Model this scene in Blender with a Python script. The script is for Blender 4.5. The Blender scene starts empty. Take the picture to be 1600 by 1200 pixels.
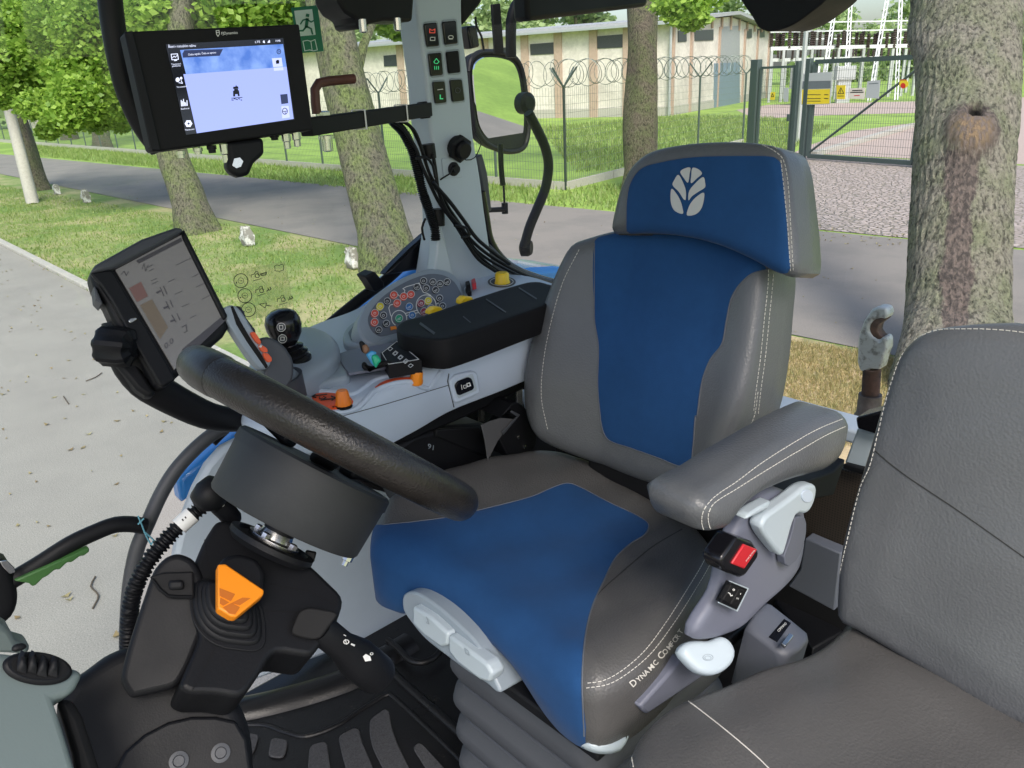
import bpy, bmesh, math, random
import numpy as np
from mathutils import Vector, Matrix
from mathutils.bvhtree import BVHTree
from mathutils.geometry import delaunay_2d_cdt
random.seed(7); np.random.seed(7)
SC = bpy.context.scene
COL = SC.collection
# ---------------------------------------------------------------- camera
# world axes: X = tractor's right, Y = tractor's forward, Z = up; ground at z = 0
FPX = 1250.0; PITCH = math.radians(21); ROLL = math.atan2(157, 3240); ZC = 2.75
AZ = math.radians(-132)
_F = (math.sin(AZ), math.cos(AZ)); _R = (_F[1], -_F[0])
def _w(x, y, z): return Vector((x*_R[0]+y*_R[1], x*_F[0]+y*_F[1], z))
CAMP = Vector((0, 0, ZC))
_u0 = _w(0, math.sin(PITCH), math.cos(PITCH)); _r0 = _w(1, 0, 0)
CF = _w(0, math.cos(PITCH), -math.sin(PITCH))
CR = (_r0*math.cos(ROLL) - _u0*math.sin(ROLL)); CU = (_r0*math.sin(ROLL) + _u0*math.cos(ROLL))
cd = bpy.data.cameras.new('camera'); cam = bpy.data.objects.new('camera', cd); COL.objects.link(cam)
m = Matrix((CR, CU, -CF)).transposed().to_4x4(); m.translation = CAMP
cam.matrix_world = m
cd.sensor_width = 36; cd.lens = FPX/1600*36; cd.clip_start = 0.02; cd.clip_end = 900
SC.camera = cam
# ---------------------------------------------------------------- light
wd = bpy.data.worlds.new('World'); SC.world = wd; wd.use_nodes = True
nt = wd.node_tree; bg = nt.nodes['Background']
sky = nt.nodes.new('ShaderNodeTexSky'); sky.sky_type = 'NISHITA'; sky.sun_disc = False
SUN_EL = math.radians(46)
sunv = _w(0.15, -0.9, 0); sun_az = math.atan2(sunv.x, sunv.y)      # direction towards the sun on the ground plane
sky.sun_elevation = SUN_EL; sky.sun_rotation = sun_az; sky.air_density = 1.0; sky.dust_density = 3.0; sky.ozone_density = 1.0
nt.links.new(sky.outputs[0], bg.inputs[0]); bg.inputs[1].default_value = 0.15
sl = bpy.data.lights.new('sun', 'SUN'); sl.energy = 2.0; sl.angle = math.radians(22); sl.color = (1.0, 0.95, 0.88)
so = bpy.data.objects.new('sun', sl); COL.objects.link(so)
sd = Vector((math.sin(sun_az)*math.cos(SUN_EL), math.cos(sun_az)*math.cos(SUN_EL), math.sin(SUN_EL)))
so.rotation_euler = sd.to_track_quat('Z', 'Y').to_euler(); so.location = (0, 0, 12)
SC.view_settings.view_transform = 'Standard'; SC.view_settings.look = 'None'; SC.view_settings.gamma = 1
SC.view_settings.exposure = 0.80
SC.render.engine = 'CYCLES'
SC.cycles.max_bounces = 8; SC.cycles.transparent_max_bounces = 16

# ---------------------------------------------------------------- pixel helpers
def ray(px, py): return (CF*FPX + CR*(px-800) - CU*(py-600)).normalized()
def onp(px, py, pl):
    p0, n = pl; d = ray(px, py); n = Vector(n)
    return CAMP + d*((Vector(p0)-CAMP).dot(n)/d.dot(n))
def G(px, py, z=0.0): return onp(px, py, ((0, 0, z), (0, 0, 1)))
def PR(r): return ((r, 0, 0), (1, 0, 0))
def PF(f): return ((0, f, 0), (0, 1, 0))
def PZ(z): return ((0, 0, z), (0, 0, 1))
def FCP(r, f, z, k=1.0, o=(0, 0, 0)): n = (CAMP-Vector((r, f, z))).normalized()*k+Vector(o); return ((r, f, z), tuple(n.normalized()))
def proj(v):
    v = v - CAMP; d = v.dot(CF); return 800+FPX*v.dot(CR)/d, 600-FPX*v.dot(CU)/d
def zz(bx, by, s, pts): return [(bx+x/s, by+y/s) for x, y in pts]
def catmull(pts, step, closed=True, dim=None):
    P = [np.array(p, float) for p in pts]; n = len(P); out = []
    for i in range(n if closed else n-1):
        if closed: a, b, c, d = P[(i-1) % n], P[i], P[(i+1) % n], P[(i+2) % n]
        else: a, b, c, d = P[max(i-1, 0)], P[i], P[i+1], P[min(i+2, n-1)]
        L = np.linalg.norm(c-b); k = max(1, int(L/step))
        # centripetal-ish tension keeps corners tight
        l1 = np.linalg.norm(b-a)+1e-9; l2 = L+1e-9; l3 = np.linalg.norm(d-c)+1e-9
        t1 = (c-a)/(l1+l2)*l2; t2 = (d-b)/(l2+l3)*l2
        for j in range(k):
            t = j/k; h = t*t; g = h*t
            out.append((2*g-3*h+1)*b + (g-2*h+t)*t1 + (-2*g+3*h)*c + (g-h)*t2)
    if not closed: out.append(P[-1])
    return out
def densify(pts, step, closed=True):
    P = [np.array(p, float) for p in pts]; n = len(P); out = []
    for i in range(n if closed else n-1):
        b, c = P[i], P[(i+1) % n]; k = max(1, int(np.linalg.norm(c-b)/step))
        for j in range(k): out.append(b+(c-b)*j/k)
    if not closed: out.append(P[-1])
    return out
def chamfer(pts, r, n=3):
    """round the corners of a polygon with radius-like length r"""
    P = [np.array(p, float) for p in pts]; out = []; N = len(P)
    for i in range(N):
        a, b, c = P[i-1], P[i], P[(i+1) % N]
        u = a-b; v = c-b; lu = np.linalg.norm(u); lv = np.linalg.norm(v)
        q = min(r, lu*.45, lv*.45); s = b+u/lu*q; e = b+v/lv*q
        for k in range(n+1):
            t = k/n; out.append((1-t)**2*s + 2*t*(1-t)*b + t*t*e)
    return out
def seg_dist(P, poly, closed=True):
    P = np.asarray(P, float); A = np.asarray(poly, float)
    B = np.roll(A, -1, axis=0)
    if not closed: A = A[:-1]; B = B[:-1]
    best = np.full(len(P), 1e18)
    for a, b in zip(A, B):
        ab = b-a; t = np.clip(((P-a)@ab)/(ab@ab+1e-18), 0, 1)
        q = P-(a+t[:, None]*ab); best = np.minimum(best, (q*q).sum(1))
    return np.sqrt(best)
def inside(P, poly):
    P = np.asarray(P, float); A = np.asarray(poly, float); c = np.zeros(len(P), bool); n = len(A); j = n-1
    for i in range(n):
        xi, yi = A[i]; xj, yj = A[j]
        if yi != yj:
            m = ((yi > P[:, 1]) != (yj > P[:, 1])) & (P[:, 0] < (xj-xi)*(P[:, 1]-yi)/(yj-yi)+xi)
            c ^= m
        j = i
    return c

# ---------------------------------------------------------------- materials
def lk(nt, a, b): nt.links.new(a, b)
def MAT(name, col, rough=.5, metal=0., bump=0., bs=60., var=0., vs=6., col2=None, c2s=3., c2t=(.45, .6), sheen=0., coat=0., spec=.5,
        btype='noise', emit=None, rvar=0., detail=4.):
    m = bpy.data.materials.new(name); m.use_nodes = True; nt = m.node_tree; b = nt.nodes['Principled BSDF']
    b.inputs['Base Color'].default_value = (*col, 1); b.inputs['Roughness'].default_value = rough; b.inputs['Metallic'].default_value = metal
    b.inputs['Specular IOR Level'].default_value = spec
    if sheen: b.inputs['Sheen Weight'].default_value = sheen; b.inputs['Sheen Roughness'].default_value = .4
    if coat: b.inputs['Coat Weight'].default_value = coat
    tc = nt.nodes.new('ShaderNodeTexCoord').outputs['Object']
    src = None
    if col2 is not None:
        n = nt.nodes.new('ShaderNodeTexNoise'); n.inputs['Scale'].default_value = c2s; n.inputs['Detail'].default_value = 6; n.inputs['Roughness'].default_value = .62; lk(nt, tc, n.inputs[0])
        r = nt.nodes.new('ShaderNodeMapRange'); r.inputs[1].default_value = c2t[0]; r.inputs[2].default_value = c2t[1]; lk(nt, n.outputs[0], r.inputs[0])
        x = nt.nodes.new('ShaderNodeMix'); x.data_type = 'RGBA'; x.inputs[6].default_value = (*col, 1); x.inputs[7].default_value = (*col2, 1); lk(nt, r.outputs[0], x.inputs[0])
        src = x.outputs[2]
    if var:
        n = nt.nodes.new('ShaderNodeTexNoise'); n.inputs['Scale'].default_value = vs; n.inputs['Detail'].default_value = 8; n.inputs['Roughness'].default_value = .7; lk(nt, tc, n.inputs[0])
        r = nt.nodes.new('ShaderNodeMapRange'); r.inputs[1].default_value = .25; r.inputs[2].default_value = .75; r.inputs[3].default_value = 1-var; r.inputs[4].default_value = 1+var; lk(nt, n.outputs[0], r.inputs[0])
        x = nt.nodes.new('ShaderNodeVectorMath'); x.operation = 'SCALE'
        if src: lk(nt, src, x.inputs[0])
        else: x.inputs[0].default_value = col
        lk(nt, r.outputs[0], x.inputs['Scale']); src = x.outputs[0]
    if src: lk(nt, src, b.inputs['Base Color'])
    if rvar:
        n = nt.nodes.new('ShaderNodeTexNoise'); n.inputs['Scale'].default_value = 9; n.inputs['Detail'].default_value = 5; lk(nt, tc, n.inputs[0])
        r = nt.nodes.new('ShaderNodeMapRange'); r.inputs[1].default_value = .3; r.inputs[2].default_value = .7; r.inputs[3].default_value = rough-rvar; r.inputs[4].default_value = rough+rvar; lk(nt, n.outputs[0], r.inputs[0]); lk(nt, r.outputs[0], b.inputs['Roughness'])
    if bump:
        if btype == 'voronoi':
            n = nt.nodes.new('ShaderNodeTexVoronoi'); n.inputs['Scale'].default_value = bs; o = n.outputs['Distance']
        else:
            n = nt.nodes.new('ShaderNodeTexNoise'); n.inputs['Scale'].default_value = bs; n.inputs['Detail'].default_value = detail; o = n.outputs[0]
        lk(nt, tc, n.inputs[0])
        bp = nt.nodes.new('ShaderNodeBump'); bp.inputs['Strength'].default_value = bump; bp.inputs['Distance'].default_value = .3/bs; lk(nt, o, bp.inputs['Height']); lk(nt, bp.outputs[0], b.inputs['Normal'])
    if emit: b.inputs['Emission Color'].default_value = (*emit[0], 1); b.inputs['Emission Strength'].default_value = emit[1]
    return m
def GLASS(name, tint=(.95, .98, .97), amt=.06):
    m = bpy.data.materials.new(name); m.use_nodes = True; nt = m.node_tree; nt.nodes.clear()
    o = nt.nodes.new('ShaderNodeOutputMaterial'); t = nt.nodes.new('ShaderNodeBsdfTransparent'); t.inputs[0].default_value = (*tint, 1)
    g = nt.nodes.new('ShaderNodeBsdfGlossy'); g.inputs['Roughness'].default_value = .02
    f = nt.nodes.new('ShaderNodeFresnel'); f.inputs[0].default_value = 1.3
    mx = nt.nodes.new('ShaderNodeMixShader'); lk(nt, f.outputs[0], mx.inputs[0]); lk(nt, t.outputs[0], mx.inputs[1]); lk(nt, g.outputs[0], mx.inputs[2])
    lk(nt, mx.outputs[0], o.inputs[0]); return m
def LEAF(name, col, col2, trans=.45):
    m = bpy.data.materials.new(name); m.use_nodes = True; nt = m.node_tree; nt.nodes.clear()
    o = nt.nodes.new('ShaderNodeOutputMaterial'); g = nt.nodes.new('ShaderNodeNewGeometry')
    x = nt.nodes.new('ShaderNodeMix'); x.data_type = 'RGBA'; x.inputs[6].default_value = (*col, 1); x.inputs[7].default_value = (*col2, 1); lk(nt, g.outputs['Random Per Island'], x.inputs[0])
    d = nt.nodes.new('ShaderNodeBsdfPrincipled'); d.inputs['Roughness'].default_value = .5; lk(nt, x.outputs[2], d.inputs['Base Color'])
    t = nt.nodes.new('ShaderNodeBsdfTranslucent'); lk(nt, x.outputs[2], t.inputs[0])
    mx = nt.nodes.new('ShaderNodeMixShader'); mx.inputs[0].default_value = trans; lk(nt, d.outputs[0], mx.inputs[1]); lk(nt, t.outputs[0], mx.inputs[2]); lk(nt, mx.outputs[0], o.inputs[0]); return m

# ---------------------------------------------------------------- objects
ORG = {}; GEO = {}
def thing(name, label, cat, loc, group=None):
    o = bpy.data.objects.new(name, None); o.empty_display_size = .1; COL.objects.link(o); o.location = loc
    o['label'] = label; o['category'] = cat
    if group: o['group'] = group
    ORG[o.name] = Vector(loc); return o
def mk(name, V, Fc, mat, parent=None, label=None, cat=None, group=None, kind=None, smooth=30, bevel=0., bseg=2, mats=None, mi=None, origin=None):
    V = [Vector(v) for v in V]
    if parent is not None: org = ORG[parent.name]
    elif origin is not None: org = Vector(origin)
    else:
        xs = np.array([tuple(v) for v in V]); org = Vector(((xs[:, 0].min()+xs[:, 0].max())/2, (xs[:, 1].min()+xs[:, 1].max())/2, xs[:, 2].min()))
    me = bpy.data.meshes.new(name); me.from_pydata([tuple(v-org) for v in V], [], [tuple(f) for f in Fc]); me.update()
    if mats:
        for q in mats: me.materials.append(q)
        me.polygons.foreach_set('material_index', mi)
    elif mat: me.materials.append(mat)
    if smooth is not None:
        me.shade_smooth(); me.set_sharp_from_angle(angle=math.radians(smooth))
    o = bpy.data.objects.new(name, me); COL.objects.link(o)
    if parent is not None: o.parent = parent
    else: o.location = org
    ORG[o.name] = org
    if bevel:
        b = o.modifiers.new('bevel', 'BEVEL'); b.width = bevel; b.segments = bseg; b.limit_method = 'ANGLE'; b.angle_limit = math.radians(35); b.harden_normals = False
    for k, v in (('label', label), ('category', cat), ('group', group), ('kind', kind)):
        if v: o[k] = v
    GEO[o.name] = (V, [tuple(f) for f in Fc])
    return o
class MB:
    def __init__(s): s.V = []; s.F = []
    def add(s, V, F):
        n = len(s.V); s.V += [Vector(v) for v in V]; s.F += [tuple(i+n for i in f) for f in F]; return s
    def obj(s, name, mat, parent=None, **k): return mk(name, s.V, s.F, mat, parent, **k)
def g_box(c, ax, ay, az, sx, sy, sz):
    c = Vector(c); ax = Vector(ax)*sx/2; ay = Vector(ay)*sy/2; az = Vector(az)*sz/2
    V = [c+ax*i+ay*j+az*k for i in (-1, 1) for j in (-1, 1) for k in (-1, 1)]
    return V, [(0, 1, 3, 2), (4, 6, 7, 5), (0, 4, 5, 1), (2, 3, 7, 6), (0, 2, 6, 4), (1, 5, 7, 3)]
X, Y, Z = Vector((1, 0, 0)), Vector((0, 1, 0)), Vector((0, 0, 1))
def g_bar(a, b, w, h=None, up=Z):
    a = Vector(a); b = Vector(b); h = h or w; d = (b-a); L = d.length; d.normalize()
    if abs(d.dot(up)) > .98: up = X
    s = d.cross(up).normalized(); u = s.cross(d)
    return g_box((a+b)/2, d, s, u, L, w, h)
def g_tube(pts, r, seg=10, closed=False, caps=True, flat=1.0, up=Z):
    P = [Vector(p) for p in pts]; n = len(P); R = r if hasattr(r, '__len__') else [r]*n
    V = []; F = []; prev = None
    for i in range(n):
        if closed: d = P[(i+1) % n]-P[i-1]
        else: d = P[min(i+1, n-1)]-P[max(i-1, 0)]
        d.normalize()
        if prev is None:
            a = up if abs(d.dot(up)) < .95 else X
            s = d.cross(a).normalized()
        else:
            s = prev-d*prev.dot(d); s.normalize()
        prev = s; u = d.cross(s)
        for k in range(seg):
            t = 2*math.pi*k/seg; V.append(P[i]+s*math.cos(t)*R[i]+u*math.sin(t)*R[i]*flat)
    for i in range(n if closed else n-1):
        j = (i+1) % n
        for k in range(seg):
            l = (k+1) % seg; F.append((i*seg+k, i*seg+l, j*seg+l, j*seg+k))
    if not closed and caps:
        F.append(tuple(range(seg))[::-1]); F.append(tuple((n-1)*seg+k for k in range(seg)))
    return V, F
def g_lathe(prof, c, axis, seg=32, up=X):
    """prof: list of (radius, height along axis)"""
    c = Vector(c); a = Vector(axis).normalized()
    if abs(a.dot(up)) > .9: up = Y
    s = a.cross(up).normalized(); u = a.cross(s); V = []; F = []
    for r, h in prof:
        for k in range(seg):
            t = 2*math.pi*k/seg; V.append(c+a*h+(s*math.cos(t)+u*math.sin(t))*max(r, 1e-5))
    for i in range(len(prof)-1):
        for k in range(seg):
            l = (k+1) % seg; F.append((i*seg+k, i*seg+l, (i+1)*seg+l, (i+1)*seg+k))
    F.append(tuple(range(seg))[::-1]); F.append(tuple((len(prof)-1)*seg+k for k in range(seg)))
    return V, F
def spath(pts, step=.02): return [Vector(p) for p in catmull([tuple(p) for p in pts], step, closed=False)]
def frame(pl, upv=None):
    O = Vector(pl[0]); n = Vector(pl[1]).normalized()
    if (CAMP-O).dot(n) < 0: n = -n
    u = CR - n*CR.dot(n); u.normalize(); v = n.cross(u)
    return O, u, v, n
def to2(P, fr): O, u, v, n = fr; return [((p-O).dot(u), (p-O).dot(v)) for p in P]
def slab(name, px, pl, front, back, mat, parent=None, bevel=.002, rnd=0, smooth_out=False, step=.01, bseg=2, world=False, **k):
    """planar outline traced on plane pl, extruded from +front (towards viewer side) to -back"""
    O, u, v, n = frame(pl)
    P = [Vector(p) for p in px] if world else [onp(a, b, (tuple(O+n*max(front, 0)), tuple(n))) for a, b in px]
    q = to2(P, (O, u, v, n))
    if rnd: q = chamfer(q, rnd)
    if smooth_out: q = catmull(q, step)
    A = sum(q[i-1][0]*q[i][1]-q[i][0]*q[i-1][1] for i in range(len(q)))
    if A < 0: q = q[::-1]
    N = len(q)
    V = [O+u*x+v*y+n*front for x, y in q]+[O+u*x+v*y-n*back for x, y in q]
    F = [tuple(range(N)), tuple(range(N, 2*N))[::-1]]+[(i, i+N, (i+1) % N+N, (i+1) % N) for i in range(N)]
    return mk(name, V, F, mat, parent, bevel=bevel, bseg=bseg, **k)
def cdt_fill(outer, pts, eps=1e-7):
    n = len(outer); vs = [Vector(p) for p in outer]+[Vector(p) for p in pts]
    r = delaunay_2d_cdt(vs, [], [list(range(n))], 1, eps)
    return r[0], r[2]
def pad(name, px, pl, thick, r, mat, parent=None, hf=None, smooth_out=True, grid=.012, backr=.35, world=False, rnd=0, step=None, **k):
    """cushion: traced outline, rounded edge of radius r, optional relief hf(P,d), body of depth thick"""
    fr = frame(pl); O, u, v, n = fr
    P = [Vector(p) for p in px] if world else [onp(a, b, pl) for a, b in px]
    q = to2(P, fr)
    if rnd: q = chamfer(q, rnd)
    st = step or grid*.8
    q = catmull(q, st) if smooth_out else densify(q, st)
    q = np.array([tuple(p) for p in q])
    A = (np.roll(q[:, 0], 1)*q[:, 1]-q[:, 0]*np.roll(q[:, 1], 1)).sum()
    if A < 0: q = q[::-1]
    t = np.roll(q, -1, 0)-np.roll(q, 1, 0); t /= np.linalg.norm(t, axis=1)[:, None]+1e-12; nn = np.stack([-t[:, 1], t[:, 0]], 1)
    pts = []
    for a in (12, 25, 40, 58, 78):
        d = r*(1-math.cos(math.radians(a))); c = q+nn*d
        ok = (seg_dist(c, q) > d*.93) & inside(c, q); pts.append(c[ok])
    gx = np.arange(q[:, 0].min(), q[:, 0].max(), grid); gy = np.arange(q[:, 1].min(), q[:, 1].max(), grid)
    g = np.stack(np.meshgrid(gx, gy), -1).reshape(-1, 2)
    g = g[inside(g, q)]; g = g[seg_dist(g, q) > max(r*1.05, grid*.5)] if len(g) else g
    pts = np.concatenate(pts+[g])
    V2, F2 = cdt_fill(q, pts)
    V2n = np.array([tuple(p) for p in V2]); D = seg_dist(V2n, q); N = len(q)
    V = []
    for (x, y), d in zip(V2n, D):
        h = -r+math.sqrt(max(0, r*r-max(0, r-d)**2)) if d < r else 0.
        p = O+u*float(x)+v*float(y)
        if hf: h += hf(p, float(d))
        V.append(p+n*h)
    th = thick if callable(thick) else (lambda p: thick)
    F = [tuple(f) for f in F2]
    # ensure CCW
    a, b, c = F[0]
    if ((V2n[b]-V2n[a])[0]*(V2n[c]-V2n[a])[1]-(V2n[b]-V2n[a])[1]*(V2n[c]-V2n[a])[0]) < 0: F = [f[::-1] for f in F]
    # boundary loop indices: nearest of V2 to q
    idx = [int(((V2n-p)**2).sum(1).argmin()) for p in q]
    base = len(V); rb = r*backr
    rows = [idx]
    for dep, ins in ((.5, 0), (1-.0, 0)) if rb <= 0 else ((.4, 0), (1., -1), (1., 1)):
        row = []
        for i in range(N):
            pb = O+u*float(q[i, 0])+v*float(q[i, 1]); T = th(pb)
            if ins == 0: p = pb-n*(r+(T-r-rb)*dep) if dep < 1 else pb-n*T
            elif ins == -1: p = pb-n*(T-rb)
            else: p = pb-n*T + (u*float(nn[i, 0])+v*float(nn[i, 1]))*rb
            row.append(len(V)); V.append(p)
        rows.append(row)
    for a, b in zip(rows[:-1], rows[1:]):
        for i in range(N):
            j = (i+1) % N; F.append((a[i], b[i], b[j], a[j]))
    F.append(tuple(rows[-1])[::-1])
    k.setdefault('smooth', 50)
    return mk(name, V, F, mat, parent, **k)
def bvh(objs):
    V = []; F = []
    for o in objs:
        v, f = GEO[o.name]; n = len(V); V += v; F += [tuple(i+n for i in q) for q in f]
    return BVHTree.FromPolygons(V, F)
def hit(px, py, tgt):
    if isinstance(tgt, tuple): 
        n = Vector(tgt[1]).normalized(); p = onp(px, py, tgt)
        if (CAMP-p).dot(n) < 0: n = -n
        return p, n
    d = ray(px, py); p, n, i, D = tgt.ray_cast(CAMP, d)
    if p is None: return None, None
    if n.dot(d) > 0: n = -n
    return p, n
def patch(name, tobj, poly, mat, parent, off=.0015, facing=.35, smooth_out=True, ramp=6., **k):
    """cover panel: the part of tobj's own skin that lies inside the traced outline, lifted off it"""
    V, F = GEO[tobj.name]; poly = catmull(poly, 6) if smooth_out else poly
    VN = [Vector((0, 0, 0)) for _ in V]
    FN = []
    for f in F:
        n = Vector((0, 0, 0))
        for i in range(1, len(f)-1): n += (V[f[i]]-V[f[0]]).cross(V[f[i+1]]-V[f[0]])
        FN.append(n)
        for i in f: VN[i] += n
    P = np.array([proj(p) for p in V]); S = seg_dist(P, poly); ins = inside(P, poly); S = np.where(ins, -S, S)
    nv = []; nf = []; cache = {}
    def vert(i):
        if ('v', i) not in cache:
            cache[('v', i)] = len(nv); o = off*min(1., .15-S[i]/ramp); nv.append(V[i]+VN[i].normalized()*o)
        return cache[('v', i)]
    def cut(i, j):
        key = (min(i, j), max(i, j))
        if key not in cache:
            t = S[i]/(S[i]-S[j]); n = (VN[i].lerp(VN[j], t)).normalized(); cache[key] = len(nv); nv.append(V[i].lerp(V[j], t)+n*off*.15)
        return cache[key]
    for f, n in zip(F, FN):
        c = V[f[0]]
        if n.normalized().dot((c-CAMP).normalized()) > facing: continue
        if min(S[i] for i in f) >= 0 or len(f) > 8: continue
        for i in range(1, len(f)-1):
            t = (f[0], f[i], f[i+1]); o = []
            for a in range(3):
                p, q = t[a], t[(a+1) % 3]
                if S[p] < 0: o.append(vert(p))
                if (S[p] < 0) != (S[q] < 0): o.append(cut(p, q))
            o2 = []
            for z in o:
                if not o2 or o2[-1] != z: o2.append(z)
            if len(o2) > 2 and o2[0] == o2[-1]: o2.pop()
            if len(o2) >= 3: nf.append(tuple(o2))
    k.setdefault('smooth', 60)
    return mk(name, nv, nf, mat, parent, **k)
def stitches(lines, tgt, mat, parent, name='stitching', L=.0045, gap=.0022, r=.0006, seg=4, smooth_in=True):
    mb = MB()
    for ln in lines:
        pl = catmull(ln, 3, closed=False) if smooth_in else densify(ln, 3, closed=False)
        pts = []; runs = []
        for a, b in pl:
            p, n = hit(a, b, tgt)
            if p is None or (pts and (p-pts[-1][0]).length > .03):
                if len(pts) > 2: runs.append(pts)
                pts = []
                if p is None: continue
            pts.append((p+n*r*.8, n))
        if len(pts) > 2: runs.append(pts)
        for pts in runs:
            acc = 0.; cur = [pts[0][0]]; on = True
            for (a, _), (b, _) in zip(pts[:-1], pts[1:]):
                d = (b-a).length; s = 0.
                while s < d:
                    need = (L if on else gap)-acc; t = min(need, d-s); s += t; acc += t
                    q = a.lerp(b, s/d) if d > 0 else b
                    if acc >= (L if on else gap)-1e-9:
                        if on: mb.add(*g_tube([cur[0], q], r, seg))
                        on = not on; acc = 0.; cur = [q]
    if mb.V: return mb.obj(name, mat, parent, smooth=None)
def fill_px(mb, poly, tgt, off=.0004, th=.0003):
    A = sum(poly[i-1][0]*poly[i][1]-poly[i][0]*poly[i-1][1] for i in range(len(poly)))
    h = [hit(a, b, tgt) for a, b in poly]
    if any(p is None for p, n in h): return
    top = [p+n*(off+th) for p, n in h]; bot = [p+n*off for p, n in h]; N = len(top)
    f = tuple(range(N)); n0 = h[0][1]
    nrm = Vector((0, 0, 0))
    for i in range(1, N-1): nrm += (top[i]-top[0]).cross(top[i+1]-top[0])
    if nrm.dot(n0) < 0: top.reverse(); bot.reverse()
    mb.add(top+bot, [f]+[(i, i+N, (i+1) % N+N, (i+1) % N) for i in range(N)])
def line_px(mb, pts, w, tgt, off=.0004, closed=False):
    pts = [np.array(p, float) for p in pts]
    n = len(pts)
    for i in range(n if closed else n-1):
        a, b = pts[i], pts[(i+1) % n]; d = b-a; L = np.linalg.norm(d)
        if L < 1e-6: continue
        d /= L; s = np.array([-d[1], d[0]])*w/2; e = d*w*.3
        fill_px(mb, [tuple(a-e+s), tuple(b+e+s), tuple(b+e-s), tuple(a-e-s)], tgt, off+.00004*(i % 3))
def ell(cx, cy, rx, ry, n=20, rot=0, a0=0, a1=360, close=True):
    o = []; m = n if close and a1-a0 >= 360 else n+1
    for i in range(m):
        t = math.radians(a0+(a1-a0)*i/n); x, y = rx*math.cos(t), ry*math.sin(t); c, s = math.cos(math.radians(rot)), math.sin(math.radians(rot))
        o.append((cx+x*c-y*s, cy+x*s+y*c))
    return o
def drape_px(mb, poly, tgt, off=.0004, step=5.):
    q = np.array([tuple(p) for p in densify(poly, step)]); gx = np.arange(q[:, 0].min(), q[:, 0].max(), step); gy = np.arange(q[:, 1].min(), q[:, 1].max(), step)
    g = np.stack(np.meshgrid(gx, gy), -1).reshape(-1, 2); g = g[inside(g, q)]; g = g[seg_dist(g, q) > step*.4] if len(g) else g
    V2, F2 = cdt_fill(q, g, 1e-4); nv = []
    for p in V2:
        a, n = hit(p[0], p[1], tgt)
        if a is None: return
        nv.append(a+n*off)
    mb.add(nv, F2)
def text_geo(body, bold=0.):
    c = bpy.data.curves.new('t', 'FONT'); c.body = body; c.size = 1; c.offset = bold; c.resolution_u = 3
    o = bpy.data.objects.new('t', c); me = bpy.data.meshes.new_from_object(o)
    V = [(v.co.x, v.co.y) for v in me.vertices]; F = [tuple(p.vertices) for p in me.polygons]
    bpy.data.objects.remove(o); bpy.data.curves.remove(c); bpy.data.meshes.remove(me); return V, F
def text_px(mb, body, o, e, up, tgt, off=.0006, bold=0., width=None):
    """o baseline start px, e baseline end px, up = cap-height vector px"""
    V, F = text_geo(body, bold)
    if not V: return
    xs = [v[0] for v in V]; x0, x1 = min(xs), max(xs); h = .72
    nv = []
    for x, y in V:
        t = (x-x0)/(x1-x0); p, n = hit(o[0]+(e[0]-o[0])*t+up[0]*y/h, o[1]+(e[1]-o[1])*t+up[1]*y/h, tgt)
        if p is None: return
        nv.append(p+n*off)
    fl = [Vector((0, 0, 0))]
    f0 = F[0]; nn = (nv[f0[1]]-nv[f0[0]]).cross(nv[f0[2]]-nv[f0[0]])
    mb.add(nv, F)
print('helpers ok')
# ================================================================ OUTSIDE
M = {}
M['turf'] = MAT('turf', (.15, .235, .05), .9, col2=(.36, .33, .16), c2s=.7, c2t=(.42, .62), var=.35, vs=14, bump=.6, bs=30)
M['straw'] = MAT('straw', (.42, .33, .19), .9, col2=(.19, .20, .08), c2s=1.6, c2t=(.5, .62), var=.35, vs=16, bump=.7, bs=30)
M['lawn'] = MAT('lawn', (.27, .40, .07), .9, col2=(.19, .30, .05), c2s=.35, var=.25, vs=9, bump=.4, bs=20)
M['yard'] = MAT('yard', (.30, .283, .252), .95, col2=(.26, .245, .22), c2s=1.2, c2t=(.4, .7), var=.55, vs=120, bump=.35, bs=90)
M['road'] = MAT('road', (.235, .212, .192), .9, col2=(.20, .183, .168), c2s=.8, var=.22, vs=60, bump=.35, bs=80)
M['pink_paving'] = MAT('pink_paving', (.42, .33, .29), .9, var=.15, vs=10, bump=.3, bs=20)
M['concrete'] = MAT('concrete', (.42, .40, .36), .9, var=.2, vs=18, bump=.4, bs=40)
M['post'] = MAT('post', (.07, .10, .09), .5, metal=.2)
M['gate'] = MAT('gate', (.06, .085, .085), .5, metal=.2)
M['wire'] = MAT('wire', (.16, .19, .17), .5, metal=.4)
M['galv'] = MAT('galv', (.45, .47, .48), .45, metal=.5)
M['render_wall'] = MAT('render_wall', (.66, .61, .56), .9, col2=(.48, .44, .40), c2s=.45, c2t=(.42, .7), var=.18, vs=5, bump=.1, bs=30)
M['pilaster'] = MAT('pilaster', (.42, .31, .25), .9, var=.15, vs=6)
M['roof'] = MAT('roof', (.33, .34, .35), .7, var=.1)
M['shutter'] = MAT('shutter', (.04, .045, .05), .3, var=.3, vs=20)
M['door_blue'] = MAT('door_blue', (.17, .23, .29), .6, var=.1)
M['door_grey'] = MAT('door_grey', (.3, .31, .32), .7, var=.1)
M['bark'] = MAT('bark', (.20, .185, .13), .95, col2=(.18, .22, .08), c2s=2.2, c2t=(.42, .6), var=.4, vs=22, bump=1., bs=30)
M['bark_dark'] = MAT('bark_dark', (.13, .11, .08), .95, col2=(.13, .15, .06), c2s=2., c2t=(.45, .65), var=.4, vs=14, bump=1., bs=18)
M['leaf'] = LEAF('leaf', (.17, .32, .04), (.42, .60, .10), .5)
M['leaf_dark'] = LEAF('leaf_dark', (.08, .15, .03), (.2, .32, .07), .4)
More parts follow.
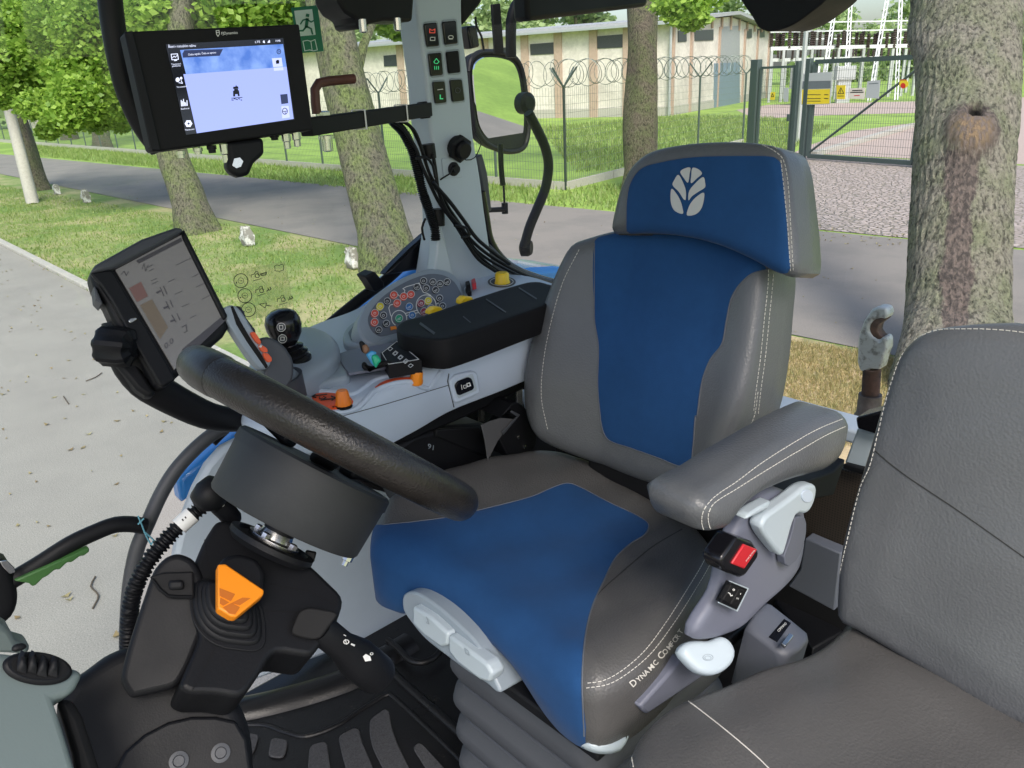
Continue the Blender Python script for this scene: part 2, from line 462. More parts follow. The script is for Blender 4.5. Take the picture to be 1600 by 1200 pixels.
M['leaf_far'] = LEAF('leaf_far', (.22, .32, .13), (.42, .54, .24), .4)
M['white_paint'] = MAT('white_paint', (.62, .61, .58), .8, col2=(.22, .21, .18), c2s=8, c2t=(.42, .52), bump=.6, bs=25)
def tag(o, **k):
    for a, b in k.items(): o[a] = b
    return o
def sheet(name, pts, z, mat, **k):
    V = [Vector((p[0], p[1], z)) for p in pts]; n = Vector((0, 0, 0))
    for i in range(1, len(V)-1): n += (V[i]-V[0]).cross(V[i+1]-V[0])
    if n.z < 0: V.reverse()
    return mk(name, V, [tuple(range(len(V)))], mat, smooth=None, kind='structure', **k)
sheet('ground', [(-700, -700), (700, -700), (700, 700), (-700, 700)], 0, M['lawn'])
# road line fits (road runs along the tractor's X axis, slightly skewed)
def lin(a, b): 
    a, b = G(*a), G(*b); d = (b-a); d.z = 0; d.normalize(); return a, d
an, dn = lin((139, 300), (1250, 526)); af, df = lin((150, 255), (1285, 362))
def at_x(l, x): a, d = l; return (x, a.y+(x-a.x)/d.x*d.y)
near = (an, dn); far = (af, df)
sheet('verge', [at_x(near, -14), at_x(near, 120), (120, -3.34), (-14, -3.34)], .004, M['turf'])
kk0, kd = lin((0, 383), (150, 462)); kerb = (kk0, kd)
sheet('yard', [at_x(kerb, 60), at_x(kerb, -14), (-14, 20), (60, 20)], .008, M['yard'])
sheet('road', [at_x(near, -25), at_x(near, 120), at_x(far, 120), at_x(far, -25)], .008, M['road'])
# dry patch of the verge on the right, behind the tractor
q = [G(*p) for p in ((1180, 515), (1270, 533), (1400, 560), (1620, 600))]
sheet('dry_grass', [(p.x, p.y) for p in q]+[(-3, -3.4), (5.2, -3.4)], .012, M['straw'])
def ribbon(name, line, x0, x1, w, h, mat, side=1, seg=1.0, **k):
    mb = MB(); x = x0; a, d = line
    while x < x1:
        p = at_x(line, x); q_ = at_x(line, x+seg*.98); s = Vector((-d.y, d.x, 0))*w/2*side
        A = Vector((*p, h/2))+s; B = Vector((*q_, h/2))+s
        mb.add(*g_bar(A, B, w, h)); x += seg
    return mb.obj(name, mat, smooth=None, bevel=.012, bseg=1, **k)
ribbon('kerb', kerb, 1.5, 40, .13, .07, M['concrete'], kind='structure')
# cobbled crossing to the gate
def cobble_mat():
    m = bpy.data.materials.new('cobble'); m.use_nodes = True; nt = m.node_tree; b = nt.nodes['Principled BSDF']; b.inputs['Roughness'].default_value = .85
    tc = nt.nodes.new('ShaderNodeTexCoord').outputs['Object']; v = nt.nodes.new('ShaderNodeTexVoronoi'); v.inputs['Scale'].default_value = 8.; lk(nt, tc, v.inputs[0])
    w = nt.nodes.new('ShaderNodeTexVoronoi'); w.feature = 'DISTANCE_TO_EDGE'; w.inputs['Scale'].default_value = 8.; lk(nt, tc, w.inputs[0])
    r = nt.nodes.new('ShaderNodeMapRange'); r.inputs[1].default_value = 0; r.inputs[2].default_value = .12; lk(nt, w.outputs['Distance'], r.inputs[0])
    c = nt.nodes.new('ShaderNodeMix'); c.data_type = 'RGBA'; c.inputs[6].default_value = (.36, .30, .27, 1); c.inputs[7].default_value = (.48, .40, .37, 1); lk(nt, v.outputs['Color'], c.inputs[0])
    x = nt.nodes.new('ShaderNodeMix'); x.data_type = 'RGBA'; x.inputs[6].default_value = (.22, .20, .15, 1); lk(nt, r.outputs[0], x.inputs[0]); lk(nt, c.outputs[2], x.inputs[7]); lk(nt, x.outputs[2], b.inputs['Base Color'])
    bp = nt.nodes.new('ShaderNodeBump'); bp.inputs['Distance'].default_value = .03; lk(nt, r.outputs[0], bp.inputs['Height']); lk(nt, bp.outputs[0], b.inputs['Normal']); return m
M['cobble'] = cobble_mat()
def sheet_px(name, px, z, mat): return sheet(name, [tuple(G(*p))[:2] for p in px], z, mat)
sheet_px('cobbled_crossing', [(1020, 338), (1100, 262), (1240, 240), (1640, 262), (1700, 330), (1640, 392), (1450, 376), (1285, 360)], .012, M['cobble'])
sheet_px('pink_driveway', [(1240, 239), (1262, 228), (1330, 205), (1445, 190), (1445, 155), (1700, 150), (1700, 262)], .006, M['pink_paving'])
sheet_px('yard_path', [(1150, 172), (1200, 164), (1700, 152), (1700, 170), (1300, 180), (1180, 186)], .010, M['pink_paving'])
ks = MB()
for a, b in (((1270, 245), (1425, 199)),): ks.add(*g_bar(G(*a)+Z*.08, G(*b)+Z*.08, .25, .16))
tag(ks.obj('driveway_kerb', M['concrete'], smooth=None, bevel=.02), kind='structure')
# grass blades (uncountable) on the verge and by the fence
def blades(name, px, n, h, mat, w=.012, z=.0):
    fr = [tuple(G(*p))[:2] for p in px]; xs = [p[0] for p in fr]; ys = [p[1] for p in fr]; P = []
    P = np.random.rand(n*3, 2)*[max(xs)-min(xs), max(ys)-min(ys)]+[min(xs), min(ys)]
    P = P[inside(P, fr)][:n]; V = []; F = []
    for i, (x, y) in enumerate(P):
        a = random.random()*6.283; hh = h*(.4+random.random()); c, s = math.cos(a)*w, math.sin(a)*w; l = random.random()*6.28
        V += [(x-c, y-s, z), (x+c, y+s, z), (x+math.cos(l)*hh*.5, y+math.sin(l)*hh*.5, z+hh)]; F.append((3*i, 3*i+1, 3*i+2))
    mk(name, V, F, mat, smooth=None, kind='stuff', label=None)
M['blade'] = LEAF('blade', (.16, .26, .05), (.30, .36, .11), .3)
M['blade_dry'] = LEAF('blade_dry', (.46, .36, .18), (.27, .27, .10), .3)
blades('verge_grass', [(0, 290), (560, 388), (760, 425), (900, 520), (560, 560), (150, 462), (0, 383)], 16000, .06, M['blade'])
blades('dry_grass_blades', [(1200, 528), (1395, 560), (1420, 700), (1150, 700)], 16000, .055, M['blade_dry'], .006)
blades('fence_grass', [(37, 226), (536, 264), (885, 297), (1000, 285), (960, 330), (640, 306), (262, 264), (56, 244)], 14000, .13, M['blade'], .02)
blades('lawn_grass', [(1060, 182), (1170, 182), (1300, 198), (1230, 238), (1000, 262), (900, 270), (840, 200)], 14000, .2, M['blade'], .025)

# ---------------------------------------------------------------- trees
def trunk_geo(pts, rad, seg=20, lump=.06, seed=0, step=.25):
    rng = random.Random(seed); P = catmull([tuple(p) for p in pts], step, closed=False); n = len(P)
    t = np.linspace(0, 1, n); R = np.interp(t, np.linspace(0, 1, len(rad)), rad)
    V, F = g_tube([Vector(p) for p in P], list(R), seg, up=X)
    ph = [rng.random()*6 for _ in range(6)]
    for i in range(n):
        c = Vector(P[i]); z = c.z
        for k in range(seg):
            j = i*seg+k; a = 2*math.pi*k/seg; d = V[j]-c
            f = 1+lump*(math.sin(3*a+ph[0]+z*.9)+.7*math.sin(5*a+ph[1]-z*1.7)+.6*math.sin(2*a+z*2.3+ph[2]))
            if z < .5: f += (.5-max(z, -.1))*.45*(1+.6*math.sin(4*a+ph[3]))
            V[j] = c+d*f
    return V, F
def crown_geo(clumps, leaves, size, seed=0, drop=.25, asp=.7):
    """clumps: (centre, radius); small leaf quads over the outer shell of each clump"""
    rng = np.random.RandomState(seed); V = []; F = []
    for c, r in clumps:
        n = int(leaves)
        d = rng.normal(size=(n, 3)); d /= np.linalg.norm(d, axis=1)[:, None]
        p = np.array(c)+d*(r*(.25+.75*rng.rand(n, 1)**.8+.35*rng.rand(n, 1)**5))*np.array([1, 1, .7])
        a = rng.normal(size=(n, 3)); a[:, 2] *= .5; a /= np.linalg.norm(a, axis=1)[:, None]
        b = np.cross(a, rng.normal(size=(n, 3))); b /= np.linalg.norm(b, axis=1)[:, None]
        s = size*(.6+.8*rng.rand(n, 1)); k = len(V)
        q = np.stack([p-a*s, p-a*s*.1+b*s*asp, p+a*s, p-a*s*.1-b*s*asp], 1).reshape(-1, 3)
        V += [tuple(x) for x in q]; F += [(k+4*i, k+4*i+1, k+4*i+2, k+4*i+3) for i in range(n)]
    return V, F
def tree(label, base, pts, rad, clumps, leaves, size, lm, bm, seed=0, limbs=(), group=None, name='tree', seg=20, cat='tree', lump=.05):
    t = thing(name, label, cat, base, group)
    d0 = (Vector(pts[0])-Vector(base)).normalized(); V, F = trunk_geo([Vector(base)-d0*.6, base]+pts, rad[:1]+rad, seg, seed=seed, lump=lump); mk('trunk', V, F, bm, t)
    for a, b, r in limbs:
        mid = Vector(a).lerp(Vector(b), .5)+Vector((0, 0, (Vector(b)-Vector(a)).length*.08))
        V, F = trunk_geo([a, mid, b], [r, r*.75, r*.45], 8, seed=seed+5, lump=.04, step=.4); mk('limb', V, F, bm, t)
    if clumps:
        V, F = crown_geo(clumps, leaves, size, seed); mk('crown', V, F, lm, t, smooth=None)
    return t
def D(px, py, d): return CAMP+ray(px, py)*d/ray(px, py).dot(CF)   # point at depth d behind a pixel
def clump_px(spec, d, seed, jit=1.): # spec list of (px,py,r_m) at depth about d
    rng = random.Random(seed); out = []
    for x, y, r in spec: out.append((tuple(D(x, y, d+rng.uniform(-1, 1)*jit)), r))
    return out
# big old trunk on the right, bare in view, with a callused knot hole and a resin run
base = G(1490, 600)
t = thing('tree', 'thick mossy tree trunk with a brown knot hole and dark resin stain', 'tree', base)
d6 = (base-CAMP).dot(CF); P = [base-Z*.5, base, D(1496, 450, 7.45), D(1502, 300, 7.65), D(1511, 150, 7.9), D(1509, 20, 8.3), D(1512, -120, 8.6), D(1518, -420, 9.6)]
def bark_big(nm='bark_big', c1=(.25, .23, .19), c2=(.195, .205, .13)):
    m = MAT(nm, c1, .95, col2=c2, c2s=2.6, c2t=(.4, .62), var=.5, vs=26, bump=1., bs=24)
    nt = m.node_tree; n = nt.nodes.new('ShaderNodeTexNoise'); tc = nt.nodes.new('ShaderNodeTexCoord'); mp = nt.nodes.new('ShaderNodeMapping'); mp.inputs['Scale'].default_value = (1.8, 1.8, .7)
    lk(nt, tc.outputs['Object'], mp.inputs[0]); lk(nt, mp.outputs[0], n.inputs[0]); n.inputs['Scale'].default_value = 16; n.inputs['Detail'].default_value = 7; n.inputs['Roughness'].default_value = .65
    bp = [x for x in nt.nodes if x.type == 'BUMP'][0]; bp.inputs['Distance'].default_value = .09; lk(nt, n.outputs[0], bp.inputs['Height'])
    # furrows are darker in the base colour, following the bump noise
    at = nt.nodes.new('ShaderNodeAttribute'); at.attribute_name = 'stain'
    b = nt.nodes['Principled BSDF']; src = b.inputs['Base Color'].links[0].from_socket
    r = nt.nodes.new('ShaderNodeMapRange'); r.inputs[1].default_value = .38; r.inputs[2].default_value = .52; r.inputs[3].default_value = .35; r.inputs[4].default_value = 1.2; lk(nt, n.outputs[0], r.inputs[0])
    s = nt.nodes.new('ShaderNodeVectorMath'); s.operation = 'SCALE'; lk(nt, src, s.inputs[0]); lk(nt, r.outputs[0], s.inputs['Scale'])
    st = nt.nodes.new('ShaderNodeMix'); st.data_type = 'RGBA'; st.inputs[6].default_value = (.21, .165, .145, 1); st.inputs[7].default_value = (.09, .075, .068, 1)
    n2 = nt.nodes.new('ShaderNodeTexNoise'); n2.inputs['Scale'].default_value = 18; n2.inputs['Detail'].default_value = 8; lk(nt, mp.outputs[0], n2.inputs[0])
    r2 = nt.nodes.new('ShaderNodeMapRange'); r2.inputs[1].default_value = .4; r2.inputs[2].default_value = .6; lk(nt, n2.outputs[0], r2.inputs[0]); lk(nt, r2.outputs[0], st.inputs[0])
    ad = nt.nodes.new('ShaderNodeMath'); ad.operation = 'MULTIPLY_ADD'; lk(nt, n2.outputs[0], ad.inputs[0]); ad.inputs[1].default_value = 1.2; ad.inputs[2].default_value = -.6
    a2 = nt.nodes.new('ShaderNodeMath'); a2.operation = 'ADD'; a2.use_clamp = True; lk(nt, at.outputs['Fac'], a2.inputs[0]); lk(nt, ad.outputs[0], a2.inputs[1])
    r3 = nt.nodes.new('ShaderNodeMapRange'); r3.inputs[1].default_value = .35; r3.inputs[2].default_value = .65; lk(nt, a2.outputs[0], r3.inputs[0])
    x = nt.nodes.new('ShaderNodeMix'); x.data_type = 'RGBA'; lk(nt, r3.outputs[0], x.inputs[0]); lk(nt, s.outputs[0], x.inputs[6]); lk(nt, st.outputs[2], x.inputs[7])
    kn2 = nt.nodes.new('ShaderNodeAttribute'); kn2.attribute_name = 'knot'; y = nt.nodes.new('ShaderNodeMix'); y.data_type = 'RGBA'; y.inputs[7].default_value = (.33, .23, .14, 1); lk(nt, x.outputs[2], y.inputs[6]); c9 = nt.nodes.new('ShaderNodeMath'); c9.operation = 'MULTIPLY'; c9.use_clamp = True; lk(nt, kn2.outputs['Fac'], c9.inputs[0]); lk(nt, r2.outputs[0], c9.inputs[1]); lk(nt, c9.outputs[0], y.inputs[0]); u = nt.nodes.new('ShaderNodeMapRange'); u.inputs[1].default_value = -.25; u.inputs[2].default_value = -.9; lk(nt, kn2.outputs['Fac'], u.inputs[0]); w3 = nt.nodes.new('ShaderNodeMix'); w3.data_type = 'RGBA'; w3.inputs[7].default_value = (.012, .010, .008, 1); lk(nt, u.outputs[0], w3.inputs[0]); lk(nt, y.outputs[2], w3.inputs[6]); lk(nt, w3.outputs[2], b.inputs['Base Color']); return m  # negative knot values paint the hole's darkness into the base colour
M['bark_big'] = bark_big(); M['bark'] = bark_big('bark_mossy', (.15, .14, .10), (.15, .185, .065)); M['bark_dark'] = bark_big('bark_brown', (.115, .095, .07), (.10, .11, .05))
V, F = trunk_geo(P, [.45, .42, .42, .455, .52, .59, .6, .55], 120, lump=.008, seed=3, step=.04)
kn = D(1522, 205, 7.5); rng = random.Random(2)
W2 = []; stain = []; knot = []
ridge = lambda a, z: .012*abs(math.sin(a*17+2.2*math.sin(z*3.1)+1.8*math.sin(z*7.3+a*3)))+.007*math.sin(a*43+z*9+2*math.sin(z*14))
for i, v in enumerate(V):
    px, py = proj(v); row = i//120; a = (i % 120)/120*6.283
    cen = Vector((0, 0, 0))
    d = v-CAMP; front = True
    # outward direction
    c = sum((V[row*120+k] for k in (0, 30, 60, 90)), Vector((0, 0, 0)))/4 if (row+1)*120 <= len(V) else v
    o = (v-c); L = o.length or 1; o = o/L
    h = ridge(a, v.z)
    if o.dot(CAMP-v) > 0:
        dx, dy = (px-1517)/37, (py-206)/38; rr = math.hypot(dx, dy)
        h += .13*math.exp(-(rr**3)*.9)
        ex = math.hypot((px-1524)/11, (py-178)/9); h -= .22*math.exp(-ex*ex)
        bx = math.hypot((px-1418)/30, (py-55)/28); h += .05*math.exp(-bx*bx)
        s1 = math.exp(-rr**4*.45)*.95; w = 25+5*math.sin(py/31)+3*math.sin(py/11)-.02*(py-240); knot.append(math.exp(-((dx*dx+(dy-.15)**2)/.5)**2)-2.4*math.exp(-ex*ex*1.3))
        cx = 1503-.045*(py-250); s2 = (1/(1+math.exp((abs(px-cx)-w)/4)))*(1/(1+math.exp((235-py)/10)))
        stain.append(max(s1, s2))
    else: stain.append(0.); knot.append(0.)
    W2.append(v+o*h)
o = mk('trunk', W2, F, M['bark_big'], t, smooth=70)
at = o.data.attributes.new('stain', 'FLOAT', 'POINT'); at.data.foreach_set('value', stain)
at = o.data.attributes.new('knot', 'FLOAT', 'POINT'); at.data.foreach_set('value', knot)
# crown far above the frame shades the place: limbs + leaves that droop into the top of the view
for i, (spec, d) in enumerate([([(1085, 8, .35), (1060, 22, .3), (1075, 36, .22), (1110, -5, .4), (1040, 10, .3), (1095, 28, .2)], 15)]):
    V, F = crown_geo(clump_px(spec, d, 3, .3), 260, .06, 5)
    mk('hanging_leaves', V, F, M['leaf'], t, smooth=None)
a0 = D(1512, -40, 8.5); V, F = trunk_geo([a0, D(1300, -160, 11.5), D(1100, -40, 15)], [.12, .08, .03], 8, step=.5); mk('limb', V, F, M['bark'], t)

# tree behind the headrest
b0 = G(1003, 298); dd = (b0-CAMP).dot(CF)
tree('slim dark trunk of a street tree standing just behind the seat headrest', b0, [D(1001, 230, dd), D(1004, 120, dd), D(1003, 0, dd), D(1008, -300, dd)], [.42, .36, .38, .42, .45],
     clump_px([(1060, -160, 1.6), (940, -220, 1.7), (1140, -230, 1.6), (1000, -330, 2.0), (700, -250, 1.8), (820, -280, 1.8)], dd, 2), 700, .11, M['leaf_dark'], M['bark_dark'], seed=11, seg=28)
# leaning tree beyond the centre window
b0 = G(612, 418); dd = (b0-CAMP).dot(CF)
tree('leaning green-mossed tree trunk seen between the guidance screen and the cab pillar', b0, [D(590, 330, dd), D(557, 200, dd), D(527, 70, dd), D(500, -80, dd), D(470, -420, dd)], [.40, .36, .34, .36, .37, .4, .4],
     clump_px([(560, -330, 1.5), (420, -300, 1.5), (650, -320, 1.5), (480, -420, 1.8)], dd, 4), 600, .11, M['leaf'], M['bark'], seed=21, seg=40,
     limbs=[(D(548, 150, dd), D(590, 20, dd+.5), .11), (D(590, 20, dd+.5), D(640, -120, dd), .08)])
# tree behind the guidance screen
b0 = G(306, 362); dd = (b0-CAMP).dot(CF)
crown = [(480, 30, .6), (510, 10, .7), (400, 10, 1.), (255, 55, .6), (600, 15, .6), (620, 40, .4), (330, 30, .9), (420, 25, 1.0), (380, 50, .7), (440, 60, .5), (350, 5, 1.0), (300, -30, 1.4), (450, -20, 1.2), (210, -60, 1.6), (380, -90, 1.9), (560, -110, 1.6), (245, 20, .7)]
tree('tree trunk with a whitewash-free mossy base, standing behind the guidance screen', b0, [D(290, 300, dd), D(268, 230, dd), D(275, 130, dd), D(285, 0, dd), D(285, -160, dd)], [.36, .30, .27, .26, .26, .26],
     clump_px(crown, dd+1, 6, 1.2), 1900, .078, M['leaf'], M['bark'], seed=31, seg=28)
# left tree with low maple foliage
b0 = G(60, 297); dd = (b0-CAMP).dot(CF)
fol = [(10, 90, .6), (50, 40, .9), (140, 40, .9), (190, 110, .6), (215, 70, .7), (120, 110, .7), (85, 160, .5), (150, 165, .5), (185, 185, .35), (5, 150, .4), (215, 160, .35), (110, 60, .9), (160, 90, .9), (70, 120, .8), (130, 150, .8), (180, 160, .6), (100, 185, .45), (60, 165, .5), (200, 60, .9), (25, 60, .8), (30, 130, .5), (170, 30, 1.), (90, 10, 1.1), (20, -20, 1.2), (205, 120, .5), (150, 190, .35), (75, 205, .25), (215, 10, .9), (150, -50, 1.4), (-40, 30, 1.3), (60, -110, 1.6), (-60, -60, 1.6), (190, 195, .25)]
tree('leafy maple at far left whose low bright branches hang over the grass verge', b0, [D(40, 230, dd), D(22, 160, dd), D(28, 60, dd), D(40, -60, dd), D(45, -200, dd)], [.33, .26, .24, .26, .3, .3],
     clump_px(fol, dd-6, 8, 2.0), 2300, .064, M['leaf'], M['bark_dark'], seed=41, seg=20,
     limbs=[(D(28, 60, dd), D(90, 60, dd-5), .09), (D(30, 100, dd), D(120, 130, dd-5), .08), (D(40, -60, dd), D(150, 10, dd-5), .12)])
# dark trunks beyond the left fence
for (x0, y0, w, lab) in ((160, 232, .22, 'dark slim trunk beyond the fence, behind the left maple leaves'), (110, 218, .25, 'darker far trunk beyond the fence near the concrete pole')):
    b0 = G(x0, y0); dd = (b0-CAMP).dot(CF)
    tree(lab, b0, [D(x0-8, y0-80, dd), D(x0-18, y0-200, dd), D(x0-22, y0-420, dd)], [w*2, w*1.6, w*1.6, w*1.5],
         clump_px([(x0-40, 40, 2.6), (x0+60, 20, 2.8), (x0+10, -60, 3.4), (x0-90, -10, 3.)], dd, x0), 700, .2, M['leaf_dark'], M['bark_dark'], seed=x0, seg=14)
# concrete pole leaning in the verge
b0 = G(50, 318); dd = (b0-CAMP).dot(CF)
mb = MB(); pb = catmull([tuple(D(52, 320, dd)), tuple(D(28, 225, dd)), tuple(D(-20, 40, dd))], .5, closed=False)
mb.add(*g_tube([Vector(p) for p in pb], list(np.linspace(.17, .12, len(pb))), 12))
mb.obj('utility_pole', M['concrete'], label='weathered grey concrete pole leaning in the grass at the far left', cat='pole')
# white painted stones along the road edge
for i, (x, y, h, lab) in enumerate([(90, 304, .42, 'small white painted stone nearest the concrete pole'), (136, 317, .5, 'white painted stone second from the concrete pole, beside a fallen twig'), (388, 384, .5, 'mottled white stone in the verge right of the tree behind the screen'), (553, 420, .46, 'rough white stone at the foot of the leaning mossy tree')]):
    h *= .85; b0 = G(x, y); bm = bmesh.new(); bmesh.ops.create_cube(bm, size=1.5); bmesh.ops.subdivide_edges(bm, edges=bm.edges[:], cuts=5, use_grid_fill=True); rg = random.Random(i)
    V = []
    for v in bm.verts:
        c = v.co*(1-.10*(v.co.length-.75)**2); c = c+Vector((rg.uniform(-1, 1), rg.uniform(-1, 1), rg.uniform(-1, 1)))*.05; f = 1-.25*max(0, c.z)+.12*math.sin(c.z*5+i)
        V.append((b0.x+(c.x*.34*f+c.z*.12)*h, b0.y+c.y*h*.30*f, (c.z*.5+.42)*h*(1+.1*math.sin(c.x*7))))
    F = [tuple(v.index for v in f.verts) for f in bm.faces]; bm.free()
    mk('stone', V, F, M['white_paint'], label=lab, cat='stone', group='white painted stones along the road', smooth=40)
# far tree line
bgt = [(560, 70, 95, 5.), (640, 45, 100, 6), (740, 55, 100, 6.), (820, 20, 95, 5), (900, 8, 100, 5), (1090, 20, 110, 6), (1180, 30, 115, 6), (1270, 35, 110, 6.5), (1360, 40, 110, 6.5), (1430, 30, 115, 7), (1560, 60, 110, 7), (480, 60, 90, 6.), (400, 90, 90, 6), (240, 90, 85, 6.), (330, 100, 88, 6), (60, 60, 80, 6), (140, 80, 85, 6), (-60, 60, 80, 6), (1640, 60, 110, 7)]
for i, (x, y, d, r) in enumerate(bgt):
    c = D(x, y+20, d); b0 = Vector((c.x, c.y, 0)); rg = random.Random(i); cl = [(tuple(c+Vector((rg.uniform(-1, 1)*r*.8, rg.uniform(-1, 1)*r*.8, rg.uniform(-.9, .9)*r))), r*rg.uniform(.35, .6)) for _ in range(9)]
    shp = ['rounded', 'tall', 'broad', 'ragged', 'low', 'narrow', 'dense'][i % 7]
    where = 'right of the insulators' if x > 1400 else 'behind the switchyard' if x > 1160 else 'above the long shed roof' if x > 540 else 'beyond the left fence'
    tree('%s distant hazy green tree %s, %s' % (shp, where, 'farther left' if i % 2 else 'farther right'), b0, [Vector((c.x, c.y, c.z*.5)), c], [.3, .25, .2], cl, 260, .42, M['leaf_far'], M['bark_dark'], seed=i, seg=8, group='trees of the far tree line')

# ---------------------------------------------------------------- boundary fence
A0, A1 = G(37, 225), G(884, 297); B1 = G(1160, 226)
A0 = A0+(A0-A1)*.35
fence = thing('fence', 'green wire mesh fence with angled post tops, running along the far side of the road', 'fence', A1)
FH = 2.35
def fence_run(a, b, pitch, arms, coil):
    L = (b-a).length; n = int(L/pitch); d = (b-a)/L; s = Vector((-d.y, d.x, 0)); w = MB()
    x = 0
    while x < L:
        p = a+d*x; w.add(*g_box(p+Z*(FH/2+.15), d, s, Z, .005, .005, FH-.1)); x += .1
    for z in np.arange(.25, FH+.1, .2): w.add(*g_box(a+d*L/2+Z*float(z), d, s, Z, L, .006, .006))
    w.obj('wire_mesh', M['wire'], fence, smooth=None)
    k = MB()
    x = 0
    while x < L-.1: k.add(*g_box(a+d*(x+min(1.22, (L-x)/2))+Z*.1, d, s, Z, min(2.44, L-x-.02), .09, .2)); x += 2.48
    k.obj('base_board', M['concrete'], fence, smooth=None)
    for i in range(n+1):
        p = a+d*min(L, i*pitch); pm = MB(); pm.add(*g_tube([p, p+Z*(FH+.15)], .035, 8))
        if arms:
            for q in (-1, 1): pm.add(*g_tube([p+Z*(FH+.1), p+Z*(FH+.55)+s*.38*q], .022, 6))
        pm.obj('post', M['post'], fence)
    if coil:
        pts = []; tn = int(L/.30); m = 16
        for i in range(tn*m):
            t = i/m; ph = 2*math.pi*t; r = .30+.03*math.sin(t*2.1); p = a+d*(L*i/(tn*m)+.12*math.sin(ph*.5+t)); pts.append(p+s*math.cos(ph)*r+Z*(FH+.42+math.sin(ph)*r))
        mb = MB(); mb.add(*g_tube(pts, .009, 3)); mb.obj('razor_coil', M['wire'], fence, smooth=None)
A_mid = G(560, 264)
A_m = A0+(A1-A0)*((A_mid-A0).length/(A1-A0).length)
fence_run(A0, A_m, 2.5, False, False)
fence_run(A_m, A1, (A1-A_m).length/4.0, True, True)
fence_run(A1, B1, (B1-A1).length/3.0, True, True)
# gate: pedestrian leaf + sliding leaf
gz = thing('gate', 'dark green metal mesh gate closing the cobbled entrance to the substation', 'gate', G(1340, 258))
g0, g1 = G(1262, 250), G(1425, 262); gd = (g1-g0).normalized(); gs = Vector((-gd.y, gd.x, 0)); GH = 2.75
Lg = (g1-g0).length
mb = MB(); up = Z*GH
for a, b in ((g0+Z*.12, g1+Z*.12), (g0+up, g1+up), (g0+Z*.12, g0+up), (g1+Z*.12, g1+up)): mb.add(*g_bar(a, b, .09, .12))
mb.obj('gate_frame', M['gate'], gz, smooth=None)
mb = MB(); mb.add(*g_tube([g0+Z*.2, g1+Z*(GH-.15)], .035, 8)); mb.obj('brace', M['gate'], gz)
mb = MB(); x = 0
while x < Lg: mb.add(*g_box(g0+gd*x+Z*(GH/2+.05)+gs*.02, gd, gs, Z, .006, .006, GH-.1)); x += .075
for z in np.arange(.3, GH, .2): mb.add(*g_box(g0+gd*Lg/2+Z*float(z)+gs*.02, gd, gs, Z, Lg, .007, .007))
mb.obj('wire_mesh', M['wire'], gz, smooth=None)
for p, w, h in ((g1+gd*.16, .2, 2.85), (g0-gd*.22, .16, 2.85), (g0-gd*.62, .13, 2.8)):
    mb = MB(); mb.add(*g_box(p+Z*h/2, gd, gs, Z, w, w, h)); mb.obj('gate_post', M['gate'], gz, bevel=.01)
wk = thing('wicket_gate', 'narrow pedestrian mesh gate left of the wide sliding gate', 'gate', g0-gd*1.3)
w0, w1 = g0-gd*.75, g0-gd*2.05
mb = MB()
for a, b in ((w0+Z*.1, w1+Z*.1), (w0+Z*2.65, w1+Z*2.65), (w0+Z*.1, w0+Z*2.65), (w1+Z*.1, w1+Z*2.65)): mb.add(*g_bar(a, b, .07, .07))
mb.obj('gate_frame', M['gate'], wk, smooth=None); mb = MB(); x = .08
while x < 1.3: mb.add(*g_box(w0-gd*x+Z*1.37, gd, gs, Z, .006, .006, 2.5)); x += .075
for z in np.arange(.3, 2.6, .2): mb.add(*g_box(w0-gd*.65+Z*float(z), gd, gs, Z, 1.3, .007, .007))
mb.obj('wire_mesh', M['wire'], wk, smooth=None); mb = MB(); mb.add(*g_box(w0-gd*.08+Z*1.2+gs*.0, gd, gs, Z, .1, .12, .2)); mb.obj('lock', M['gate'], wk, bevel=.01)
for k, (p, h) in enumerate(((w1-gd*.22, 2.9),)): mb = MB(); mb.add(*g_box(p+Z*h/2, gd, gs, Z, .3, .2, h)); mb.obj('gate_post', M['gate'], wk, bevel=.01)
# tall galvanised lamp/lightning mast just behind the gate
b0 = G(1246, 222); dd = (b0-CAMP).dot(CF)
mb = MB(); mb.add(*g_tube([b0, b0+Z*4.2, b0+Z*9], [.10, .08, .06], 12)); mb.obj('mast', M['galv'], label='tall grey galvanised mast just behind the gate hinges', cat='mast')
# signs on the gate
GP = (tuple(g0-gs*.06), tuple(gs))
if (CAMP-g0).dot(gs) > 0: GP = (tuple(g0+gs*.06), tuple(gs))
M['s_grey'] = MAT('sign_grey', (.42, .44, .46), .5); M['s_yel'] = MAT('sign_yellow', (.72, .55, .03), .5); M['s_white'] = MAT('sign_white', (.68, .62, .56), .5); M['s_dark'] = MAT('sign_dark', (.13, .15, .17), .5); M['s_red'] = MAT('sign_red', (.55, .03, .02), .5); M['s_black'] = MAT('sign_black', (.02, .02, .02), .5)
def sign(lab, px, col, marks):
    c = sum((onp(*p, GP) for p in px), Vector((0, 0, 0)))/len(px)
    t = thing('sign', lab, 'sign', c)
    slab('panel', px, GP, .012, 0, col, t, bevel=0, smooth=None)
    pl = (tuple(Vector(GP[0])+frame(GP)[3]*.014), GP[1]); 
    by = {}
    for mat_, fn in marks:
        mb = MB(); fn(mb, pl)
        if mb.V: mb.obj('marking', mat_, t, smooth=None)
def rect(a, b, c, d): return [(a, b), (c, b), (c, d), (a, d)]
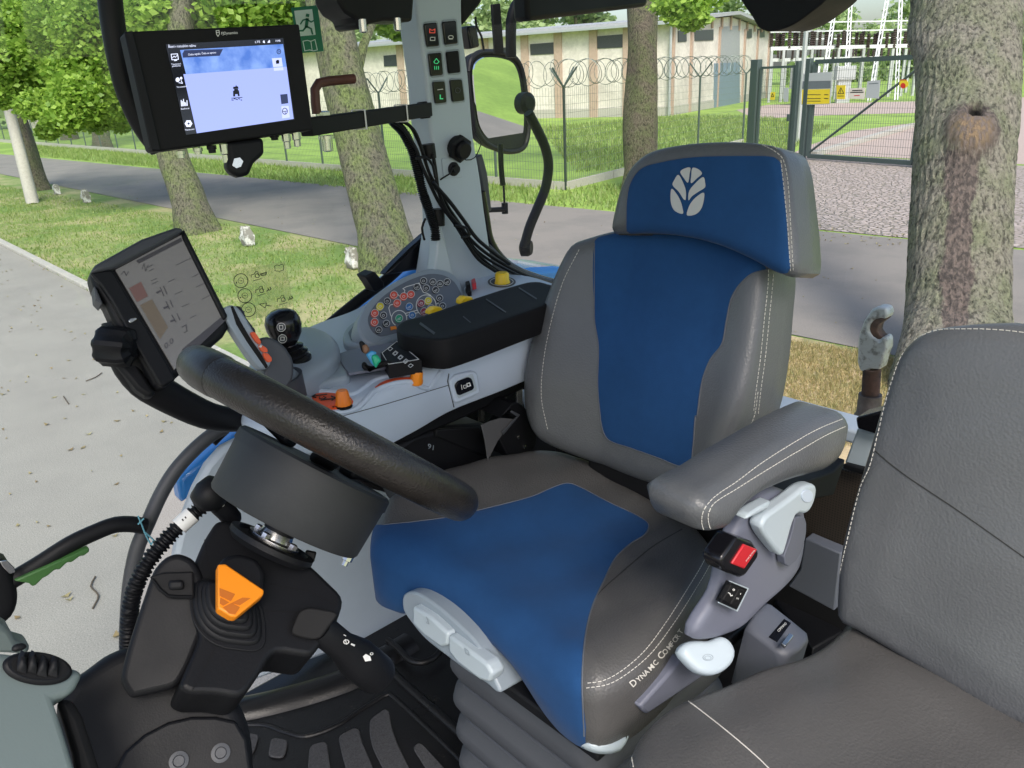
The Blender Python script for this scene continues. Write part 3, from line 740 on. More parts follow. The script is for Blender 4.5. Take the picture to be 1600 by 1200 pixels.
sign('large grey and yellow information board on the left end of the wide gate', [(1255, 115), (1300, 112), (1297, 163), (1252, 164)], M['s_grey'],
     [(M['s_yel'], lambda mb, pl: fill_px(mb, [(1253, 140), (1297, 139), (1296, 162), (1252.5, 163)], pl)),
      (M['s_dark'], lambda mb, pl: fill_px(mb, [(1254, 127), (1298, 126), (1298, 138), (1253, 139)], pl)),
      (M['s_black'], lambda mb, pl: [line_px(mb, [(1256, y), (1282, y)], 1.0, pl, .002) for y in (148, 154, 158)]+[line_px(mb, [(1288, y), (1294, y)], 1.2, pl, .002) for y in (148, 154)])])
sign('orange warning sign with a lightning triangle on the gate mesh', [(1307, 133), (1321, 133), (1320, 155), (1307, 155)], M['s_yel'],
     [(M['s_black'], lambda mb, pl: [line_px(mb, [(1314, 137), (1318.5, 146), (1309.5, 146)], .9, pl, .001, True), line_px(mb, [(1314, 140), (1313, 145)], .8, pl, .002), line_px(mb, [(1309, 150), (1318, 150)], 1, pl)])])
sign('white notice with dark lettering in the middle of the gate', [(1327, 138), (1352, 137), (1350, 155), (1326, 154)], M['s_white'],
     [(M['s_black'], lambda mb, pl: [line_px(mb, [(1332, 141.5), (1347, 141)], 1.6, pl), line_px(mb, [(1329, 144.5), (1349, 144)], 1.6, pl)]), (M['s_red'], lambda mb, pl: line_px(mb, [(1335, 149.5), (1343, 149)], 1.4, pl))])
sign('plain grey notice under the upper end of the gate brace', [(1355, 127), (1375, 125), (1373, 154), (1352, 153)], M['s_grey'],
     [(M['s_dark'], lambda mb, pl: line_px(mb, [(1358, 131), (1372, 130)], 1.2, pl))])
sign('yellow hand warning disc high on the right end of the gate', ell(1412, 131, 7, 7), M['s_yel'],
     [(M['s_red'], lambda mb, pl: fill_px(mb, ell(1411, 134, 4, 4.5), pl)), (M['s_red'], lambda mb, pl: line_px(mb, [(1406, 125), (1417, 125)], 1.2, pl))])
sign('small brown warning plate on the pedestrian gate', [(1204, 144), (1211, 144), (1210, 156), (1203, 156)], M['s_yel'], [(M['s_black'], lambda mb, pl: line_px(mb, [(1207, 146), (1205, 151), (1209, 151)], .8, pl, .001, True))])
sign('grey plate on the pedestrian gate beside its lock', [(1225, 137), (1232, 137), (1231, 159), (1224, 159)], M['s_grey'], [])

# ---------------------------------------------------------------- long shed with gable end
c0 = G(1046, 181); e1 = G(640, 176); e2 = G(1203, 170)
dL = (G(837, 185)-c0); dL.z = 0; dL.normalize(); dW = Vector((dL.y, -dL.x, 0)); 
if dW.dot(CR) < 0: dW = -dW
# gable front runs square to the long wall: find its length from the pixel column of its right edge
def on_vert(px, py, p0, n): return onp(px, py, (tuple(p0), tuple(n)))
WL = ((0, 0, 0))
plL = (tuple(c0), tuple(dW)); plW = (tuple(c0), tuple(dL))
H = on_vert(1046, 36, c0, dW).z
wl = (on_vert(1200, 120, c0, dL)-c0).dot(dW)
print('shed', c0, dL, dW, 'H', H, 'gable', wl)
shed = thing('shed', 'long pale rendered shed with brown pilasters, gable end facing the gate', 'shed', c0)
LL = 70
def S_(a, b, z): return c0+dL*a+dW*b+Z*z
V = [S_(0, 0, 0), S_(LL, 0, 0), S_(LL, wl, 0), S_(0, wl, 0), S_(0, 0, H), S_(LL, 0, H), S_(LL, wl, H), S_(0, wl, H), S_(0, wl/2, H+.75), S_(LL, wl/2, H+.75)]
mk('wall', V, [(0, 1, 5, 4), (2, 3, 7, 6), (3, 0, 4, 8, 7), (1, 2, 6, 9, 5)], M['render_wall'], shed, smooth=None)
mb = MB(); oh = .7
for sgn in (0, 1):
    b = -oh if sgn == 0 else wl+oh; zz_ = H-.02
    mb.add([S_(-oh, b, zz_), S_(LL, b, zz_), S_(LL, wl/2, H+.86), S_(-oh, wl/2, H+.86), S_(-oh, b, zz_+.22), S_(LL, b, zz_+.22), S_(LL, wl/2, H+1.08), S_(-oh, wl/2, H+1.08)],
           [(0, 1, 2, 3), (4, 5, 6, 7), (0, 1, 5, 4), (0, 3, 7, 4), (1, 2, 6, 5)])
mb.obj('roof', M['roof'], shed, smooth=None)
def onL(px): return (on_vert(px, 150, c0, dW)-c0).dot(dL)
def onW(px, y=120): return (on_vert(px, y, c0, dL)-c0).dot(dW)
for x in (631, 700, 762, 823, 874, 928, 980, 1018):
    a = onL(x); mb = MB(); mb.add(*g_box(S_(a, -.06, H/2), dL, dW, Z, .55, .12, H)); mb.obj('pilaster', M['pilaster'], shed, smooth=None)
for x, w in ((1050, .3), (1078, .35), (1121, .3), (1160, .3), (1180, .3), (1198, .35)):
    a = onW(x); mb = MB(); mb.add(*g_box(S_(-.06, a, H/2), dL, dW, Z, .12, w, H)); mb.obj('pilaster', M['pilaster'], shed, smooth=None)
def wpanel(name, px, pl, mat, out=.05, sill=True):
    o = slab(name, px, pl, out, .0, mat, shed, bevel=0, smooth=None)
    return o
pL = (tuple(c0-dW*.0), tuple(dW)); pW = (tuple(c0), tuple(dL))
for q in ([(599, 87), (623, 85), (624, 103), (600, 104)], [(828, 69), (867, 66), (868, 84), (829, 86)], [(929, 57), (978, 53), (978, 74), (930, 76)], [(690, 83), (722, 80), (723, 98), (691, 100)], [(770, 76), (800, 73), (801, 90), (771, 92)]): wpanel('window', q, pL, M['shutter'])
for q in ([(1060, 48), (1073, 47), (1073, 65), (1060, 66)], [(1086, 48), (1115, 46), (1115, 63), (1086, 64)], [(1165, 46), (1175, 45), (1175, 59), (1165, 60)], [(1184, 45), (1195, 45), (1195, 58), (1184, 59)]): wpanel('window', q, pW, M['shutter'])
wpanel('door_panel', [(1126, 42), (1156, 40), (1156, 97), (1125, 98)], pW, M['door_grey'])
wpanel('door', [(1117, 99), (1156, 97), (1156, 174), (1116, 176)], pW, M['door_blue'], .08)
mb = MB(); mb.add(*g_box(S_(LL/2, -.02, .28), dL, dW, Z, LL, .06, .56)); mb.add(*g_box(S_(-.02, wl/2, .28), dL, dW, Z, .06, wl, .56)); mb.obj('plinth', M['concrete'], shed, smooth=None)
mb = MB(); mb.add(*g_box(S_(LL/2, -.78, H-.02), dL, dW, Z, LL+1, .16, .14)); mb.obj('gutter', M['galv'], shed, smooth=None)
# rafters board under the gable
mb = MB()
for k in range(11):
    a = wl*(k+.5)/11; hh = .75*(1-abs(a/wl-.5)*2); mb.add(*g_box(S_(-.1, a, H+hh/2-.05), dL, dW, Z, .1, .2, hh+.15))
mb.obj('gable_slats', M['pilaster'], shed, smooth=None)
mb = MB(); mb.add(*g_tube([S_(-.05, -.25, 0), S_(-.05, -.25, H)], .09, 8)); mb.obj('downpipe', M['galv'], shed)

# ---------------------------------------------------------------- switchyard
DS = 62.
M['insul'] = MAT('insulator', (.06, .045, .04), .35); M['steel_w'] = MAT('steel_white', (.62, .64, .66), .5)
def vert_at(px, py, d): p = D(px, py, d); return p
sy = D(1300, 150, DS); base_sy = Vector((sy.x, sy.y, 0)); r_ax = Vector((CR.x, CR.y, 0)).normalized(); f_ax = Vector((CF.x, CF.y, 0)).normalized()
for (xt, yt, xb, yb, lab) in ((1308, -10, 1290, 110, 'white steel leg of the switchyard portal, leaning left, nearest the mast'), (1330, -10, 1322, 122, 'white steel portal leg with an upright stance, second from the mast'), (1388, -10, 1372, 80, 'white steel portal leg leaning left in front of the big trunk, third from the mast'), (1408, -10, 1403, 95, 'white upright portal leg just left of the big mossy trunk')):
    a = D(xb, yb, DS-6); bb = Vector((a.x, a.y, 0)); top = D(xt, yt, DS-6); d = (top-a); bot = a-d*(a.z/d.z)
    mb = MB()
    for s in (-.1, .1): mb.add(*g_bar(bot+r_ax*s, bot+d*((11)/d.z)+r_ax*s, .07, .12))
    k = 0
    while k < 20: mb.add(*g_bar(bot+d*((k*.5+.3)/d.z)-r_ax*.1, bot+d*((k*.5+.6)/d.z)+r_ax*.1, .04, .04)); k += 1
    mb.obj('lattice_leg', M['steel_w'], smooth=None, label=lab, cat='steel mast', group='steel legs of the switchyard')
bus = [(1190, 1440, 34, 52), (1200, 1440, 56, 58), (1205, 1440, 78, 64)]
rows = [(62, 30, 52, 60), (70, 56, 78, 66)]
for j, (n, yt, yb, d) in enumerate(((34, 50, 74, 60), (30, 76, 92, 66))):
    cen = D(1310, yb, d); t = thing('switchgear_row', ['row of tall dark insulators under a white busbar behind the gable shed', 'lower, farther row of grey disconnectors beneath the dark insulators'][j], 'switchgear', (cen.x, cen.y, 0), 'switchgear of the substation')
    x0, x1 = 1204, 1440; bar = MB(); bar.add(*g_bar(D(x0, yt, d), D(x1, yt-4, d), .12, .1)); bar.add(*g_bar(D(x0, yt-14, d+2), D(x1, yt-18, d+2), .1, .1)); bar.add(*g_bar(D(x0, yb+2, d), D(x1, yb-3, d), .2, .25)); bar.obj('busbar', M['steel_w'], t, smooth=None)
    for k in range(n):
        x = x0+(x1-x0)*(k+.3+.3*math.sin(k*1.7))/n; rg = random.Random(k+50*j); y0 = yt-3+rg.uniform(-3, 6)
        a = D(x, y0, d+rg.uniform(-2, 2)*.3); hgt = (D(x, y0, d)-D(x, yb, d)).length
        prof = []
        for q in range(9): prof += [(.10 if j == 0 else .08, -hgt*q/9), (.17 if j == 0 else .12, -hgt*(q+.5)/9)]
        V, F = g_lathe(prof[::-1], a, Z, 8); mk('insulator', V, F, M['insul'], t)
        if k % 3 == 0:
            c = D(x, yb+2, d); mb = MB(); mb.add(*g_box(Vector((c.x, c.y, c.z/2)), r_ax, f_ax, Z, .18, .18, c.z)); mb.obj('support', M['galv'], t, smooth=None)
for i, (x, y, w, h, lab) in enumerate(((1248, 120, 1.0, 1.5, 'white control cabinet behind the gate mast'), (1268, 122, .9, 1.5, 'white control cabinet second from the mast, beyond the fence'), (1320, 114, 1.3, .9, 'wide grey cabinet between the portal legs'))):
    c = D(x, y, 55); b0 = Vector((c.x, c.y, 0)); mb = MB(); zc = max(.9, c.z); mb.add(*g_box(Vector((c.x, c.y, zc)), r_ax, f_ax, Z, w, .6, h)); mb.add(*g_box(Vector((c.x, c.y, (zc-h/2)/2)), r_ax, f_ax, Z, w*.7, .3, zc-h/2)); mb.add(*g_box(Vector((c.x, c.y, zc))-f_ax*.32, r_ax, f_ax, Z, w*.8, .03, h*.85))
    mb.obj('control_cabinet', M['steel_w'] if i < 2 else M['galv'], label=lab, cat='cabinet', group='cabinets in the substation', bevel=.02)
print('env ok')

# twigs lying on the yard asphalt
M['twig'] = MAT('twig', (.09, .07, .05), .9)
for i, (px, lab) in enumerate((([(150, 905), (143, 920), (155, 935), (146, 955)], 'forked dark twig on the asphalt left of the corrugated hose'), ([(135, 598), (150, 592), (160, 585)], 'short dark twig on the asphalt left of the tilted monitor'), ([(100, 622), (108, 634)], 'tiny dark twig on the asphalt at far left'))):
    P = [G(*p)+Z*.02 for p in px]; mb = MB(); V, F = g_tube(spath(P, .04), .0055, 5); mb.add(V, F); mb.obj('twig', M['twig'], label=lab, cat='twig')

# fallen leaves and bits of litter
V = []; F = []
for (px, n) in (([(0, 300), (560, 395), (1240, 520), (1240, 640), (560, 560), (0, 440)], 260), ([(0, 245), (850, 340), (1280, 372), (1420, 380), (1420, 560), (1240, 520), (0, 290)], 160), ([(0, 420), (300, 560), (300, 1000), (0, 1000)], 90), ([(1270, 350), (1430, 360), (1430, 390), (1280, 380)], 90)):
    fr = [tuple(G(*p))[:2] for p in px]; xs = [p[0] for p in fr]; ys = [p[1] for p in fr]
    P = np.random.rand(n*6, 2)*[max(xs)-min(xs), max(ys)-min(ys)]+[min(xs), min(ys)]; P = P[inside(P, fr)][:n]
    for x, y in P:
        a = random.random()*6.28; s_ = random.uniform(.012, .035); k = len(V); dz = random.uniform(.004, .02)
        V += [(x+math.cos(a+j*1.57)*s_*(1 if j % 2 else .55), y+math.sin(a+j*1.57)*s_*(1 if j % 2 else .55), .014+(dz if j % 2 else 0)) for j in range(4)]; F.append((k, k+1, k+2, k+3))
mk('leaf_litter', V, F, LEAF('litter', (.22, .15, .07), (.40, .36, .18), .2), smooth=None, kind='stuff')
# ================================================================ INSIDE THE CAB
M['leather'] = MAT('leather', (.108, .113, .121), .36, bump=.36, bs=300, btype='voronoi', var=.08, vs=7, rvar=.06)
M['leather_top'] = MAT('leather_top', (.086, .084, .083), .42, bump=.45, bs=300, btype='voronoi', var=.1, vs=7)
M['fabric'] = MAT('fabric', (.014, .060, .170), .95, sheen=.08, bump=.6, bs=700, var=.13, vs=5, col2=(.015, .064, .18), c2s=60, c2t=(.4, .7), spec=.2)
M['thread'] = MAT('thread', (.62, .60, .55), .8)
M['seam'] = MAT('seam', (.03, .03, .03), .8)
M['emblem'] = MAT('emblem', (.52, .53, .52), .85, bump=.6, bs=700)
M['lav'] = MAT('lavender_plastic', (.15, .16, .21), .5, bump=.15, bs=500)
M['light_plastic'] = MAT('light_plastic', (.52, .60, .71), .42, bump=.1, bs=500)
M['pale_plastic'] = MAT('pale_plastic', (.44, .51, .56), .4)
M['grey_plastic'] = MAT('grey_plastic', (.27, .32, .37), .4, bump=.12, bs=500)
M['dark_grey'] = MAT('dark_grey_plastic', (.05, .054, .064), .5, bump=.15, bs=500)
M['black'] = MAT('black_plastic', (.0075, .008, .010), .5, bump=.3, bs=500, rvar=.08, spec=.22)
M['black_gloss'] = MAT('black_gloss', (.006, .006, .008), .2, spec=.4)
M['black_matt'] = MAT('black_matt', (.005, .005, .006), .7, bump=.2, bs=500, spec=.3)
M['rubber'] = MAT('rubber_mat', (.008, .008, .009), .38, bump=.3, bs=200, rvar=.12, spec=.4, col2=(.05, .045, .038), c2s=35, c2t=(.66, .74))
M['steel'] = MAT('steel', (.6, .6, .6), .25, metal=1.)
M['white_mark'] = MAT('white_mark', (.75, .75, .73), .6)
M['orange'] = MAT('orange_plastic', (.80, .20, .012), .4)
M['orange_red'] = MAT('orange_red', (.78, .10, .02), .45)
M['amber'] = MAT('amber_plastic', (.85, .26, .01), .4, var=.06)
M['yellow'] = MAT('yellow_plastic', (.88, .60, .02), .35)
M['red'] = MAT('red_plastic', (.55, .02, .03), .35)
M['black_ink'] = MAT('black_ink', (.012, .012, .012), .6)

SL = Vector((.76, -.8, 1.45))
seat = thing('driver_seat', 'blue and grey leather air suspension driver seat with a leaf emblem on its headrest', 'seat', SL)
# --- cushion
CPL = PZ(2.035)
cush_px = [(578, 850), (596, 800), (650, 765), (720, 738), (800, 716), (880, 706), (960, 730), (1030, 768), (1080, 795), (1118, 838), (1122, 880), (1105, 920), (1080, 960), (1040, 1010), (985, 1054), (935, 1072), (900, 1062), (850, 1028), (790, 975), (720, 918), (650, 880), (600, 868)]
def cush_h(p, d):
    x = (p.x-.76)/.28; y = (p.y+.57)
    h = .022*max(0, abs(x)-.45)**1.5/.4 - .012*math.exp(-(x/.55)**2)*math.exp(-((y+.25)/.18)**2)
    h += .006*math.exp(-((abs(x)-.62)/.18)**2)
    return h+.0022*math.sin(p.x*37+p.y*19)*math.sin(p.y*41-p.x*13)
cush = pad('seat_cushion', cush_px, CPL, lambda p: .128-.05*math.exp(-((p.x-.78)/.15)**4)*(1 if p.y > -.75 else .3), .045, M['leather_top'], seat, hf=cush_h, grid=.011, backr=.5)
# --- backrest
BPL = ((0, -1.0, 2.0), (0, 1, .25))
back_px = [(912, 378), (900, 392), (884, 425), (868, 470), (853, 530), (843, 590), (842, 640), (852, 675), (880, 702), (950, 738), (1020, 764), (1085, 775), (1120, 760), (1148, 700), (1172, 640), (1186, 560), (1192, 490), (1196, 430), (1190, 400), (1130, 372), (1040, 352), (970, 356)]
def back_h(p, d):
    x = (p.x-.80)/.26
    return .045*min(1, max(0, abs(x)-.35)/.5)**1.3 + .018*math.exp(-((p.z-2.2)/.12)**2)
bk = pad('backrest', back_px, BPL, .12, .035, M['leather'], seat, hf=back_h, grid=.011, backr=.6)
# --- headrest
HPL = ((0, -1.075, 2.45), (0, 1, .22))
head_px = [(953, 362), (958, 325), (970, 285), (988, 255), (1015, 236), (1060, 226), (1120, 221), (1180, 223), (1215, 233), (1228, 262), (1236, 320), (1242, 380), (1242, 426), (1230, 433), (1208, 424), (1165, 400), (1120, 382), (1065, 369), (1010, 364), (970, 366)]
hd = pad('headrest', head_px, HPL, .10, .022, M['leather'], seat, hf=lambda p, d: .012*math.cos((p.x-.76)/.2*1.2), grid=.01, backr=.9)
BV_b = bvh([bk]); BV_h = bvh([hd]); BV_c = bvh([cush])
# --- blue fabric inserts
fi = zz(800, 200, 2.6667, [(476, 395), (479, 300), (495, 225), (540, 167), (620, 141), (750, 120), (950, 114), (1085, 118), (1116, 135), (1138, 300), (1152, 500), (1160, 600), (1140, 606), (1100, 602), (1050, 577), (960, 532), (850, 482), (700, 447), (560, 437), (480, 437)])
patch('fabric_insert', hd, fi, M['fabric'], hd, off=.0022)
fb = zz(800, 200, 2.6667, [(345, 470), (400, 446), (480, 430), (600, 425), (760, 440), (900, 480), (1000, 530), (1060, 585), (1000, 608), (950, 652), (915, 710), (895, 800), (875, 900), (830, 960), (800, 1030), (785, 1100), (772, 1200)])+[(1087, 650), (1083, 700), (1078, 726), (1064, 729), (1030, 716), (985, 700), (952, 688), (942, 672), (937, 640), (934, 600), (935, 540), (929, 500)]
patch('fabric_insert', bk, fb, M['fabric'], bk, off=.0022, smooth_out=True)
fc = [(560, 850), (568, 822), (600, 820), (650, 815), (700, 808), (770, 792), (830, 776), (868, 760), (888, 755), (908, 762), (950, 784), (1000, 808), (1014, 820), (1008, 835), (985, 850), (962, 872), (945, 905), (925, 950), (914, 1000), (910, 1060), (912, 1110), (914, 1170), (850, 1200), (700, 1100), (560, 1000)]
patch('fabric_insert', cush, fc, M['fabric'], cush, off=.0022, facing=.9)
z4 = lambda p: zz(800, 200, 2.6667, p)
MAT('seam_cord', (.10, .11, .13), .7)
for path, tb_, par in ((z4([(1065, 590), (1000, 608), (950, 652), (915, 710), (895, 800), (875, 900), (830, 960), (800, 1030), (785, 1100), (772, 1200)])+[(1087, 650), (1083, 700), (1078, 726), (1064, 729), (1030, 716), (985, 700), (952, 688), (942, 672), (937, 640), (934, 600), (935, 540), (929, 500), (929, 440), (929, 380)], BV_b, bk), (z4([(476, 430), (476, 395), (479, 300), (495, 225), (540, 167), (620, 141), (750, 120), (950, 114), (1085, 118), (1116, 135)]), BV_h, hd), ([(600, 820), (650, 815), (700, 808), (770, 792), (830, 776), (868, 760), (888, 755), (908, 762), (950, 784), (1000, 808), (1014, 820), (1008, 835), (985, 850), (962, 872), (945, 905), (925, 950), (914, 1000), (910, 1060), (911, 1100), (913, 1150)], BV_c, cush)):
    pp = [hit(x, y, tb_) for x, y in catmull(path, 4, closed=False)]; pp = [p+n*.0006 for p, n in pp if p]
    if len(pp) > 3: mk('fabric_seam', *g_tube(pp, .0012, 6), bpy.data.materials['seam_cord'], par)
# fabric weave lines low on the backrest
stitches([[(938, 590), (1000, 607), (1093, 628)], [(940, 632), (1000, 650), (1086, 668)], [(945, 660), (1000, 682), (1082, 704)]], BV_b, MAT('thread_blue', (.05, .14, .33), .8), bk, L=.003, gap=.004, r=.0005)
# stitching
z4 = lambda p: zz(800, 200, 2.6667, p)
stitches([z4([(1120, 135), (1132, 250), (1147, 400), (1160, 595)]), z4([(1040, 70), (1090, 95), (1128, 130), (1148, 220), (1160, 400), (1172, 600)]), z4([(560, 92), (700, 62), (850, 52), (980, 52), (1060, 62), (1110, 90)])], BV_h, M['thread'], hd)
stitches([z4([(1068, 590), (1066, 650), (1050, 800), (1035, 950), (1015, 1100), (1005, 1190)]), z4([(1088, 610), (1084, 660), (1070, 800), (1055, 950), (1035, 1100), (1025, 1190)]), [(1184, 612), (1178, 650), (1160, 690)]], BV_b, M['thread'], bk)
stitches([[(905, 390), (880, 440), (862, 500), (850, 560), (846, 620), (856, 672)]], BV_b, M['thread'], bk)
z3 = lambda p: zz(550, 750, 2.6667, p)
stitches([z3([(1495, 250), (1470, 330), (1400, 450), (1310, 590), (1220, 710), (1130, 790), (1050, 835), (968, 848)]), z3([(1520, 260), (1497, 340), (1425, 465), (1335, 605), (1245, 722), (1155, 800), (1070, 850), (968, 868)])], BV_c, M['thread'], cush)
mb = MB()
for a, b in ((z3([(1375, 205), (1250, 280), (1130, 380), (1040, 460), (1010, 500)]), 1.6),):
    line_px(mb, catmull(a, 4, closed=False), b, BV_c, .0002)
mb.obj('seam', M['seam'], cush, smooth=None)
# lettering on the cushion's side
BVcf = bvh([cush]); mb = MB()
def along(path, body_sizes, tgt, mb, off=.0006, bold=.012):
    """small capitals set along a traced baseline"""
    P = [np.array(p, float) for p in catmull(path, 2, closed=False)]; L = [0]
    for a, b in zip(P[:-1], P[1:]): L.append(L[-1]+np.linalg.norm(b-a))
    tot = L[-1]; geo = []; w = 0
    for ch, s in body_sizes:
        if ch == ' ': w += .45*s; geo.append(None); continue
        V, F = text_geo(ch, bold); xs = [v[0] for v in V]; g = (V, F, min(xs), max(xs)-min(xs), s, w); geo.append(g); w += (max(xs)-min(xs))*s+.09
    k = tot/w
    for g in geo:
        if g is None: continue
        V, F, x0, cw, s, w0 = g
        c = (w0+cw*s/2)*k; i = min(range(len(L)), key=lambda j: abs(L[j]-c)); i = max(1, min(len(P)-2, i))
        t = P[i+1]-P[i-1]; t /= np.linalg.norm(t); n = np.array([t[1], -t[0]]); nv = []
        for x, y in V:
            q = P[i]+t*((x-x0)-cw/2)*s*k+n*y*s*k; p, nn = hit(q[0], q[1], tgt)
            if p is None: nv = None; break
            nv.append(p+nn*off)
        if nv: mb.add(nv, F)
along(z3([(1172, 862), (1240, 800), (1300, 735), (1350, 675), (1382, 628)]), [(c, (1.25 if c in 'DC' and (i in (0, 8)) else .95)) for i, c in enumerate('DYNAMIC COMFORT')], BVcf, mb)
if mb.V: mb.obj('lettering', M['thread'], cush, smooth=None)
# leaf emblem
mb = MB()
for p in ([(705, 183), (722, 169), (748, 164), (746, 190), (738, 231), (722, 213)], [(757, 165), (782, 171), (798, 190), (775, 212), (750, 233), (751, 200)],
          [(697, 192), (680, 215), (672, 237), (700, 268), (722, 302), (729, 305), (730, 262), (716, 222)], [(803, 202), (811, 225), (811, 247), (785, 265), (752, 288), (738, 306), (741, 265), (770, 228)],
          [(669, 250), (664, 290), (669, 325), (685, 350), (718, 361), (716, 332), (706, 300), (690, 272)], [(806, 267), (804, 310), (790, 345), (765, 365), (732, 367), (738, 335), (752, 308), (775, 284)]):
    q = np.array(z4(p)); cq = q.mean(0); fill_px(mb, [tuple(x) for x in catmull(cq+(q-cq)*.93, 2)], BV_h, .0028, .0008)
mb.obj('leaf_emblem', M['emblem'], hd, smooth=None)
# piping under the headrest
mb = MB()
pp = [hit(x, y, BV_h)[0] for x, y in catmull([(960, 366), (1000, 366), (1065, 370), (1120, 384), (1165, 403), (1205, 425)], 4, closed=False)]
pp = [p for p in pp if p]
if len(pp) > 3: mb.add(*g_tube(pp, .002, 6)); mb.obj('piping', M['seam'], hd)
# --- armrest
z5 = lambda p: zz(950, 580, 3.2, p)
APL = ((.425, 0, 0), (1, 0, 0))
arm_px = z5([(540, 832), (505, 800), (488, 745), (492, 700), (515, 655), (560, 620), (640, 575), (760, 490), (900, 400), (1050, 305), (1180, 235), (1232, 222), (1242, 262), (1222, 370), (1190, 450), (1130, 515), (1050, 545), (950, 575), (860, 612), (780, 655), (710, 712), (665, 765), (640, 812), (590, 832)])
ar = pad('armrest', arm_px, APL, .09, .030, M['leather'], seat, grid=.01, backr=.45)
BV_a = bvh([ar])
stitches([z5([(520, 828), (478, 790), (468, 740), (480, 690), (530, 630), (640, 555), (760, 465), (900, 375), (1050, 290), (1228, 217)]), z5([(600, 830), (550, 826), (512, 785), (500, 740), (505, 700), (530, 660), (640, 590), (800, 490), (950, 400), (1100, 315), (1238, 255)])], BV_a, M['thread'], ar)
# --- side housing with buckle, switches, recline lever
HSL = PR(.462)
z6 = lambda p: zz(950, 800, 3.0, p)
hs_px = z6([(600, 100), (545, 290), (520, 385), (450, 495), (420, 550), (412, 600), (480, 607), (560, 585), (640, 545), (730, 455), (850, 345), (905, 265), (930, 160), (932, 20), (900, -60), (780, -110), (690, -60)])
hs = pad('side_housing', hs_px, HSL, .02, .010, M['lav'], seat, grid=.012, backr=.3)
BV_s = bvh([hs])
HS2 = PR(.449)
bkl = slab('belt_buckle', z6([(605, 118), (680, 140), (710, 185), (705, 215), (645, 300), (620, 310), (545, 280), (528, 245), (535, 215)]), HS2, .008, .02, M['black_gloss'], seat, bevel=.004)
slab('release_button', z6([(640, 152), (702, 176), (640, 268), (582, 243)]), HS2, .0105, 0, M['red'], bkl, bevel=.0015)
mb = MB(); text_px(mb, 'PRESS', (950+650/3, 800+232/3), (950+690/3, 800+180/3), (-1.7, -1.1), (tuple(Vector(HS2[0])-X*.0112), HS2[1]), 0)
if mb.V: mb.obj('lettering', M['white_mark'], bkl, smooth=None)
sw = slab('heater_switch', z6([(578, 330), (655, 362), (605, 460), (528, 425)]), HS2, .004, .004, M['black'], seat, bevel=.001)
for q in ([(580, 342), (612, 356), (574, 430), (540, 414)], [(618, 360), (648, 372), (606, 446), (576, 434)]): slab('rocker', z6(q), HS2, .008, 0, M['black_matt'], sw, bevel=.0015)
mb = MB(); s2 = (tuple(Vector(HS2[0])-X*.009), HS2[1])
line_px(mb, z6([(563, 378), (571, 382), (574, 392), (582, 390)]), 1.3, s2, .0002); line_px(mb, ell(950+588/3, 800+364/3, 1.4, 1.4, 8), .8, s2, .0002, True)
text_px(mb, 'M', z6([(600, 408)])[0], z6([(609, 411)])[0], (1, -2.8), s2, .0003); text_px(mb, 'I', z6([(618, 386)])[0], z6([(621, 387)])[0], (.8, -2.4), s2, .0003)
if mb.V: mb.obj('marking', M['white_mark'], sw, smooth=None)
slab('switch_bezel', z6([(575, 324), (662, 358), (608, 468), (520, 428)]), HS2, .0015, .001, M['pale_plastic'], sw, bevel=.0005)
# dish shade painted as a flat darker patch, and pale recline lever
slab('recess_shade', z5([(985, 735), (992, 800), (975, 880), (940, 950), (905, 978), (885, 965), (880, 930), (905, 860), (925, 790), (935, 735)]), HS2, .0015, .01, MAT('lav_shade', (.11, .12, .16), .5), hs, bevel=.001, smooth_out=True)
lv = slab('recline_lever', z5([(768, 770), (790, 730), (840, 690), (930, 625), (985, 580), (1035, 568), (1046, 590), (1035, 650), (1010, 700), (985, 716), (960, 712), (940, 725), (925, 760), (900, 850), (882, 910), (872, 928), (850, 910), (810, 860), (780, 815)]), HS2, .008, .012, M['pale_plastic'], seat, bevel=.005, smooth_out=True, step=.006, bseg=3)
slab('lever_badge', ell(950+998/3.2, 580+625/3.2, 9, 10), HS2, .0095, 0, M['light_plastic'], lv, bevel=.0005)
slab('cover_strip', z5([(820, 648), (800, 690), (690, 745), (705, 715), (760, 680)]), HS2, .008, .01, M['pale_plastic'], seat, bevel=.003)
# armrest bracket (dark) under the armrest
slab('armrest_bracket', z5([(960, 560), (1130, 500), (1190, 440), (1130, 620), (1040, 640), (900, 610), (780, 640), (860, 600)]), PR(.50), .0, .03, M['black_matt'], seat, bevel=.003)
# lower side cover between cushion and base, round adjuster, base lever
slab('lower_cover', z6([(345, 690), (410, 690), (450, 770), (335, 850), (185, 952), (150, 915), (270, 780)]), PR(.505), 0, .03, M['lav'], seat, bevel=.004)
ad = pad('adjuster_handle', z6([(345, 650), (372, 610), (420, 598), (480, 600), (540, 580), (580, 600), (605, 650), (595, 700), (550, 745), (490, 762), (430, 745), (380, 700)]), ((.44, 0, 2.07), (.6, 0, -.8)) if False else ((.44, -.7, 2.03), (-.8, .1, .75)), .018, .008, M['pale_plastic'], seat, grid=.008)
mb = MB(); tt = bvh([ad]); line_px(mb, ell(*z6([(468, 682)])[0], 8, 5, 14), .8, tt, .0002, True); line_px(mb, ell(*z6([(468, 684)])[0], 5, 3, 12), .7, tt, .0002, True)
if mb.V: mb.obj('marking', M['grey_plastic'], ad, smooth=None)
bl = pad('base_lever', z6([(150, 930), (175, 960), (125, 1010), (90, 1080), (70, 1105), (30, 1118), (-30, 1118), (-75, 1105), (-115, 1085), (-40, 1055), (20, 1025), (90, 975)]), ((.5, -.6, 1.92), (-.5, .2, .85)), .02, .008, M['pale_plastic'], seat, grid=.008)
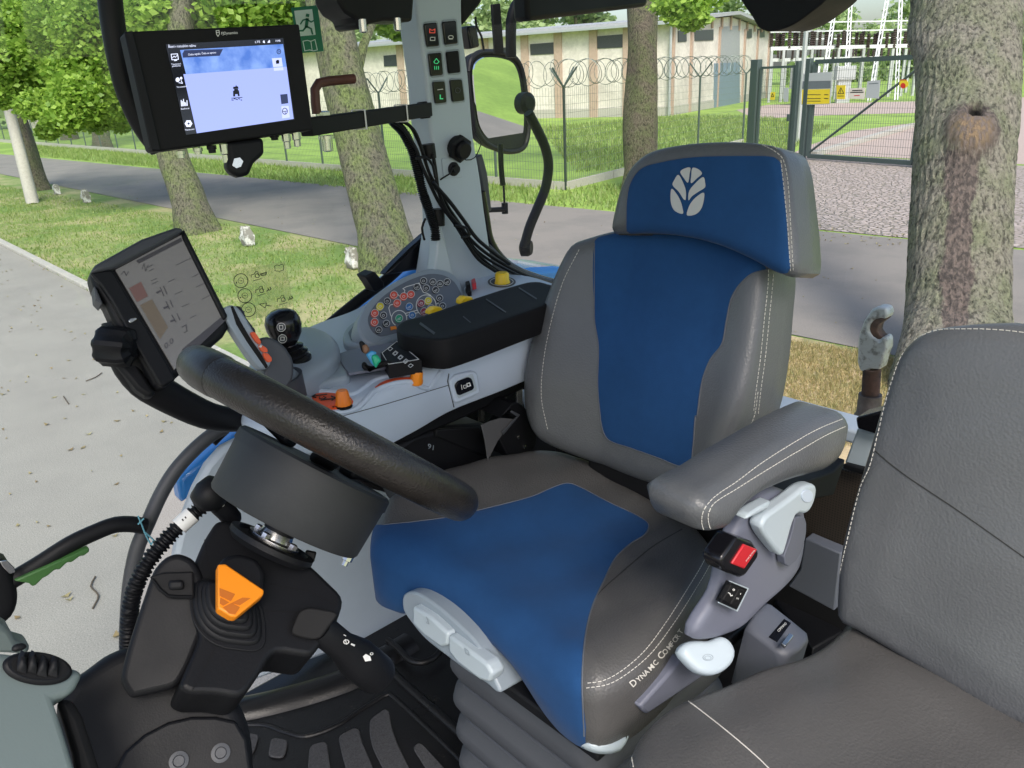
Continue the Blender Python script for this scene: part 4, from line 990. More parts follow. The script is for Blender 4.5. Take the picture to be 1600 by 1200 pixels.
mb = MB(); tt = bvh([bl]); line_px(mb, z6([(50, 988), (90, 1020), (72, 1045), (42, 1040), (68, 1018), (48, 996)]), 1.3, tt, .0002); line_px(mb, z6([(92, 1040), (108, 1032)]), 1.2, tt, .0002); line_px(mb, z6([(72, 1056), (88, 1048), (84, 1060)]), 1.2, tt, .0002)
if mb.V: mb.obj('marking', M['black_ink'], bl, smooth=None)
# front frame with two adjuster paddles
FP = ((0, -.592, 1.95), (0, 1, .12))
fr_px = z3([(208, 500), (212, 480), (240, 466), (280, 476), (360, 530), (440, 600), (510, 670), (555, 740), (590, 820), (620, 890), (600, 885), (560, 850), (480, 800), (400, 740), (300, 660), (235, 580), (212, 540)])
slab('front_frame', fr_px, FP, .012, .04, M['grey_plastic'], seat, bevel=.004, smooth_out=True, step=.006)
for q, mk_ in (([(252, 525), (330, 575), (400, 640), (398, 690), (370, 700), (300, 650), (250, 600)], [(310, 570), (318, 582), (312, 595), (322, 600)]), ([(400, 645), (480, 705), (560, 765), (585, 810), (570, 845), (530, 835), (440, 765), (400, 715)], [(470, 700), (485, 712), (490, 730), (475, 722)])):
    e = slab('adjuster_paddle', z3(q), FP, .026, .0, M['pale_plastic'], seat, bevel=.005, bseg=3)
    mb = MB(); line_px(mb, z3(mk_), .8, (tuple(Vector(FP[0])+Y*.0275), FP[1]), .0003, True); mb.obj('marking', M['grey_plastic'], e, smooth=None)
# suspension bellows: stacked rounded folds
M['bellows'] = MAT('bellows', (.06, .064, .075), .6, bump=.2, bs=300)
be = MB(); cx, cy = .735, -.80
def rrect(hx, hy, r, z, n=6):
    o = []
    for sx, sy, a0 in ((1, 1, 0), (-1, 1, 90), (-1, -1, 180), (1, -1, 270)):
        for k in range(n+1):
            a = math.radians(a0+90*k/n); o.append((cx+sx*(hx-r)+r*math.cos(a), cy+sy*(hy-r)+r*math.sin(a), z))
    return o
rings = [(.215, 1.905), (.222, 1.90), (.222, 1.885), (.205, 1.88)]; z = 1.872
for k in range(5):
    rings += [(.20+.0*k, z), (.212, z-.018), (.216, z-.036), (.208, z-.052), (.186, z-.06), (.20, z-.07)]; z -= .072
rings += [(.21, 1.47)]
V = []; F = []
for hw, zz2 in rings: V += rrect(hw*.82, hw*.82, .05, zz2)
N = 28
for i in range(len(rings)-1):
    for k in range(N): F.append((i*N+k, i*N+(k+1) % N, (i+1)*N+(k+1) % N, (i+1)*N+k))
F.append(tuple(range(N))[::-1])
mk('bellows', V, F, M['bellows'], seat, smooth=40)
mb = MB(); mb.add(*g_box((cx, -.80, 1.915), X, Y, Z, .40, .40, .02)); mb.obj('seat_frame', M['black'], seat, bevel=.004)
mb = MB(); mb.add(*g_box((cx+.02, -1.05, 2.0), X, Y, Z, .36, .05, .16)); mb.obj('back_frame', M['black_matt'], seat, bevel=.01)

# ================================================================ passenger seat
ps = thing('passenger_seat', 'plain grey leather fold-down passenger seat with white seams, in the lower right corner', 'seat', (.2, -.8, 1.8))
pc = pad('seat_cushion', [(984, 1210), (985, 1170), (998, 1138), (1025, 1110), (1063, 1088), (1120, 1064), (1180, 1040), (1240, 1022), (1285, 1000), (1315, 978), (1330, 960), (1450, 1020), (1600, 1110), (1750, 1200), (1800, 1320), (1700, 1480), (1350, 1480), (1100, 1400), (1010, 1300)], PZ(2.03), .09, .022, M['leather_top'], ps, grid=.012, backr=.8, hf=lambda p, d: .012*min(1, d/.08)+.0035*math.sin(p.x*27+p.y*13)*math.sin(p.y*31-p.x*11))
pbp = [(1302, 965), (1303, 920), (1312, 850), (1330, 775), (1352, 705), (1372, 630), (1388, 580), (1408, 545), (1436, 522), (1475, 512), (1540, 507), (1600, 507), (1700, 512), (1800, 530), (1900, 600), (1950, 800), (1960, 1150), (1900, 1330), (1800, 1290), (1600, 1158), (1450, 1062), (1335, 990), (1310, 978)]
PBL = ((0, -.90, 2.03), (0, 1, .2))
pb = pad('backrest', pbp, PBL, .07, .02, M['leather'], ps, grid=.012, backr=1.2, hf=lambda p, d: .01*min(1, d/.06)+.003*math.sin(p.x*23+p.z*17)*math.sin(p.z*26-p.x*9))
b1 = bvh([pb]); b2 = bvh([pc])
z7 = lambda p: zz(1200, 450, 4.0, p)
stitches([z7([(1640, 285), (1500, 268), (1350, 258), (1200, 258), (1080, 262), (980, 290), (900, 340), (850, 400), (810, 480), (775, 580), (750, 660), (720, 770), (695, 880), (675, 960), (655, 1050), (630, 1130)])+[(1345, 760), (1325, 840), (1312, 900), (1308, 940)], z7([(1640, 230), (1500, 212), (1350, 208), (1200, 212)])], b1, M['thread'], pb)
stitches([z6([(120, 1195), (112, 1130), (125, 1060), (165, 980), (240, 915), (340, 865), (480, 800), (700, 705), (860, 665), (960, 615), (1040, 560)]), [(988, 1190), (988, 1170), (1000, 1140), (1028, 1112)]], b2, M['thread'], pc)
mb = MB(); line_px(mb, catmull(z7([(672, 1020), (740, 1080), (830, 1150), (900, 1200)])+[(1500, 800), (1620, 885)], 4, closed=False), 2., b1, .0002)
if mb.V: mb.obj('seam', M['seam'], pb, smooth=None)
mb = MB(); line_px(mb, catmull(z6([(345, 865), (420, 920), (560, 1030), (700, 1150), (780, 1230)]), 4, closed=False), 1.6, b2, .0003)
if mb.V: mb.obj('seam', M['thread'], pc, smooth=None)
print('seat ok')
# ================================================================ cab shell
cab = thing('tractor_cab', 'open tractor cab shell with grey switch pillar, black floor mat, glazing and blue body panels', 'tractor cab', (.6, -.7, 1.3))
M['glass'] = GLASS('glass')
M['blue_paint'] = MAT('blue_paint', (.03, .24, .62), .25, coat=.5)
M['grip'] = MAT('grip_pad', (.045, .046, .05), .85, bump=1., bs=420, var=.5, vs=260)
M['pillar_pl'] = MAT('pillar_plastic', (.42, .49, .56), .45, bump=.1, bs=500)
M['wall_pl'] = MAT('wall_plastic', (.42, .49, .57), .5, var=.05)
FZ = 1.45
fl = mk('floor_mat', *g_box((.62, -.62, FZ-.02), X, Y, Z, 1.84, 1.95, .04), M['rubber'], cab, bevel=.008)
zf = lambda p: zz(380, 1000, 3.81, p)
def on_path(px, pl, step=.01): return [Vector(p) for p in catmull([tuple(onp(a, b, pl)) for a, b in px], step, closed=False)]
def ctube(name, px, pl, r, mat, par, seg=10, **k):
    V, F = g_tube(on_path(px, pl), r, seg, **k); return mk(name, V, F, mat, par, smooth=60)
for i, q in enumerate(([(395, 625), (480, 600), (500, 615), (525, 800), (380, 800)], [(565, 570), (660, 520), (690, 530), (710, 610), (750, 700), (790, 800), (620, 800), (580, 650)], [(752, 470), (840, 408), (870, 420), (885, 520), (920, 620), (1010, 800), (850, 800), (770, 640), (752, 560)], [(1010, 640), (1040, 610), (1070, 620), (1180, 740), (1260, 830), (1130, 830)], [(145, 690), (165, 590), (190, 580), (265, 590), (260, 640), (240, 700)], [(20, 550), (95, 560), (70, 650), (30, 700)])):
    slab('grip_pad', zf(q), PZ(FZ), .006, -.001, M['grip'], fl, bevel=.002, rnd=.012)
for px, r in ((zf([(-80, 505), (50, 505), (140, 510), (250, 550), (375, 575), (560, 510), (700, 420), (830, 340), (870, 322), (900, 345), (1100, 530), (1340, 762), (1500, 930)]), .006), (zf([(860, 180), (890, 200), (1000, 300), (1250, 520), (1500, 740), (1700, 930)]), .011)):
    ctube('ridge', px, PZ(FZ-.001), r, M['rubber'], fl, 10)
ctube('rolled_edge', zf([(-60, 470), (100, 440), (300, 390), (500, 330), (680, 260), (820, 170), (1000, 60)]), PZ(FZ-.022), .045, M['rubber'], fl, 20)
ctube('ridge', zf([(1180, 60), (1130, 110), (1060, 135), (990, 120), (930, 60), (860, 0)]), PZ(FZ+.02), .008, M['rubber'], fl, 10)
slab('side_wall', [(268, 905), (276, 860), (288, 810), (305, 765), (325, 728), (350, 700), (378, 686), (500, 640), (760, 640), (900, 700), (900, 960), (640, 985), (540, 1012), (470, 1038), (405, 1062), (330, 1090), (262, 1110)], PR(1.50), 0, .03, M['wall_pl'], cab, bevel=.01)
mk('rear_wall', *g_box((.9, -1.46, 1.72), X, Y, Z, 1.24, .05, .52), M['black_matt'], cab, bevel=.01)
mk('rear_sill', *g_box((.55, -1.50, 2.05), X, Y, Z, 1.9, .08, .03), M['wall_pl'], cab, bevel=.006)
# under-console moulding
slab('console_plinth', [(560, 715), (620, 675), (700, 640), (845, 590), (870, 640), (872, 720), (760, 780), (640, 780), (560, 760)], PR(1.26), 0, .18, M['black_matt'], cab, bevel=.01)
slab('wheel_arch', [(620, 760), (600, 735), (612, 700), (650, 678), (690, 668), (762, 662), (770, 700), (775, 790), (640, 800)], PR(1.14), 0, .08, M['black'], cab, bevel=.012)
slab('arch_lid', zz(640, 580, 6.154, [(255, 560), (680, 540), (745, 700), (745, 830), (250, 630)]), PR(1.135), .0, .01, M['black'], cab, bevel=.003)
mb = MB(); text_px(mb, '91', (667, 700), (676, 703), (1, -8), PR(1.138), .002)
if mb.V: mb.obj('marking', M['grey_plastic'], cab, smooth=None)
for x, y, w, h in ((752, 640, 6, 40), (778, 630, 14, 30), (812, 618, 5, 36)):
    slab('seat_rail', [(x-w, y-h/2), (x+w, y-h/2-3), (x+w, y+h/2), (x-w, y+h/2)], PR(1.2), 0, .01, M['steel'], cab, bevel=.002)
slab('side_hatch', [(815, 612), (845, 600), (850, 650), (830, 660)], PR(1.22), 0, .01, M['light_plastic'], cab, bevel=.004)
# window frames, seals and glass
ctube('window_seal', [(715, 330), (700, 345), (664, 376), (614, 428), (560, 470), (500, 520), (440, 572), (380, 640), (330, 690)], PR(1.54), .013, M['black'], cab)
slab('corner_trim', [(601, 431), (612, 418), (640, 390), (665, 368), (690, 350), (690, 380), (682, 418), (640, 424)], PR(1.5), 0, .03, M['black_gloss'], cab, bevel=.006)
ctube('door_frame', [(352, 668), (330, 680), (300, 706), (272, 738), (250, 775), (232, 815), (215, 855), (205, 900), (200, 950), (198, 1010), (200, 1080)], PR(1.52), .0145, M['dark_grey'], cab, 14)
for a, px in enumerate(([(690, 340), (640, 390), (560, 465), (440, 570), (330, 688), (262, 760), (222, 850), (206, 960), (202, 1060), (-300, 1060), (-420, -260), (640, -260), (668, 100)], )):
    slab('side_glass', px, PR(1.545), 0, .004, M['glass'], cab, bevel=0, smooth=None)
mk('quarter_glass', [(1.53, -1.30, 2.07), (1.53, -1.94, 2.0), (1.53, -1.94, 3.15), (1.53, -1.30, 3.15)], [(0, 1, 2, 3)], M['glass'], cab, smooth=None)
mk('rear_glass', [(1.53, -1.94, 2.0), (-.5, -1.94, 2.0), (-.5, -1.94, 3.15), (1.53, -1.94, 3.15)], [(0, 1, 2, 3)], M['glass'], cab, smooth=None)
for a, b in (((1.5, -1.93, 3.2), (-.5, -1.93, 3.2)), ((1.5, -1.93, 3.2), (1.5, .6, 3.2)), ((-.5, -1.93, 3.2), (-.5, .6, 3.2)), ((-.5, .6, 3.2), (1.5, .6, 3.2))):
    mk('roof_rail', *g_bar(a, b, .08, .1), M['black_matt'], cab, bevel=.01)
mk('unseen_headliner', *g_box((.68, -.78, 3.30), X, Y, Z, 1.75, 2.4, .08), M['wall_pl'], cab, bevel=.02)  # unseen roof slab, added to shade the cab; left edge cut for light
# pillar with switches
PP = PR(1.42)
pil_px = [(644, -60), (650, 0), (657, 60), (665, 120), (670, 180), (677, 240), (684, 300), (688, 340), (686, 375), (680, 412), (678, 470), (790, 470), (783, 440), (770, 410), (764, 370), (758, 330), (751, 275), (741, 215), (733, 120), (724, 50), (714, -60)]
pil = slab('pillar', pil_px, PP, 0, .07, M['pillar_pl'], cab, bevel=.014, smooth_out=True, step=.02, bseg=3)
slab('pillar_side', [(745, 245), (752, 280), (760, 330), (769, 330), (762, 270), (754, 240)], PR(1.47), 0, .03, M['dark_grey'], cab, bevel=.004)
slab('outer_post', [(634, 30), (648, 28), (664, 120), (674, 200), (690, 330), (680, 345), (668, 290), (656, 180), (646, 100)], PR(1.53), 0, .03, M['dark_grey'], cab, bevel=.004)
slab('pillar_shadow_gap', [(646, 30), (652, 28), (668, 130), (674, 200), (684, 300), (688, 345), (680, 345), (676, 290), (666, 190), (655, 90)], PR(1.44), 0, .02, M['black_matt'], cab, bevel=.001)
slab('pillar_foot', [(686, 345), (690, 350), (712, 440), (676, 440), (682, 400)], PR(1.40), 0, .03, M['pale_plastic'], cab, bevel=.008)
sws = [[(663, 37), (683, 35), (687, 72), (668, 73)], [(692, 34), (713, 32), (716, 68), (696, 70)], [(670, 84), (690, 82), (693, 117), (674, 119)], [(698, 81), (717, 79), (720, 113), (702, 115)], [(677, 128), (695, 127), (698, 160), (681, 162)], [(704, 125), (722, 124), (726, 157), (708, 159)]]
M['led_red'] = MAT('led_red', (.8, .08, .05), .5, emit=((1, .12, .08), .15)); M['led_green'] = MAT('led_green', (.05, .6, .2), .5, emit=((.1, 1, .4), .15))
for i, q in enumerate(sws):
    c = np.mean(q, 0); big = [tuple(c+(np.array(p)-c)*1.16) for p in q]
    s = slab('rocker_switch', big, PP, .002, .0, M['grey_plastic'], pil, bevel=.001, rnd=.006)
    slab('rocker', q, PP, .006, 0, M['black_gloss'] if i != 3 else M['black_matt'], pil, bevel=.002, rnd=.004)
    pl = PR(1.42-.0065); mb = MB(); u = lambda dx, dy: (c[0]+dx, c[1]+dy); mm = M['white_mark']
    if i == 0: line_px(mb, [u(-4, -9), u(-4, -3), u(4, -3), u(4, -9), u(1, -7), u(-1, -7)], 1.1, pl, .0002, True); mm = M['led_red']
    if i == 1: line_px(mb, ell(c[0], c[1]+7, 4, 2.5, 10), .9, pl, .0002, True); line_px(mb, [u(-3, 10), u(3, 10)], 1, pl)
    if i == 2: line_px(mb, [u(-4, -4), u(0, -9), u(4, -4), u(1, -1), u(-3, -2)], 1.1, pl, .0002, True); [line_px(mb, [u(k, 3), u(k+.3, 8)], 1.1, pl) for k in (-3, 0, 3)]; mm = M['led_green']
    if i == 4: line_px(mb, [u(0, 4), u(0, 10), u(4, 10)], 1.6, pl, .0002); mm = M['led_green']; 
    if i == 5: line_px(mb, ell(c[0], c[1], 4, 4, 12), .8, pl, .0002, True); mm = M['dark_grey']
    if mb.V: mb.obj('marking', mm, pil, smooth=None)
    if i == 0: mb = MB(); line_px(mb, [u(-3, 4), u(-3, 9), u(4, 9), u(4, 4)], 1.0, pl, .0002, True); mb.obj('marking', M['white_mark'], pil, smooth=None)
    if i == 4: mb = MB(); line_px(mb, [u(-4, -4), u(4, -5)], 1.0, pl, .0002); mb.obj('marking', M['white_mark'], pil, smooth=None)
slab('socket_plate', [(690, 247), (719, 246), (724, 277), (694, 279)], PP, .003, 0, M['pillar_pl'], pil, bevel=.002, rnd=.006)
nP = frame(PP)[3]
c = onp(713, 230, PP); V, F = g_lathe([(.026, 0), (.026, .012), (.020, .014), (.020, .028), (.016, .032), (.001, .032)], c, nP+Vector((0, 0, -.25)), 24); mk('power_socket', V, F, M['black'], pil, smooth=35)
V, F = g_lathe([(.030, .008), (.030, .018), (.024, .02)], c+nP*.0, nP+Vector((0, 0, -.25)), 6); mk('socket_nut', V, F, M['black'], pil, smooth=None)
c = onp(707, 264, PP); V, F = g_lathe([(.015, 0), (.015, .006), (.009, .008), (.009, .016), (.001, .016)], c, nP, 20); mk('aux_socket', V, F, M['black'], pil, smooth=35)
V, F = g_tube([onp(708, 262, PR(1.40)), onp(702, 272, PR(1.395)), onp(692, 278, PR(1.405)), onp(688, 281, PR(1.41))], .0018, 6); mk('socket_strap', V, F, M['black'], pil)
ctube('socket_cord', [(716, 240), (728, 250), (742, 246), (750, 230), (752, 224), (740, 205)], PR(1.395), .0012, M['black'], pil, 5)
# floor-side and rear trim seen between the seats
slab('rear_panel', z5([(1245, 285), (1345, 320), (1292, 495), (1180, 462)]), PF(-1.32), 0, .03, M['pale_plastic'], cab, bevel=.004)
slab('rear_panel_cap', z5([(1236, 232), (1380, 196), (1380, 330), (1245, 288)]), PF(-1.30), 0, .05, M['black_gloss'], cab, bevel=.004)
slab('panel_seal', z5([(1180, 462), (1300, 493), (1290, 522), (1170, 488)]), PF(-1.31), 0, .03, M['black'], cab, bevel=.003)
def grille():
    m = MAT('grille_mesh', (.02, .018, .014), .6); nt = m.node_tree; b = nt.nodes['Principled BSDF']; tc = nt.nodes.new('ShaderNodeTexCoord'); v = nt.nodes.new('ShaderNodeTexVoronoi'); v.inputs['Scale'].default_value = 190; v.inputs['Randomness'].default_value = 0
    lk(nt, tc.outputs['Object'], v.inputs[0]); r = nt.nodes.new('ShaderNodeMapRange'); r.inputs[1].default_value = .3; r.inputs[2].default_value = .5; lk(nt, v.outputs['Distance'], r.inputs[0])
    x = nt.nodes.new('ShaderNodeMix'); x.data_type = 'RGBA'; x.inputs[6].default_value = (.006, .005, .005, 1); x.inputs[7].default_value = (.045, .034, .024, 1); lk(nt, r.outputs[0], x.inputs[0]); lk(nt, x.outputs[2], b.inputs['Base Color']); return m
slab('vent_grille', z5([(1160, 488), (1296, 520), (1160, 915), (985, 840), (960, 700), (1040, 560)]), PF(-1.33), 0, .02, grille(), cab, bevel=.003)
slab('lower_trim', z5([(985, 835), (1165, 912), (1130, 1200), (900, 1075), (960, 990)]), PF(-1.30), 0, .03, MAT('slate_trim', (.15, .165, .20), .5), cab, bevel=.003)
slab('tread_ledge', z6([(850, 345), (1045, 430), (1100, 560), (960, 640), (780, 410)]), PZ(1.62), 0, .04, M['black'], cab, bevel=.004)
# blue bodywork outside the right-hand glass
slab('body_panel', [(278, 750), (330, 706), (384, 668), (470, 570), (540, 505), (610, 450), (660, 412), (660, 470), (540, 560), (420, 672), (330, 745), (285, 790)], PR(1.66), 0, .05, M['blue_paint'], cab, bevel=.012)
slab('rear_fender', [(800, 425), (835, 419), (870, 417), (905, 420), (960, 430), (960, 470), (860, 450), (820, 440)], PR(1.8), 0, .25, M['blue_paint'], cab, bevel=.02)
ctube('rear_seal', [(750, 300), (757, 340), (764, 376), (780, 402), (805, 422), (840, 436), (885, 449), (960, 480)], PR(1.46), .013, M['black_gloss'], cab)
slab('rear_trim', [(764, 378), (790, 404), (830, 426), (884, 444), (900, 470), (840, 445), (790, 440), (766, 425)], PR(1.44), 0, .03, M['dark_grey'], cab, bevel=.006)
mb = MB(); mb.add(*g_lathe([(.010, 0), (.018, .004), (.018, .03), (.008, .035)], onp(882, 432, PR(1.45)), X*-1+Y*.3, 16)); mb.obj('trim_knob', M['black'], cab)
# roof-edge pieces that dip into the top of the picture
slab('roof_lamp', [(522, -30), (530, 4), (540, 20), (556, 30), (560, 44), (570, 46), (575, 38), (600, 32), (645, 34), (650, -30)], PR(1.3), 0, .08, M['black'], cab, bevel=.008)
slab('roof_gusset', [(718, -30), (770, -30), (750, 8), (724, 40), (720, 10)], PR(1.42), 0, .05, M['black_matt'], cab, bevel=.006)
slab('blind_roller', [(822, -20), (825, 33), (835, 32), (1012, 10), (1016, -20)], PR(1.44), .02, .03, M['black'], cab, bevel=.01)
slab('roof_speaker', [(1148, -20), (1160, 5), (1176, 28), (1184, 42), (1198, 49), (1214, 48), (1240, 38), (1266, 20), (1290, 0), (1300, -20)], PF(-1.5), .02, .1, M['black'], cab, bevel=.02, smooth_out=True)
for x, y in ((566, 30), (620, 28)): 
    V, F = g_lathe([(.007, 0), (.007, .02), (.004, .022)], onp(x, y, PR(1.29)), -Z, 10); mk('lamp_bolt', V, F, M['steel'], cab)
# stickers on the side glass
M['st_green'] = MAT('sticker_green', (.01, .17, .09), .5); M['st_pale'] = MAT('sticker_pale', (.62, .78, .72), .6)
SG = PR(1.538)
slab('exit_sticker', [(455, 12), (496, 8), (506, 80), (468, 83)], SG, .001, 0, M['st_green'], cab, bevel=0, smooth=None)
mb = MB(); fill_px(mb, zz(0, 0, 2.6667, [(1225, 45), (1300, 38), (1315, 145), (1243, 152)]), PR(1.5365), .0001); mb.obj('sticker_field', M['st_pale'], cab, smooth=None)
mb = MB(); P5 = PR(1.5355)
for ln, w in (([(1282, 62), (1281, 66)], 5), ([(1280, 80), (1276, 112)], 5), ([(1280, 80), (1262, 84), (1252, 100)], 2), ([(1281, 82), (1296, 92), (1310, 84)], 2), ([(1276, 110), (1262, 128), (1250, 128)], 2.6), ([(1278, 110), (1296, 120), (1302, 142)], 2.6)): line_px(mb, zz(0, 0, 2.6667, ln), w, P5, .0001)
mb.obj('running_figure', M['st_green'], cab, smooth=None)
mb = MB(); line_px(mb, zz(0, 0, 2.6667, [(1262, 172), (1280, 168), (1295, 172), (1312, 165), (1322, 208), (1305, 212), (1290, 208), (1270, 212)]), 1.2, PR(1.5365), .0001, True); line_px(mb, zz(0, 0, 2.6667, [(1295, 172), (1300, 208)]), 1, PR(1.5365), .0001); mb.obj('book_symbol', M['st_pale'], cab, smooth=None)
tm = GLASS('legend_film', (1, .99, .86)); nt_ = tm.node_tree; mo_ = [n for n in nt_.nodes if n.type == 'OUTPUT_MATERIAL'][0]; src_ = mo_.inputs[0].links[0].from_socket; df_ = nt_.nodes.new('ShaderNodeBsdfTranslucent'); df_.inputs[0].default_value = (.85, .82, .6, 1); mx_ = nt_.nodes.new('ShaderNodeMixShader'); mx_.inputs[0].default_value = .2; lk(nt_, src_, mx_.inputs[1]); lk(nt_, df_.outputs[0], mx_.inputs[2]); lk(nt_, mx_.outputs[0], mo_.inputs[0])
slab('legend_film', zz(100, 330, 3.2, [(835, 300), (1105, 250), (1150, 470), (1040, 520), (900, 545)]), PR(1.5385), 0, .0005, tm, cab, bevel=0, smooth=None)
mb = MB(); q = lambda p: zz(100, 330, 3.2, p)
for cx_, cy_ in ((883, 347), (903, 422), (921, 492)):
    a, b = q([(cx_, cy_)])[0]; line_px(mb, ell(a, b, 11, 11, 20), 1.1, SG, .001, True); line_px(mb, ell(a, b, 4.5, 4.5, 12), .7, SG, .001, True); line_px(mb, [(a-2, b), (a+2, b)], .8, SG, .001); fill_px(mb, ell(a-7, b+3, 1.2, 1.2, 8), SG, .001)
for dx, dy, ty in ((0, 0, 1), (22, 75, 2), (130, 120, 2)):
    line_px(mb, q([(935+dx, 332+dy), (935+dx, 318+dy), (950+dx, 314+dy), (955+dx, 302+dy), (968+dx, 302+dy), (970+dx, 318+dy)]), .9, SG, .001); line_px(mb, ell(*q([(965+dx, 322+dy)])[0], 3.2, 3.2, 12), 1, SG, .001, True)
    line_px(mb, q([(945+dx, 348+dy), (985+dx, 336+dy)]), .8, SG, .001)
    if ty == 1: line_px(mb, q([(982, 314), (1010, 306), (1008, 318), (984, 320)]), 1.5, SG, .001, True)
    else: [line_px(mb, q([(995+dx+k*12, 308+dy-k*4), (1000+dx+k*12, 316+dy-k*4), (990+dx+k*12, 325+dy-k*4)]), 1.2, SG, .001) for k in (0, 1)]
line_px(mb, q([(976, 464), (1012, 458), (1004, 484), (976, 464)]), 1, SG, .001); line_px(mb, q([(1012, 470), (1036, 474)]), 1.2, SG, .001)
line_px(mb, q([(1052, 275), (1062, 268), (1074, 272), (1086, 264), (1096, 270), (1096, 294), (1076, 300), (1054, 298)]), .8, SG, .001, True)
mb.obj('gear_legend', M['black_ink'], cab, smooth=None)

# ================================================================ grab handle on the door and string
dh = thing('door_handle', 'black tubular door handle with a green squeeze grip at the lower left', 'door handle', tuple(onp(110, 860, PR(1.5))))
ctube('handle_tube', [(226, 822), (205, 819), (180, 820), (150, 831), (110, 850), (60, 882), (10, 912)], PR(1.49), .0155, M['black'], dh, 14)
M['green_pl'] = MAT('green_plastic', (.045, .13, .035), .5)
slab('squeeze_grip', zz(0, 750, 2.6667, [(60, 422), (118, 395), (372, 282), (374, 300), (350, 318), (335, 318), (300, 345), (280, 345), (250, 375), (230, 375), (200, 400), (180, 410), (150, 440), (135, 445), (122, 432)]), PR(1.468), 0, .015, M['green_pl'], dh, bevel=.003)
pad('latch_housing', zz(0, 750, 2.6667, [(-60, 350), (0, 335), (40, 350), (60, 400), (80, 480), (70, 550), (30, 600), (-60, 620)]), PR(1.47), .05, .015, M['black'], dh, grid=.012)
slab('latch_plate', zz(0, 750, 2.6667, [(0, 340), (30, 335), (60, 365), (66, 385), (40, 392), (10, 360)]), PR(1.455), .003, 0, M['steel'], dh, bevel=.001)
mb = MB()
for ln in ([(575, 150), (590, 185), (610, 235), (630, 270)], [(575, 185), (600, 160)], [(600, 215), (640, 250), (655, 275)], [(630, 270), (640, 250), (660, 262)]):
    V, F = g_tube(on_path(zz(0, 750, 2.6667, ln), PR(1.47)), .0016, 5); mb.add(V, F)
mb.obj('string', MAT('blue_string', (.12, .33, .42), .8), smooth=None, label='thin blue twine knotted where the door handle joins the frame', cat='string')
# black curved grab rail at the windscreen edge, upper left
mb = MB(); V, F = g_tube(on_path([(168, -60), (172, 0), (180, 60), (192, 118), (206, 160), (226, 200), (250, 232)], PR(1.28)), .0165, 14); mb.add(V, F)
mb.obj('grab_rail', M['black'], smooth=60, label='black curved windscreen grab rail passing behind the lit guidance screen', cat='rail')

# ================================================================ outside mirror, rail and strut
MP_ = ((1.88, 0, 0), (1, .28, 0))
MG_ = ((1.872, 0, 0), (1, .28, .22)); mi = thing('side_mirror', 'black framed rectangular side mirror hanging outside the rear quarter glass', 'mirror', tuple(onp(785, 160, MP_)))
mo = [(620, 300), (628, 250), (660, 222), (700, 216), (760, 222), (815, 245), (842, 300), (858, 400), (868, 480), (866, 560), (850, 612), (800, 632), (740, 622), (685, 590), (648, 530), (630, 420)]
z2 = lambda p: zz(500, 0, 2.6667, p)
slab('housing', z2(mo), MP_, .0, .05, M['black'], mi, bevel=.012, smooth_out=True, step=.015)
M['mirror'] = MAT('mirror_glass', (.86, .88, .88), .015, metal=1.)
cc = np.mean(mo, 0); sm = [tuple(cc+(np.array(p)-cc)*[.84, .885]) for p in mo]
gl = slab('mirror_glass', z2(sm), (tuple(onp(*z2([cc])[0], ((1.862, 0, 0), (1, .28, 0)))), (1, .28, .17)), .006, 0, M['mirror'], mi, bevel=0, smooth_out=True, step=.015, smooth=None)
V, F = g_tube(on_path(z2(mo+mo[:1]), ((1.878, 0, 0), (1, .28, 0))), .011, 10); mk('rim', V, F, M['black'], mi)
ctube('mirror_arm', z2([(850, -60), (835, 0), (812, 30), (798, 80), (795, 150), (796, 240)]), PR(1.86), .016, M['black'], mi)
slab('arm_plate', z2([(718, 18), (752, 14), (768, 225), (732, 225)]), PR(1.9), 0, .01, M['black_matt'], mi, bevel=.002)
V, F = g_lathe([(.02, 0), (.034, .01), (.034, .04), (.02, .05)], onp(*z2([(876, 430)])[0], PR(1.95)), X, 20); mk('pivot', V, F, M['black'], mi)
slab('marker_lamp', z2([(612, 108), (655, 105), (668, 195), (628, 205)]), PR(1.62), 0, .03, M['black_gloss'], mi, bevel=.005)
ctube('lamp_cable', z2([(648, 70), (652, 110), (672, 150), (682, 210)]), PR(1.6), .003, M['black'], mi, 6)
mb = MB(); V, F = g_tube(on_path(z2([(868, 470), (905, 540), (940, 620), (952, 690), (940, 780), (905, 870), (872, 950), (850, 1032)]), PR(1.72)), .0145, 14); mb.add(V, F)
gr = mb.obj('grab_bar', M['black'], label='long bent black grab bar with a rubber foot, outside between mirror and seat', cat='grab bar')
V, F = g_lathe([(.02, -.01), (.026, 0), (.026, .02), (.012, .026)], onp(*z2([(868, 1032)])[0], PR(1.72)), X+Y*.6, 20); mk('end_cap', V, F, M['black'], gr)
gsu = thing('gas_strut', 'thin black gas strut with a ball end beside the pillar, below the mirror', 'strut', tuple(onp(785, 310, PR(1.66))))
ctube('cylinder', z2([(752, 600), (755, 700), (762, 772)]), PR(1.66), .0075, M['black'], gsu)
ctube('rod', z2([(765, 770), (769, 860)]), PR(1.66), .0032, M['black_gloss'], gsu)
ctube('ball_end', z2([(769, 846), (771, 890)]), PR(1.66), .009, M['black'], gsu)
ctube('bracket', z2([(690, 876), (768, 872)]), PR(1.655), .007, M['black'], gsu)

